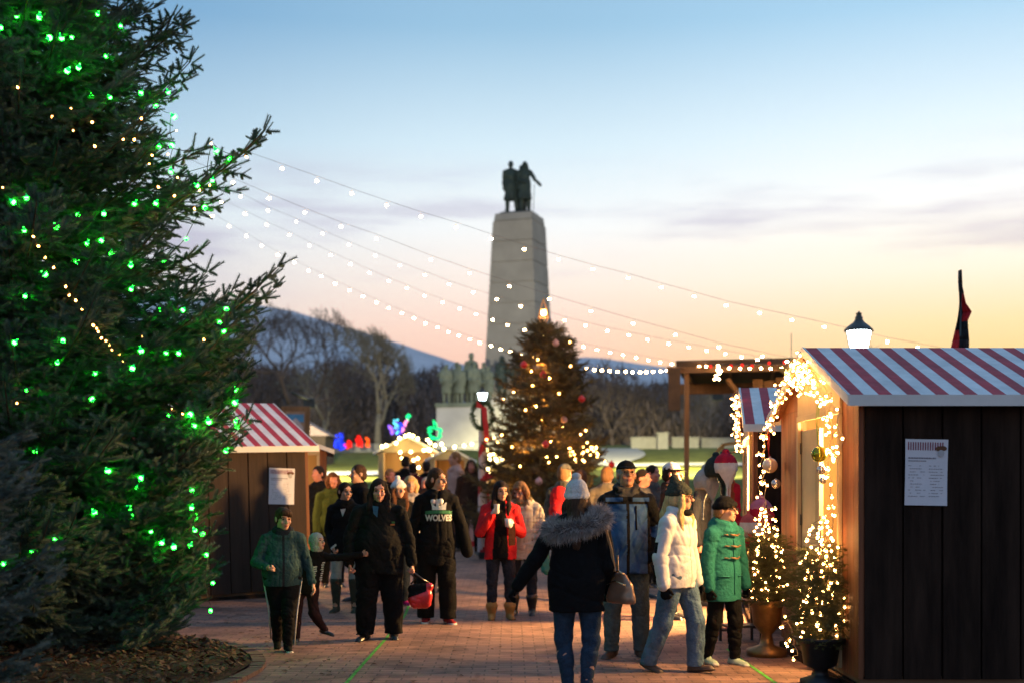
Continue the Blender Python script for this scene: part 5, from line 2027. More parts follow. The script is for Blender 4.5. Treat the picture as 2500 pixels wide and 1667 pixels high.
garland('garland of mini lights on the far rake of the lit gable and its far post',
        [[(10.75, 2.71), (11.3, rake(11.3)), (12.0, rake(12.0)), (12.22, 2.06)], [(10.85, 2.64), (11.5, 2.36), (12.0, 2.10)], [(12.24, 2.05), (12.26, 1.8), (12.2, 1.5), (12.24, 1.2), (12.15, .85), (12.2, .62)]], [34, 20, 40], 3)
garland('garland of mini lights on the near rake of the lit gable and beside its doorway',
        [[(10.72, 2.71), (10.2, rake(10.2)), (9.62, rake(9.62)), (9.42, 2.10)], [(10.72, 2.68), (10.35, 2.52), (9.95, 2.36), (9.7, 2.24)], [(9.72, 2.2), (9.66, 1.9), (9.80, 1.72), (9.66, 1.5), (9.62, 1.28), (9.84, 1.18), (9.72, .95), (9.86, .78)], [(9.45, 2.08), (9.40, 1.9), (9.52, 1.8)]], [28, 22, 40, 9], 4)
garland('bright tangle of mini lights in the peak of the lit gable', [[(11.05, 2.62), (10.75, 2.70), (10.4, 2.58)], [(11.0, 2.5), (10.6, 2.55), (10.3, 2.42)]], [26, 24], 6, x0=2.52, spread_=.06)
garland('mini lights on the gable of the second right hut', [[(15.1, 2.78), (14.6, 2.56), (13.85, 2.18), (13.72, 1.98)], [(15.1, 2.7), (14.3, 2.3), (13.8, 2.1)]], [34, 24], 7, x0=2.57, spread_=.08, slope=.15, yref=13.8)
garland('mini lights spilling onto the ground between the two potted lit trees', [[(11.2, .42), (11.0, .30), (10.9, .2), (10.75, .12)]], [9], 8, x0=2.5, spread_=.05)


# ---- potted lit trees
def potted(label, px, Y, z0, z1, rmax, seed, urn, X=None):
    X = P(px, 0, Y)[0] if X is None else X
    base = thing('potted_tree', label, 'potted tree', (X, Y, 0), group='potted lit trees at the hut door')
    H = z1 - z0
    pr = [0, .10, .35, .65, .9, 1.0]
    rr = [.55, .95, 1.0, .72, .32, .05]
    tw_ = conifer(seed, z0, z1, .055, 10, lambda z: rmax * np.interp((z - z0) / H, pr, rr), None, spacing=.075, latstep=.06, droop=.05, tipup=.15, latlen=.5, limb=.008)
    tw_ = (tw_[0], tw_[1], tw_[2], tw_[3] * .40, tw_[4])
    crown_mesh('crown', tw_, [twig_template(18, .17, .045, .006, np.random.default_rng(1))], POTG, base)
    limb_mesh('trunk', [((0, 0, z0 - .12), .02), ((0, 0, z1), .006)], tw_[4], BARK, base)
    MB().lathe(urn[0], (0, 0, 0), 20).build('pot', urn[1], base, True)
    # its lights
    t = thing('light_garland', 'mini lights wound round the ' + label.split(',')[0].replace('lit potted', 'potted'), 'light garland', (X, Y, z0), group='mini light garlands')
    rg_ = np.random.default_rng(seed + 5)
    n = 98
    wire = []
    for i in range(n):
        f = (i + .5) / n
        a = i * 1.55 + rg_.uniform(-.3, .3)
        z = H * (.03 + .94 * f)
        r = (rmax * np.interp(f, pr, rr) + .055) * rg_.uniform(.5, 1.1)
        p = np.array([r * math.cos(a), r * math.sin(a), z + rg_.normal(0, .02)])
        o = link('bulb', MM, t, p)
        o.rotation_euler = (rg_.uniform(-.6, .6), rg_.uniform(-.6, .6), 0)
        wire.append(p + np.array([0, 0, .006]))
    MB().tube(wire, .0022, 3).build('wire', CABLE, t, True)


POTG = foliage_mat('potted_needles', (.05, .055, .02), (.10, .10, .035), (.15, .14, .055), 9)
BRZ = mat('bronze_urn', (.30, .165, .06), .38, .3, 8, metal=.7)
BLK = mat('black_urn', (.012, .011, .011), .45, .2, 8, spec=.5)
potted('lit potted tree in the bronze urn, farther from the camera', 1872, 11.6, .46, 1.42, .125, 3, ([(.19, 0), (.19, .06), (.07, .10), (.05, .2), (.10, .26), (.13, .30), (.145, .45), (.20, .52), (.19, .53), (.12, .50)], BRZ))
potted('lit potted tree in the black urn, right at the open door', 2008, 9.85, .36, 1.36, .135, 8, ([(.16, 0), (.16, .05), (.07, .08), (.06, .13), (.13, .17), (.155, .32), (.21, .37), (.215, .39), (.20, .395), (.13, .37)], BLK), X=2.47)

# ---- baubles, ribbons
GLASSB = mat('clear_bauble', (.70, .55, .42), .12, .1, 5, metal=.35, spec=.8)
GOLDB = mat('green_gold_bauble', (.26, .26, .03), .15, .3, 6, metal=.8)
SILV = mat('silver_bauble', (.55, .52, .50), .18, .1, 6, metal=.8)
RIBR = mat('satin_red', (.55, .02, .02), .45, .15, 6)
RIBG = mat('satin_green', (.22, .36, .05), .45, .15, 6)


def bauble(label, X, Y, z, r, m, rib=None, ln=.5):
    t = thing('bauble', label, 'bauble', (X, Y, z), group='large baubles on the hut front')
    MB().ball((0, 0, 0), r, 18, 12).build('globe', m, t, True)
    MB().lathe([(r * .18, r * .96), (r * .18, r * 1.12), (r * .05, r * 1.16)], (0, 0, 0), 8).build('cap', SILV, t)
    if rib:
        V = MB()
        for k in range(3):
            y0 = -.03 + .03 * k
            a = [(-.012 + .01 * math.sin(j + k), y0 + .025 * math.sin(j * .9 + k), r * 1.1 + ln * (1 - j / 6)) for j in range(7)]
            for j in range(6):
                p, q = np.array(a[j]), np.array(a[j + 1])
                w_ = np.array([.004, .018, 0])
                V.prism([p - w_, p + w_, q + w_, q - w_], (0, 0, 0), (-.004, 0, 0))
        V.build('ribbon', rib, t)


bauble('clear round bauble hanging on a red ribbon at the far doorpost', 2.53, 12.05, 1.80, .075, GLASSB, RIBR, .26)
bauble('green-gold bauble hanging on a lime ribbon at the near doorpost', 2.53, 10.12, 1.86, .066, GOLDB, RIBG, .34)
bauble('small silver bauble under the green-gold bauble', 2.53, 10.05, 1.73, .038, SILV)
bauble('smaller silver bauble, lowest of those at the near doorpost', 2.53, 10.0, 1.645, .03, SILV)
bauble('silver bell bauble below the clear bauble at the far doorpost', 2.53, 11.78, 1.62, .045, SILV)
# ornaments on the decorated conifer
RB = mat('red_bauble', (.60, .012, .015), .3, .1, 5, spec=.6)
PB = mat('pink_bauble', (.55, .30, .28), .35, .1, 5, spec=.6)
ctw = cen[0] + np.array([CTX, CTY, 0])
cpx, cpy = 1250 + FPX * ctw[:, 0] / ctw[:, 1], HZ - FPX * (ctw[:, 2] - CZ) / ctw[:, 1]


def on_cen(px, py):
    d2 = (cpx - px) ** 2 + (cpy - py) ** 2
    i = np.where(d2 < 14 ** 2)[0]
    if len(i) < 3: i = np.argsort(d2)[:5]
    return P(px, py, np.min(ctw[i, 1]) - .06)


for px, py, m, lab_ in ((1279, 890, RB, 'red bauble highest on the decorated conifer, at its left edge'), (1326, 914, RB, 'red bauble near the upper middle of the decorated conifer'),
                        (1420, 973, RB, 'red bauble at the right edge of the decorated conifer'), (1332, 1084, RB, 'red bauble low in the middle of the decorated conifer'),
                        (1493, 1133, RB, 'red bauble at the lower right edge of the decorated conifer'), (1357, 838, PB, 'pink bauble near the top of the decorated conifer'),
                        (1377, 1024, PB, 'pink bauble right of the middle of the decorated conifer'), (1316, 1174, PB, 'large pale pink bauble at the bottom of the decorated conifer')):
    p = on_cen(px, py)
    r = .075 if px != 1316 else .08
    o = link('bauble', None or mesh_np('bauble', *[(lambda mb: (np.array(mb.v), mb.f))(MB().ball((0, 0, 0), r, 14, 10).lathe([(.018, r * .95), (.018, r + .02)], (0, 0, 0), 6))][0], [m]), None, p)
    tag(o, lab_, 'bauble', 'baubles on the decorated conifer')
CW = emis('bulb_cen', (1, .50, .12), 30)
CWM = bulb_mesh('bulb', CW, .021, .042, 6, 'ball')
t = thing('light_string', 'amber lights scattered over the decorated conifer, clustered low on its right side', 'light string', (CTX, CTY, 1))
rc = np.random.default_rng(12)
cl_px = [(1405 + 24 * rc.normal(), 1112 + 14 * rc.normal()) for _ in range(18)] + [(1440 + 16 * rc.normal(), 1095 + 8 * rc.normal()) for _ in range(12)] + \
        [(1313, 877), (1391, 835), (1393, 893), (1225, 1061), (1340, 1128), (1270, 1137), (1335, 1115), (1477, 1125), (1283, 1000), (1365, 960), (1300, 940), (1430, 1050), (1250, 1090), (1215, 1078), (1206, 1068), (1188, 1072)]
lw = []
for x, y in cl_px:
    p = on_cen(x, y) - np.array([CTX, CTY, 1])
    link('bulb', CWM, t, p)
    lw.append(p)
INB = bulb_mesh('bulb', emis('bulb_hidden_fill', (1, .42, .09), 260), .014, .03, 6, 'ball')  # unseen bulbs added deep in the crown to make its foliage glow
for y_ in np.linspace(815, 1075, 16):
    p = on_cen(1328 + rc.normal() * (8 + .26 * (y_ - 800)), y_) - np.array([CTX, CTY, 1]) + np.array([0, .36, 0])
    link('bulb', INB, t, p)
lw.sort(key=lambda p: p[2])
MB().tube(lw[:20], .004, 3).build('cable', CABLE, t)
GW = mat('topper_gold', (.62, .33, .14), .4, .2, metal=.5)
tp = P(1327, 782, 26.9)
t = thing('tree_topper', 'gold wire spire on the tip of the decorated conifer', 'tree topper', tp)
hgt = P(0, 728, 26.9)[2] - tp[2]
tb = MB()
for k in range(4):
    a = PI / 4 + PI / 2 * k
    q = np.array([.16 * math.cos(a), .16 * math.sin(a), .06])
    tb.tube([q, (0, 0, hgt)], .014, 5)
    q2 = np.array([.16 * math.cos(a + PI / 2), .16 * math.sin(a + PI / 2), .06])
    tb.tube([q, q2], .012, 5)
    tb.tube([q * .55 + np.array([0, 0, hgt * .4]), q2 * .55 + np.array([0, 0, hgt * .4])], .010, 5)
    tb.tube([q, (0, 0, -.15)], .012, 5)
tb.build('frame', GW, t)
MB().ball((0, 0, .16), .05, 8, 6).build('bulb', BULB_W, t)

# ---- lights on the mid-distance booths
BB = bulb_mesh('bulb', emis('bulb_booth', (1, .72, .26), 26, sample=False), .05, .1, 6, 'ball')


def bulbs_at(label, pix, Y, mesh, cat='string lights', name='string_lights', cable=True, group=None):
    b0 = P(pix[0][0], pix[0][1], Y)
    t = thing(name, label, cat, b0, group=group)
    for x, y in pix: link('bulb', mesh, t, P(x, y, Y) - b0)
    if cable: MB().tube([P(x, y - 2, Y) - b0 for x, y in pix], .008, 4).build('cable', CABLE, t)


bulbs_at('row of round bulbs up the gable of the bright middle booth', [(933, 1089), (943, 1086), (967, 1081), (975, 1069), (990, 1063), (999, 1060), (1008, 1063), (1020, 1070), (1044, 1073), (1050, 1080), (1062, 1086)], 40.8, BB, group='bulbs on the middle booths')
bulbs_at('bulbs round the serving window of the bright middle booth', [(977, 1103), (982, 1118), (996, 1123), (1003, 1102), (1010, 1122), (1020, 1118), (1035, 1098), (1044, 1097), (1050, 1098), (1058, 1113), (1022, 1140), (1021, 1163), (1020, 1176)], 40.7, BB, group='bulbs on the middle booths')
bulbs_at('bulbs strung from the bright middle booth to the candy-striped lamp post', [(1078, 1083), (1084, 1095), (1110, 1090), (1133, 1087), (1152, 1083), (1188, 1072)], 39.5, BB, group='bulbs on the middle booths')
bulbs_at('cluster of yellow bulbs on the booth beside the conifer', [(1190, 1098), (1196, 1110), (1206, 1106), (1210, 1116), (1220, 1112), (1226, 1118), (1195, 1122), (1212, 1122), (1190, 1145), (1196, 1153), (1190, 1166)], 36.7, BB, group='bulbs on the middle booths')

# ---- light sculptures on the slope
CB = {}


def glow_sculpture(label, px, py, Y, blobs, cols, n, r=.05, emi=2.2):
    "a wire figure wrapped in small coloured bulbs"
    c = P(px, py, Y)
    t = thing('light_figure', label, 'light figure', c, group='coloured light figures on the slope')
    rg_ = np.random.default_rng(int(px))
    wire = MB()
    k = FPX / Y
    for (x0, y0, x1, y1, w_) in blobs:
        a = np.array([x0 / k, 0, -y0 / k]); b = np.array([x1 / k, rg_.uniform(-.2, .2), -y1 / k])
        wire.tube([a, (a + b) / 2, b], w_ / k * .5, 6)
    wire.build('form', emis('glow_' + cols[0][0], cols[0][1], emi * .35, False), t, True)
    for i in range(n):
        x0, y0, x1, y1, w_ = blobs[i % len(blobs)]
        f = rg_.uniform(0, 1)
        a_ = rg_.uniform(PI, 2 * PI)
        rr = w_ / k * .55
        p = np.array([(x0 + (x1 - x0) * f) / k + rr * math.cos(a_), rr * math.sin(a_), -(y0 + (y1 - y0) * f) / k + rg_.normal(0, .04)])
        nm, cc = cols[i % len(cols)]
        if nm not in CB: CB[nm] = bulb_mesh('bulb', emis('fig_' + nm, cc, emi, False), r, r * 2, 6, 'ball')
        link('bulb', CB[nm], t, p)


BLUE = ('blue', (.02, .05, 1)); REDL = ('red', (1, .015, .01)); ORG = ('orange', (1, .10, .01)); GRN = ('green', (.01, .8, .22)); PUR = ('purple', (.32, .12, 1)); CYA = ('cyan', (.1, .7, .8)); PNK = ('pink', (1, .25, .5))
glow_sculpture('blue light figure shaped like an open hand on the stone wall', 824, 1075, 74, [(-16, 8, -8, 16, 8), (-6, -12, 0, 8, 8), (2, -6, 4, 10, 8), (10, -18, 12, 10, 9), (2, 12, 12, 18, 16)], [BLUE], 60, .07, 2.5)
glow_sculpture('small red light figure just right of the blue hand', 848, 1086, 74, [(-6, -1, -2, 7, 6), (4, -10, 6, 6, 7)], [REDL], 24, .06)
glow_sculpture('tall red light figure, second to the right of the blue hand', 875, 1078, 74, [(0, -16, 2, 12, 10), (6, -6, 6, 10, 7)], [REDL], 30, .06)
glow_sculpture('slim orange light figure at the right end of the stone wall row', 897, 1080, 74, [(0, -12, 1, 10, 6)], [ORG], 20, .06)
glow_sculpture('multicoloured light figure like a branching shrub above the bright booth', 972, 1045, 60, [(-22, -8, -12, 14, 4), (-6, -20, -2, 16, 9), (6, -12, 2, 14, 7), (22, -24, 8, 14, 4), (26, -32, 24, -26, 6)], [PUR, CYA, BLUE, PNK, GRN], 80, .05, 2.6)
glow_sculpture('green light figure beside the monument wing', 1062, 1052, 62, [(-12, -12, -12, 12, 7), (-2, -22, 2, -8, 6), (0, -8, 14, -4, 6), (13, -4, 12, 16, 6), (-8, 14, 10, 18, 7)], [GRN], 60, .06, 1.6)

# ------------------------------------------------------------------ lamps that light the place
WARM = (1, .56, .20)
lamp('hut_bulb', 'POINT', (3.05, 10.3, 1.95), 560, WARM, .16)
lamp('hut_bulb', 'POINT', (3.3, 14.6, 1.95), 3400, WARM, .22)
lamp('hut_bulb', 'POINT', (-4.6, 23.9, 1.95), 320, (1, .6, .24), .05)
lamp('hut_bulb', 'POINT', (-4.34, 19.07, 1.9), 260, (1, .6, .24), .05)
lamp('booth_bulb', 'POINT', (P(994, 0, 41)[0], 42.0, float(gz(41)) + 1.6), 130, (1, .66, .26), .1)
lamp('booth_bulb', 'POINT', (P(1098, 0, 40)[0], 40.8, float(gz(40)) + 1.4), 40, (1, .5, .15), .1)
lamp('booth_bulb', 'POINT', (P(1232, 0, 37)[0], 37.8, float(gz(37)) + 1.4), 60, (1, .66, .26), .1)
for dx_, dy_, z_ in ((-.5, -.5, 1.3), (.55, -.4, 1.5), (-.35, -.4, 2.3), (.35, -.4, 2.6), (0, -.32, 3.4), (-.1, -.25, 4.2)):
    lamp('crown_fill', 'POINT', (CTX + dx_, CTY + dy_, z_), 70, (1, .45, .10), .06)  # unseen lamps added inside the crown to strengthen its amber glow
lamp('pavilion_bulb', 'POINT', (7.0, 25.5, zr_ - .75), 160, (1, .58, .22), .1)
# ------------------------------------------------------------------ the people walking towards us and past the huts
BLACK = cloth('black_cloth', (.006, .006, .0065), .9)
BLACK2 = cloth('black_fleece', (.009, .009, .0085), .95)
NAVY = cloth('navy_cloth', (.014, .016, .022))
TEALG = cloth('teal_fleece', (.028, .060, .062), .95, .4, 120, .25)
GREYK = cloth('grey_knit', (.33, .35, .32), .95, .6, 150, .2)
CREAMK = cloth('cream_knit', (.62, .58, .53), .95, .7, 160, .12)
DENIM = cloth('denim_blue', (.022, .042, .072), .9, .3, 140, .3)
DENIMD = cloth('denim_dark', (.018, .024, .034), .9, .3, 140, .3)
DENIMG = cloth('denim_grey', (.070, .090, .088), .9, .3, 140, .25)
DENIML = cloth('denim_pale', (.085, .145, .205), .9, .3, 140, .25)
MAROON = cloth('dark_maroon', (.022, .010, .012))
PALEG = cloth('pale_leggings', (.30, .32, .28))
OLIVEB = cloth('olive_boot', (.050, .050, .034), .7)
SHOEB = mat('black_leather', (.014, .013, .012), .32, .3, 9, spec=.6)
SHOEBR = mat('brown_leather', (.055, .032, .018), .5, .3, 9, spec=.5)
TANB = mat('tan_suede', (.36, .20, .055), .85, .2, 12, bump=.3)
REDSH = cloth('red_canvas', (.26, .020, .020), .8)
MINT = cloth('mint_canvas', (.36, .46, .36), .8)
MAGEN = cloth('magenta_shoe', (.30, .015, .12), .7)
REDC = cloth('red_wool', (.58, .020, .022), .85, .25, 90, .10)
WHITEJ = cloth('white_nylon', (.58, .57, .56), .6, .12, 50, .05)
BLUEJ = cloth('blue_nylon', (.030, .075, .175), .65, .15, 60, .12)
CHAR = cloth('charcoal_nylon', (.006, .006, .006), .75)
COLLARG = cloth('grey_fleece', (.055, .052, .045), .95)
TEALD = cloth('teal_wool', (.016, .125, .105), .9, .3, 110, .10)
CREAMP = cloth('cream_nylon', (.62, .53, .38), .6, .12, 40, .06)
TANC = cloth('tan_fleece', (.26, .19, .09), .95)
GREYFUR = cloth('grey_fur_coat', (.30, .27, .26), .95, .8, 70, .3)
OLIVEK = cloth('olive_knit', (.040, .046, .036), .95, .6, 150, .25)
BROWNJ = cloth('brown_jacket', (.055, .028, .018))
CAMO = cloth('camo_jacket', (.10, .095, .075), .9, .3, 60, .6)
WHITEP = mat('white_plastic', (.70, .66, .66), .35, .05, 5)
WHITEPR = mat('white_print', (.55, .56, .52), .8, .15, 20)
GREENPR = mat('green_print', (.03, .16, .07), .8, .15, 20)
METALB = mat('bronze_leather', (.30, .17, .10), .32, .2, 7, metal=.45, spec=.6)
STRAP = mat('tan_strap', (.50, .30, .15), .5, .12, 9)
REDBAG = mat('red_patent', (.55, .015, .02), .3, .3, 6, spec=.6)
GOLDM = mat('gold_metal', (.60, .42, .20), .25, .1, metal=1)
WOODT = mat('toggle_horn', (.16, .08, .03), .4, .2, 20)
MATS['sole_' + SHOEB.name] = SHOEB
MATS['sole_' + SHOEBR.name] = SHOEBR
MATS['sole_' + OLIVEB.name] = OLIVEB
MATS['sole_' + TANB.name] = cloth('gum_sole', (.12, .07, .03))
GW_ = 'walkers on the plaza'


# --- boy in the teal fleece
def boy_paint(c, J):
    r = np.zeros(len(c), int)
    r[(c[:, 2] > J['neck'][2] - .012) & (np.hypot(c[:, 0] - J['neck'][0], c[:, 1] - J['neck'][1]) < .105)] = 1
    zip_ = (np.abs(c[:, 0] - J['neck'][0]) < .009) & (c[:, 1] < 0)
    r[zip_] = 1
    return r


def track_paint(c, J):
    r = np.zeros(len(c), int)
    return r


def p_boy(o, J):
    for sd, sx in (('a', -1), ('b', 1)):
        pts = [J['hip' + sd] + np.array([sx * .105, 0, 0]), J['knee' + sd] + np.array([sx * .078, 0, 0]), J['ank' + sd] + np.array([sx * .06, 0, .02])]
        MB().tube(pts, [.008, .008, .008], 5).build('side_stripe', WHITEPR, o, True)


o, J = person('boy in teal-grey zip fleece and black track trousers, nearest the spruce', 690, 1588, 1.40, 14,
              dict(uaa=(-.42, -.02, -1), faa=(.55, -.95, -.25), uab=(.34, -.02, -1), fab=(.24, -.2, -1), ula=(.10, .22, -1), lla=(.02, .5, -1), ulb=(-.07, -.16, -1), llb=(-.02, .06, -1), ftb=(.1, -1, -.1), fta=(0, -.8, -.5)),
              bw=1.22, thick=1.08, belly=.03, kid=1.12, head=(18, -8, 0), vox=.0075, curl=(1.0, .35),
              top=dict(mat=[TEALG, NAVY], o=.022, oc=.012, hem=-.085, wr=.006, fr=30, collar=.028, paint=boy_paint, name='fleece', end=.94),
              legs=dict(mat=BLACK, o=.018, oa=.012, wr=.006), shoes=BLACK2, hair=('fringe', H_BROWN), group=GW_, extras=p_boy)

# --- small child leaning, grey hood
def p_child(o, J):
    V, F = text_mesh('THE', .052, bold=.001)
    lettering(o, J, 'print', V, F, J['chest'][0] + .02, J['chest'][2] - .11, WHITEPR, rot=R(72))
    V, F = text_mesh('WILDER', .058, bold=.0015)
    lettering(o, J, 'print', V, F, J['chest'][0] + .09, J['chest'][2] - .09, WHITEPR, rot=R(72))


def p_child2(o, J):
    mb = MB()
    rr = np.random.default_rng(2)
    for c_, n in ((.0, 5), (.075, 9)):
        for i in range(n):
            z = J['chest'][2] + .02 - .022 * i - (.04 if n == 5 else 0)
            x = J['chest'][0] + .03 + c_ - .006 * i * .6
            y = J['topF'].front(x, z)
            if y is None: continue
            wv = rr.uniform(.016, .026)
            mb.prism([(x - wv, y - .004, z), (x + wv, y - .004, z + .004), (x + wv, y - .004, z + .015), (x - wv, y - .004, z + .012)], (0, 0, 0), (0, -.002, 0))
    mb.build('print', WHITEPR, o)


o, J = person('small child in a pale grey knitted hood reaching for the woman in black', 748, 1566, 1.13, 8,
              dict(uaa=(-.35, .25, -1), faa=(-.1, -.2, -1), uab=(1, -.12, .02), fab=(1, -.16, .16), ula=(-.16, 0, -1), lla=(-.02, .06, -1), ulb=(.06, -.06, -1), llb=(.34, .45, -.62), ftb=(.85, -.4, -.25), thumbb=(0, 0, 1)),
              bw=.95, kid=1.16, head=(48, 14, 6), lean=(.30, -.08), vox=.0075, curl=(.5, .9),
              top=dict(mat=BLACK, o=.016, oc=.012, hem=-.09, wr=.005, fr=30, name='sweatshirt'),
              legs=dict(mat=MAROON, o=.012, oa=.012, wr=.006), shoes=SHOEB, hat=('hood', GREYK), hair=('crop', H_DARK), group=GW_, extras=p_child2)

# --- young woman in the peacoat and tall boots
def p_pea(o, J):
    MB().prism([J['neck'] + np.array(q) for q in ((-.05, -.085, -.01), (.05, -.085, -.01), (.0, -.115, -.15))], (0, 0, 0), (0, -.006, 0)).build('shirt', cloth('white_shirt', (.50, .50, .47)), o)
    w = J['wria']
    MB().prism([w + np.array(q) for q in ((-.02, -.055, -.01), (.045, -.055, .045), (.058, -.055, .025), (-.005, -.055, -.035))], (0, 0, 0), (0, -.008, 0)).build('cuff', WHITEPR, o)


o, J = person('young woman in a short black coat, pale leggings and tall dark boots, looking aside', 842, 1493, 1.67, -6,
              dict(uaa=(-.22, .18, -1), faa=(.3, -.4, -.65), uab=(.2, .1, -1), fab=(.0, -.1, -1), ula=(-.06, -.05, -1), ulb=(.08, .04, -1)),
              bw=.95, head=(42, -4, 0), vox=.010, curl=(.9, .5),
              top=dict(mat=BLACK, o=.024, oc=.018, hem=-.16, flare=1.08, wr=.005, collar=.03, name='coat', vneck=.12),
              legs=dict(mat=PALEG, o=.006, oa=.006, wr=.004), shoes=OLIVEB, boots=.30, hair=('tied', H_DARK), group=GW_, extras=p_pea)


# --- broad woman in black
def p_black(o, J):
    MB().prism([J['neck'] + np.array(q) for q in ((-.06, -.115, .01), (.0, -.125, .0), (-.01, -.165, -.11), (-.05, -.15, -.07))], (0, 0, 0), (0, -.006, 0)).build('shirt_collar', cloth('blue_shirt', (.03, .09, .17)), o)
    mb = MB()
    for k, (x, z, w_, h) in enumerate(((.145, -.145, .045, .016), (.152, -.125, .034, .02))):
        mb.cur = k
        xx, zz_ = J['neck'][0] + x, J['neck'][2] + z - .05
        y = J['topF'].front(xx, zz_)
        y = -.2 if y is None else y
        mb.prism([(xx - w_ / 2, y - .006, zz_), (xx + w_ / 2, y - .002, zz_), (xx + w_ / 2, y - .002, zz_ + h), (xx - w_ / 2, y - .006, zz_ + h)], (0, 0, 0), (0, -.004, 0))
    mb.build('emblem', [mat('emblem_orange', (.50, .13, .03), .7), mat('emblem_green', (.03, .12, .03), .7)], o)


o, Jbw = person('broad long-haired woman dressed all in black with a small colourful chest emblem', 925, 1560, 1.70, 4,
                dict(uaa=(-.34, -.02, -1), faa=(.02, -.30, -1), uab=(.34, .05, -1), fab=(.16, -.10, -1), ula=(-.05, -.12, -1), lla=(-.05, .05, -1), ulb=(.09, .06, -1), llb=(.03, .16, -1), fta=(-.45, -1, -.1)),
                bw=1.42, thick=1.18, belly=.045, head=(4, -8, 0), vox=.0085, curl=(.8, 1.0), skin=SKIN_PINK,
                top=dict(mat=BLACK2, o=.030, oc=.024, hem=-.19, flare=1.04, wr=.008, fr=16, collar=.022),
                legs=dict(mat=BLACK, o=.030, oa=.045, wr=.009, fr=18), shoes=SHOEB, hair=('long', H_DARK), group=GW_, extras=p_black)


# --- long-haired man in the WOLVES hoodie
def p_wolves(o, J):
    c = J['chest']
    x0, z0_ = c[0] + .02, c[2] - .005
    V, F = text_mesh('WOLVES', .098, bold=.004)
    V = V * np.array([.80, 1.0, 1])
    lettering(o, J, 'lettering', V, F, x0, z0_ - .09, WHITEPR, .006)

    def patch(name, poly, m, lift, n=10):
        poly = np.array(poly, float)
        cV = [(p[0], p[1], 0) for p in poly]
        lettering(o, J, name, np.array(cV), [tuple(range(len(poly)))], x0, z0_, m, lift)
    for i in range(8):
        xa, xb = -.155 + .31 * i / 8, -.155 + .31 * (i + 1) / 8
        f = lambda x: .012 * (1 - (x / .155) ** 2)
        patch('print', [(xa, -.018 + f(xa)), (xb, -.018 + f(xb)), (xb, .020 + f(xb)), (xa, .020 + f(xa))], GREENPR, .005)
    for xa, xb, hgt, tipx in ((-.078, -.030, .105, -.085), (-.034, .012, .16, -.022), (.002, .036, .10, .042), (.03, .082, .12, .082)):
        patch('print', [(xa, .036), (xb, .036), (xb, .065), (tipx + .012, hgt), (tipx - .004, hgt), (xa, .07)], WHITEPR, .007)
    hp_m = MB()
    n_ = J['neck'] + J['up'] * .02
    ring = [n_ + np.array([.094 * math.cos(a), .094 * math.sin(a) - .01, -.035 + .05 * math.sin(a)]) for a in np.linspace(-PI * .36, PI * 1.36, 18)]
    hp_m.tube(ring, .011, 6)
    for k, q in enumerate((ring[0], ring[-1])):
        sx = 1 if k == 0 else -1
        hp_m.ball(q + np.array([.0, -.012, -.012]), (.036, .026, .040), 12, 8)
    hp_m.build('headphones', WHITEP, o, True)


o, J = person('long-haired man in a black WOLVES hoodie, white headphones round his neck', 1066, 1520, 1.83, 6,
              dict(uaa=(-.26, .10, -1), faa=(-.02, -.12, -1), uab=(.36, .05, -1), fab=(.22, -.06, -1), ula=(-.06, .08, -1), lla=(-.0, .12, -1), ulb=(.06, -.1, -1), llb=(.03, .02, -1), ftb=(.35, -1, -.1)),
              bw=1.0, thick=1.0, head=(50, -2, 0), vox=.0085, curl=(.5, .5), hands=False,
              top=dict(mat=BLACK, o=.032, oc=.032, hem=-.26, flare=1.06, wr=.009, fr=15, hood=True, name='hoodie', end=1.12, collar=.01),
              legs=dict(mat=BLACK, o=.035, oa=.050, wr=.010, fr=17), shoes=REDSH, hair=('tied', H_BROWN), group=GW_, extras=p_wolves)


# --- woman in the open red coat
def red_paint(c, J):
    r = np.zeros(len(c), int)
    nx = J['neck'][0]
    t = np.clip((J['neck'][2] - c[:, 2]) / .55, 0, 1)
    r[(c[:, 1] < -.02) & (c[:, 0] > nx - .055 - .05 * t) & (c[:, 0] < nx + .050 + .03 * t) & (np.abs(c[:, 0] - nx) < .12) & (c[:, 1] > -.26)] = 1
    r[(c[:, 1] < -.06) & (np.abs(c[:, 0] - nx) < .04)] = 1
    return r


def p_red(o, J):
    MB().lathe([(.026, -.05), (.034, .05), (.036, .055), (.030, .05)], J['palma'] + np.array([0.0, -.02, .03]), 14).build('cup', WHITEP, o, True)
    mb = MB().lathe([(.032, -.05), (.038, .045), (.034, .045), (.03, -.03)], J['palmb'] + np.array([-.01, -.03, .02]), 14)
    mb.build('cup', WHITEP, o, True)
    MB().box(J['waist'] + np.array([.075, -.235, -.10]), J['waist'] + np.array([.155, -.20, .16])).build('scarf_end', cloth('brown_scarf', (.13, .05, .022)), o)
    MB().box(J['waist'] + np.array([-.29, -.02, -.02]), J['waist'] + np.array([-.15, .08, .10])).build('bag', BLACK, o, bevel=.02)


o, J = person('dark-haired woman in an open red coat and tan boots drinking from a cup', 1222, 1510, 1.68, 6,
              dict(uaa=(-.28, -.30, -.9), faa=(.66, -.42, 1.10), uab=(.30, .10, -1), fab=(-.42, -.75, .30), ula=(-.04, -.03, -1), ulb=(.06, .0, -1), thumba=(.5, .5, .4), thumbb=(0, -.3, 1)),
              bw=.98, head=(14, -6, 0), vox=.0080, curl=(.9, .9), gloves=cloth('white_glove', (.62, .58, .58)),
              top=dict(mat=[REDC, BLACK], o=.032, oc=.022, hem=-.145, flare=1.12, wr=.006, fr=20, collar=.018, paint=red_paint, name='coat', end=.96, gap=.55),
              legs=dict(mat=DENIMD, o=.010, oa=.010, wr=.005), shoes=TANB, boots=.06, hair=('long', H_DARK), group=GW_, extras=p_red)


# --- woman in the cream puffer
def puff(F, J):
    pass


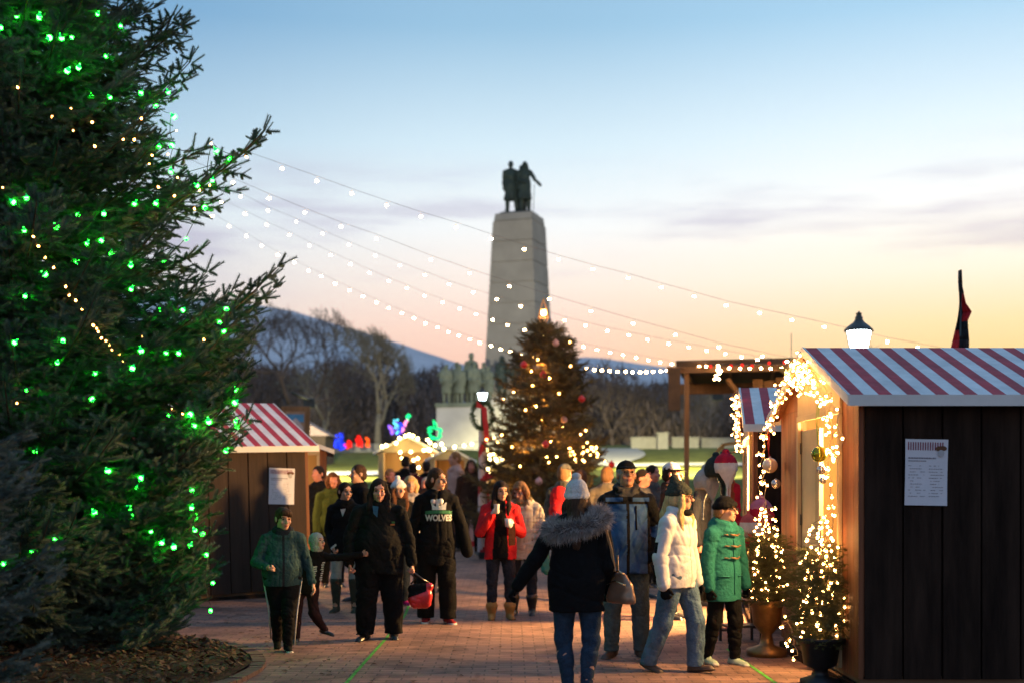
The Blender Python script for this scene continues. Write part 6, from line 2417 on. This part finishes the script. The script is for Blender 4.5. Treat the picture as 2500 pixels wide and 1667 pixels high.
def puff_paint(c, J):
    return ((c[:, 2] > J['neck'][2] - .03) & (np.hypot(c[:, 0] - J['neck'][0], c[:, 1] - J['neck'][1]) < .13)).astype(int)


o, J = person('woman in a cream quilted jacket looking down, right of the red coat', 1276, 1500, 1.68, -8,
              dict(uaa=(-.15, .1, -1), faa=(.3, -.6, -.4), uab=(.24, .05, -1), fab=(.10, -.60, -.62), ula=(-.05, -.02, -1), ulb=(.05, .08, -1)),
              bw=1.02, head=(-22, -22, -6), vox=.010, curl=(.9, 1.0),
              top=dict(mat=[CREAMP, TANC], o=.040, oc=.03, hem=-.17, wr=.012, fr=26, collar=.045, paint=puff_paint, quilt=.085),
              legs=dict(mat=DENIMD, o=.012, oa=.010, wr=.005), shoes=SHOEB, boots=.12, hair=('bob', H_SAND), group=GW_)
# stocking-shaped bag held by her
t = thing('gift_stocking', 'shiny teal stocking-shaped bag hanging from the arm of the cream jacket', 'stocking', J['world'](J['wrib'] + np.array([.03, -.05, -.02])), R(-8))
F = Field((-.12, -.08, -.36), (.14, .08, .12), .008)
F.chain([(0, 0, .03), (.0, 0, -.16), (.02, 0, -.24)], [.062, .055, .058], .03, ((0, 1, 0), .45))
F.chain([(.02, 0, -.25), (.085, 0, -.29)], [.052, .040], .03, ((0, 1, 0), .5))
F.wrinkle(.004, 40, 2)
F.build('stocking', mat('teal_satin', (.012, .20, .16), .35, .25, 9, spec=.6), t)
F = Field((-.12, -.08, -.1), (.14, .08, .16), .008)
F.chain([(-.03, 0, .02), (-.02, 0, .10)], [.045, .035], .03, ((0, 1, 0), .6))
F.build('trim', BLACK, t)


# --- woman from behind, white beanie and fur hood
def p_fur(o, J):
    rg_ = np.random.default_rng(7)
    n = 9000
    c0 = J['neck'] + np.array([0, .045, .015])
    a = rg_.uniform(-PI * .5, PI * 1.5, n)
    ph = rg_.uniform(0, 2 * PI, n)
    Rm, rm = .165, .058
    cen_ = np.stack([Rm * 1.18 * np.cos(a), Rm * .62 * np.sin(a) + .01, -.025 + .055 * np.cos(a) * 0 + .035 * np.sin(a) * -1 + .05 * np.cos(a) * -1], 1)
    nrm = np.stack([np.cos(a) * np.cos(ph), np.sin(a) * np.cos(ph), np.sin(ph)], 1)
    base = c0 + cen_ + nrm * rm * .75
    L = rg_.uniform(.035, .075, n)[:, None]
    tip = base + nrm * L + rg_.normal(0, .012, (n, 3)) + np.array([0, 0, -.012])
    sd = np.cross(nrm, rg_.normal(0, 1, (n, 3)))
    sd /= np.linalg.norm(sd, axis=1, keepdims=True)
    T = np.stack([base - sd * .0035, base + sd * .0035, tip], 1).reshape(-1, 3)
    link('fur_trim', mesh_np('fur_trim', T, np.arange(3 * n).reshape(-1, 3), [FURM], None, False), o)
    F = Field(c0 - .34, c0 + .34, .010)
    ring = [c0 + np.array([Rm * 1.18 * math.cos(v), Rm * .62 * math.sin(v) + .01, -.025 - .035 * math.sin(v) - .05 * math.cos(v)]) for v in np.linspace(0, 2 * PI, 25)]
    for i in range(24): F.cone(ring[i], ring[i + 1], rm * .85, rm * .85, .02)
    F.build('hood_lining', FURB, o)


FURM = mat('fur_strands', (.24, .215, .20), .8, .5, 14, var2=(.56, .50, .46))
FURB = mat('fur_base', (.10, .085, .08), .95, .4, 30)
o, Jf = person('woman seen from behind in white knitted hat, fur-hooded black parka and blue jeans', 1408, 1692, 1.63, 176,
               dict(uab=(.52, .06, -.9), fab=(.60, -.10, -.85), uaa=(-.18, .05, -1), faa=(-.02, -.5, -.7), ula=(-.05, .02, -1), lla=(.10, .12, -1), ulb=(.03, -.06, -1), llb=(-.10, .10, -1)),
               bw=1.22, thick=1.08, belly=.02, head=(-6, 0, 0), vox=.0075, curl=(.6, .5),
               top=dict(mat=BLACK, o=.030, oc=.022, hem=-.20, flare=1.03, wr=.007, fr=16, name='parka'),
               legs=dict(mat=DENIM, o=.014, oa=.004, wr=.005, fr=24), shoes=REDSH, hair=('long', H_BROWN), hat=('slouch', CREAMK), gloves=BLACK, group=GW_, extras=p_fur)
# her handbag
sa = Jf['world'](Jf['sha'] + np.array([-.02, .0, .055]))
bagc = P(1516, 1432, 9.42)
t = thing('handbag', 'bronze leather handbag on a long tan strap over the shoulder of the black parka', 'handbag', bagc, R(-50))
F = Field((-.17, -.10, -.16), (.17, .10, .14), .008)
F.cone((-.085, 0, -.09), (.085, 0, -.09), .055, .055, .02, ((0, 1, 0), .9))
F.cone((-.03, 0, .09), (.03, 0, .09), .022, .022, .07, ((0, 1, 0), .8))
F.cone((-.06, 0, .0), (.06, 0, .0), .055, .055, .06, ((0, 1, 0), .75))
F.wrinkle(.003, 30, 5)
F.below((0, 0, -.125), (0, 0, 1))
F.build('bag_body', METALB, t)
MB().tube([(-.06, -.028, .10), (0, -.034, .125), (.06, -.028, .10)], .008, 6).tube([(-.10, -.052, .02), (.0, -.062, .05), (.10, -.052, .02)], .006, 6).build('zip', GOLDM, t, True)
cz_, sz_ = math.cos(R(50)), math.sin(R(50))
loc_ = lambda p: np.array([cz_ * (p[0] - bagc[0]) - sz_ * (p[1] - bagc[1]), sz_ * (p[0] - bagc[0]) + cz_ * (p[1] - bagc[1]), p[2] - bagc[2]])
tp1, tp2 = P(1470, 1255, 9.58), P(1492, 1330, 9.30)
st = MB()
l0 = [loc_(P(1468, 1252, 9.55)), loc_(P(1476, 1280, 9.36)), loc_(P(1492, 1340, 9.36)), (-.02, -.05, .12)]
l0 = [np.array(q) for q in l0]
sp = []
for i in range(len(l0) - 1):
    for f in np.linspace(0, 1, 6, endpoint=False): sp.append(l0[i] * (1 - f) + l0[i + 1] * f)
sp.append(l0[-1])
for i in range(len(sp) - 1):
    w_ = np.array([.012, .0, .0])
    st.prism([sp[i] - w_, sp[i] + w_, sp[i + 1] + w_, sp[i + 1] - w_], (0, 0, 0), (0, .004, 0))
st.build('strap', STRAP, t)
MB().tube([(-.06, .03, .09), (-.075, .03, .17), (-.07, .03, .24), (-.05, .02, .10)], .007, 6).build('handle', STRAP, t, True)


# --- tall man in the blue jacket
def blue_paint(c, J):
    r = np.zeros(len(c), int)
    yoke = c[:, 2] > J['chest'][2] + .115
    r[yoke] = 1
    for sd in 'ab':
        sx = -1 if sd == 'a' else 1
        d = np.linalg.norm(c - J['elb' + sd], axis=1)
        arm = (sx * (c[:, 0] - J['chest'][0]) > .185) & (c[:, 2] < J['chest'][2] + .12)
        low = arm & (c[:, 2] < J['elb' + sd][2] + .12)
        r[arm] = 1
        r[arm & (d < .12) & (c[:, 1] < J['elb' + sd][1] - .01)] = 0
    zipf = (np.abs(c[:, 0] - J['neck'][0] + .0) < .012) & (c[:, 1] < 0) & ~yoke
    r[zipf] = 1
    pl = (np.abs(c[:, 2] - (J['neck'][2] - .045)) < .018) & (c[:, 1] < -.02) & (np.abs(c[:, 0] - J['neck'][0]) > .045) & (np.abs(c[:, 0] - J['neck'][0]) < .20)
    r[pl] = 0
    r[(c[:, 2] > J['neck'][2] - .02) & (np.hypot(c[:, 0] - J['neck'][0], c[:, 1] - J['neck'][1]) < .125)] = 2
    return r


def p_blue(o, J):
    F_ = J['topF']
    mb = MB()
    for sx, x0 in ((1, .075),):
        V = []
        for z in np.linspace(J['chest'][2] + .10, J['chest'][2] - .12, 8):
            y = F_.front(J['neck'][0] + x0, z)
            V.append((J['neck'][0] + x0, (y if y is not None else -.15) - .006, z))
        mb.tube(V, .008, 5)
    mb.build('pocket_zip', BLACK, o, True)
    MB().prism([J['neck'] + np.array(q) for q in ((-.04, -.080, -.0), (.035, -.080, -.0), (.0, -.118, -.15))], (0, 0, 0), (0, -.006, 0)).build('shirt', CHAR, o)


o, J = person('tall man in a blue and black jacket and black cap looking up, hands in pockets', 1530, 1603, 1.86, 0,
              dict(uaa=(-.30, .20, -1), faa=(.42, -.32, -.80), uab=(.40, .26, -1), fab=(-.38, -.42, -.80), ula=(-.07, -.02, -1), lla=(-.02, .05, -1), ulb=(.06, .05, -1), llb=(.02, .02, -1), fta=(-.5, -1, -.1), ftb=(.3, -1, -.1)),
              bw=1.10, thick=1.0, belly=.02, head=(8, 12, 0), vox=.0075, curl=(1, 1), hands=False, skin=mat('skin_tanned', (.46, .22, .12), .55, .15, 14, spec=.4),
              top=dict(mat=[BLUEJ, CHAR, COLLARG], o=.034, oc=.026, hem=-.175, flare=1.10, wr=.008, fr=15, collar=.052, paint=blue_paint, end=1.0, gap=.5),
              legs=dict(mat=DENIMG, o=.020, oa=.026, wr=.005, fr=24), shoes=SHOEBR, hair=('crop', H_GREY), hat=('cap', [BLACK, BLACK]), group=GW_, extras=p_blue)


# --- woman in the white ski jacket
def white_paint(c, J):
    r = np.zeros(len(c), int)
    side = (np.abs(c[:, 1] - .035) < .042) & (c[:, 2] < J['chest'][2] - .08) & (np.linalg.norm(c - J['elba'], axis=1) > .13) & (np.linalg.norm(c - J['wria'], axis=1) > .16)
    r[side] = 1
    back = (c[:, 1] > .030) & (c[:, 2] < J['waist'][2] + .16) & (np.linalg.norm(c - (J['elba'] + J['wria']) / 2, axis=1) > .17)
    r[back] = 1
    r[(np.abs(c[:, 0] - J['neck'][0]) < .008) & (c[:, 1] < -.05)] = 2
    return r


def p_white(o, J):
    glasses(o, J, mat('brown_frame', (.10, .035, .015), .4, .2))
    F = Field(J['neck'] - .22, J['neck'] + .22, .009)
    for i in range(9):
        a0, a1 = -PI + i * PI / 9, -PI + (i + 1) * PI / 9
        q = [J['neck'] + np.array([.075 * math.cos(v), .085 * math.sin(v) - .02, .03]) for v in (a0, a1)]
        F.cone(q[0], q[1], .022, .022, .02)
    F.build('scarf', BLACK, o)


o, J = person('blond woman in a white ski jacket, dark knitted hat and glasses striding right', 1655, 1640, 1.66, 52,
              dict(uaa=(-.20, .14, -1), faa=(-.02, -.16, -1), uab=(.20, .0, -1), fab=(.06, -.22, -1), ula=(-.03, .22, -1), lla=(.0, .40, -1), ulb=(.03, -.30, -1), llb=(.02, .02, -1), ftb=(.1, -1, .12), fta=(-.05, -1, -.35)),
              bw=1.06, head=(34, 0, 0), vox=.0075, curl=(.7, .7), gloves=BLACK,
              top=dict(mat=[WHITEJ, BLACK, mat('zip_grey', (.35, .34, .33), .5)], o=.032, oc=.026, hem=-.11, flare=1.02, wr=.0045, fr=20, collar=.045, paint=white_paint, gap=.2),
              legs=dict(mat=DENIML, o=.018, oa=.030, wr=.005, fr=24), shoes=SHOEBR, hair=('long', H_BLOND), hat=('peak', OLIVEK), group=GW_, extras=p_white)


# --- teenager in the teal duffle coat
def p_teal(o, J):
    glasses(o, J, mat('black_frame', (.02, .02, .02), .4, .2))
    F_ = J['topF']
    mb, lp_ = MB(), MB()
    for i, dz in enumerate((.10, .0, -.105)):
        z = J['chest'][2] + dz
        for sx in (-1, 1):
            x = J['neck'][0] + sx * .055
            y = F_.front(x, z)
            y = (y if y is not None else -.16) - .012
            lp_.tube([(J['neck'][0] + sx * .10, y + .012, z + .004), (x, y, z)], .006, 5)
        y = (F_.front(J['neck'][0], z) or -.17) - .02
        mb.tube([(J['neck'][0] - .05, y, z + .006), (J['neck'][0], y - .004, z - .002), (J['neck'][0] + .05, y, z - .008)], [.006, .011, .006], 6)
    mb.build('toggle', WOODT, o, True)
    lp_.build('loop', mat('toggle_cord', (.10, .06, .03), .7), o, True)
    pk = MB()
    V = [(J['neck'][0] + .008, (F_.front(J['neck'][0] + .008, z) or -.16) - .004, z) for z in np.linspace(J['neck'][2] - .1, J['pel'][2] - .14, 14)]
    pk.tube(V, .006, 4)
    pk.build('placket', cloth('teal_seam', (.012, .12, .10)), o, True)
    for sx in (-1, 1):
        pts = []
        for u in np.linspace(.05, .15, 5):
            x = J['neck'][0] + sx * u
            z = J['pel'][2] + .02
            y = F_.front(x, z)
            if y is not None: pts.append((x, y - .005, z))
        if len(pts) > 1: MB().tube(pts, .008, 4).build('pocket_flap', TEALD, o, True)


o, J = person('teenager in a teal duffle coat, black hat and glasses, beside the white jacket', 1768, 1622, 1.51, 36,
              dict(uaa=(-.20, .05, -1), faa=(.0, -.1, -1), uab=(.26, .0, -1), fab=(.10, -.12, -1), ula=(-.04, .10, -1), lla=(.0, .26, -1), ulb=(.05, -.12, -1), llb=(.02, .04, -1), ftb=(.05, -1, -.08)),
              bw=1.0, kid=1.06, head=(24, 0, 0), vox=.0075, curl=(.7, .7), gloves=BLACK,
              top=dict(mat=TEALD, o=.030, oc=.026, hem=-.20, flare=1.10, wr=.005, fr=18, collar=.030, hood=True, name='duffle_coat'),
              legs=dict(mat=BLACK, o=.012, oa=.014, wr=.006, fr=24), shoes=MINT, hair=('crop', H_SAND), hat=('beanie', BLACK), group=GW_, extras=p_teal)

# red bag held by the woman in black
hb = Jbw['world'](Jbw['palmb'])
bc = P(1026, 1448, 12.85)
t = thing('tote_bag', 'glossy red and black bag swinging from the hand of the woman in black', 'bag', bc, R(15))
F = Field((-.17, -.09, -.18), (.17, .09, .17), .008)
F.cone((-.055, 0, -.10), (.055, 0, -.10), .055, .055, .05, ((0, 1, 0), .9), 0)
F.cone((-.06, 0, -.03), (.06, 0, -.02), .07, .07, .05, ((0, 1, 0), .8), 0)
F.cone((-.085, 0, .05), (.095, 0, .07), .045, .045, .03, ((0, 1, 0), .8), 0)
F.wrinkle(.004, 35, 8)
F.build('bag_body', [REDBAG, BLACK], t, paint=lambda c, l: ((c[:, 2] > .02 + .35 * (c[:, 0] - .04)) & (c[:, 0] < .06)).astype(int))
hl = hb - bc
c15, s15 = math.cos(R(-15)), math.sin(R(-15))
hl = np.array([c15 * hl[0] - s15 * hl[1], s15 * hl[0] + c15 * hl[1], hl[2]])
MB().tube([(-.10, 0, .10), np.array([-.04, 0, .17]) * .6 + hl * .25, hl + np.array([-.02, 0, 0]), hl + np.array([.02, 0, 0]), np.array([.06, 0, .17]) * .6 + hl * .25, (.09, 0, .11)], .010, 6).build('handle', SHOEB, t, True)

# ------------------------------------------------------------------ the crowd farther back
GB = 'crowd in the background'


def extra(label, px, ptop, Y, H, heading, coat, legs=BLACK, hair=('short', H_DARK), hat=None, bw=1.0, head=(0, 0, 0), pose=None, z0=0.0, vox=.016, extras=None, shoes=SHOEB, o=.028, hem=-.15, kid=1.0, skin=None):
    p = P(px, ptop, Y)
    H = H or (p[2] - z0)
    return person(label, px, 1600, H, heading, pose, bw=bw, kid=kid, head=head, vox=vox, hands=True, curl=(.6, .6), lipped=vox < .014,
                  top=dict(mat=coat, o=o, oc=.022, hem=hem, wr=.006, fr=18, collar=.02), legs=dict(mat=legs, o=.014, oa=.016, wr=.006), shoes=shoes,
                  hair=hair, hat=hat, group=GB, X=p[0], Y=Y, z0=z0, extras=extras, skin=skin)


SKR = mat('skin_red_lit', (.50, .20, .14), .6, .1)
extra('dark-haired man in a black coat seen in profile beyond the left hut', 877, 1128, 17.0, None, -58, BLACK, hair=('short', H_BROWN))
extra('man in black at the doorway of the hut behind the left striped hut', 778, 1133, 21.5, None, -30, BLACK, hair=('short', H_DARK), skin=SKR)
extra('red-haired person in a moss green jacket beside the left hut doorway', 812, 1148, 19.5, None, 20, cloth('moss_jacket', (.040, .055, .014)), hair=('bob', H_CHEST), bw=1.15, skin=SKR)
extra('woman in a white bobble hat just behind the woman in black', 972, 1168, 16.4, None, 30, BLACK, hat=('pompom', cloth('white_knit', (.66, .64, .60))), hair=('long', H_CHEST), shoes=MAGEN, hem=-.10, legs=DENIMD)
extra('short blond woman in a grey fur coat behind the white bobble hat', 1002, 1156, 17.6, None, 8, GREYFUR, hair=('bob', H_BLOND), bw=1.1, vox=.013)
extra('grey-haired man in glasses behind the long-haired WOLVES walker', 1042, 1160, 20.0, None, -20, BLACK, hair=('crop', H_GREY), skin=SKR)
extra('reddish-haired person directly behind the long-haired WOLVES walker', 1062, 1137, 18.5, None, 160, BROWNJ, hair=('bob', H_CHEST))
extra('man with a ruddy face in front of the bright booth', 952, 1140, 24.0, None, 35, BLACK, hair=('crop', H_SAND), skin=SKR)
extra('dark-coated person at the bright booth window with black hair', 990, 1110, 33.0, None, 170, CHAR, hair=('short', H_DARK), vox=.02)
extra('person in a maroon jacket at the bright booth counter', 1008, 1126, 31.0, None, 190, cloth('maroon_jacket', (.10, .012, .02)), hair=('short', H_DARK), vox=.02)
extra('slim person in black silhouetted right of the bright booth window', 1041, 1122, 31.5, None, 175, BLACK, hair=('short', H_DARK), vox=.02)
extra('person in a pale pink coat leaning by the dim booth', 1112, 1098, 30.0, None, -60, cloth('pink_coat', (.48, .30, .24)), hair=('short', H_SAND), vox=.02)
extra('stout person in brown near the candy-striped pole', 1150, 1118, 28.5, None, 10, BROWNJ, hair=('long', H_BROWN), bw=1.2, vox=.02, skin=SKR)


def red_pack(o, J):
    F = Field(J['chest'] - .3, J['chest'] + .34, .014)
    F.cone(J['chest'] + np.array([-.03, .20, .10]), J['chest'] + np.array([-.03, .21, -.16]), .135, .15, .05, ((0, 1, 0), .6))
    F.cone(J['chest'] + np.array([-.03, .29, -.10]), J['chest'] + np.array([-.03, .29, -.15]), .09, .09, .05, ((0, 1, 0), .6))
    F.wrinkle(.006, 25, 3)
    F.build('backpack', REDC, o)


extra('person in a camouflage cap carrying a red backpack', 1378, 1127, 17.0, None, 150, CAMO, hair=('crop', H_SAND), hat=('cap', [CAMO, CAMO]), extras=red_pack, vox=.013)
extra('dark-haired person just behind the white knitted hat', 1418, 1143, 18.5, None, 200, BLACK, hair=('short', H_CHEST))
extra('man in an orange-brown cap and tan jacket with his back turned', 1482, 1134, 18.0, None, 165, cloth('tan_jacket', (.17, .14, .10)), hat=('cap', [mat('rust_cap', (.30, .11, .03), .8), mat('rust_cap', (.3, .1, .03))]), hair=('crop', H_SAND), vox=.013, bw=1.1)
extra('dark-haired person in grey directly right of the blue jacket', 1567, 1140, 17.5, None, 60, cloth('grey_jacket', (.07, .065, .065)), hair=('short', H_DARK), skin=SKR)
extra('short-haired man in a dull jacket, second right of the blue jacket', 1592, 1130, 19.5, None, 50, cloth('grey_jacket', (.07, .065, .065)), hair=('short', H_DARK), skin=SKR)
extra('man in a white-fronted black cap and brown coat behind the white jacket', 1637, 1124, 14.8, None, 70, BROWNJ, hat=('cap', [WHITEJ, BLACK]), hair=('crop', H_DARK), bw=1.15, vox=.012, skin=SKR)
extra('dark-haired person behind the teenager, by the hanging hats', 1715, 1153, 16.5, None, 60, NAVY, hair=('short', H_DARK), skin=SKR)


# ------------------------------------------------------------------ knitted hats hung at the second right hut
def hang_hat(label, px, ptop, Y, sc, cols, tassel=True, flaps=True):
    c = P(px, ptop, Y)
    t = thing('knit_hat', label, 'hat', c, R(random.Random(px).uniform(-30, 30)), 'knitted hats for sale')
    F = Field(np.array([-.2, -.2, -.55]) * sc, np.array([.2, .2, .06]) * sc, .011)
    F.ell((0, 0, -.13 * sc), (.115 * sc, .11 * sc, .13 * sc), None, .02)
    F.below((0, 0, -.20 * sc), (0, 0, 1))
    if flaps:
        for sx in (-1, 1):
            F.cone((.02 * sc, sx * .085 * sc, -.17 * sc), (.03 * sc, sx * .09 * sc, -.32 * sc), .088 * sc, .016 * sc, .02, ((0, 1, 0), .3))
            if tassel: F.chain([(.03 * sc, sx * .09 * sc, -.32 * sc), (.02 * sc, sx * .085 * sc, -.50 * sc)], [.012 * sc, .010 * sc], .01)
    F.ell((0, 0, .01 * sc), np.array((.035, .035, .03)) * sc, None, .01)
    F.wrinkle(.003, 60, px)
    F.build('knit', cols, t, paint=lambda q, l: (np.abs(q[:, 2] + .15 * sc) < .055 * sc).astype(int) + 0 * ((q[:, 2] < -.21 * sc)).astype(int) if len(cols) == 2 else (np.where(q[:, 2] > -.10 * sc, 0, np.where(q[:, 2] > -.18 * sc, 1, 2))))


DKG = cloth('dark_green_knit', (.022, .032, .03)); RK = cloth('red_knit', (.42, .015, .035)); WK = cloth('white_wool', (.58, .52, .50)); GK = cloth('grey_wool', (.34, .34, .32)); PK = cloth('pink_knit', (.50, .16, .24)); CK = cloth('coral_knit', (.52, .10, .10))
hang_hat('red and white patterned knitted hat with long ties, hung highest by the second right hut', 1772, 1104, 13.45, 1.12, [RK, WK, WK])
hang_hat('dark green knitted hat with ear flaps behind the patterned hat', 1748, 1112, 13.6, 1.15, [DKG, DKG])
hang_hat('fluffy grey animal hat with flaps, lowest left of the hanging hats', 1722, 1142, 13.7, 1.15, [GK, GK])
hang_hat('pink and red knitted hat on the side wall of the second right hut', 1858, 1216, 13.5, 1.15, [PK, RK, RK], False)
hang_hat('coral and white patterned hat below the pink hat', 1832, 1252, 13.5, 1.05, [CK, WK], False)
hang_hat('small red hat low beside the teal coat', 1812, 1268, 13.6, 1.0, [RK, WK], False)
t = thing('hat_stand', 'slim dark stand holding the knitted hats before the second right hut', 'hat stand', (P(1762, 0, 13.75)[0], 13.75, 0))
mb = MB().tube([(0, 0, .03), (0, 0, 1.98)], .018, 8).lathe([(.22, 0), (.22, .02), (.03, .035)], (0, 0, 0), 16)
for a, z in ((.1, 1.95), (2.2, 1.85), (PI, 1.8), (5.2, 1.6)): mb.tube([(0, 0, z), (.20 * math.cos(a), .20 * math.sin(a), z + .04)], .010, 6)
mb.build('stand', IRON, t, True)
for k, (px, pt_, pb_, m_) in enumerate(((1797, 1190, 1300, RK), (1786, 1180, 1290, cloth('rust_scarf', (.30, .07, .03))))):
    a = P(px, pt_, 13.7)
    h_ = P(px, pb_, 13.7)[2] - a[2]
    t = thing('scarf', ('red scarf' if k == 0 else 'rust brown scarf') + ' hanging under the patterned knitted hats', 'scarf', a)
    F = Field((-.07, -.04, h_), (.07, .04, .03), .01)
    F.chain([(0, 0, 0), (.01, 0, h_ * .5), (-.01, 0, h_)], [.05, .045, .055], .02, ((0, 1, 0), .3))
    F.wrinkle(.006, 40, k)
    F.build('knit', m_, t)
# low dark metal stand by the potted tree
tx = P(1808, 0, 12.6)
t = thing('plant_stand', 'low dark metal stand between the teal coat and the bronze urn', 'stand', (tx[0], 12.6, 0), R(10))
for x in (-.17, .17):
    for y in (-.13, .13): MB().box((x - .012, y - .012, 0), (x + .012, y + .012, .42)).build('leg', IRON, t)
MB().box((-.20, -.16, .42), (.20, .16, .445)).box((-.18, -.14, .16), (.18, .14, .18)).build('shelf', IRON, t, bevel=.004)
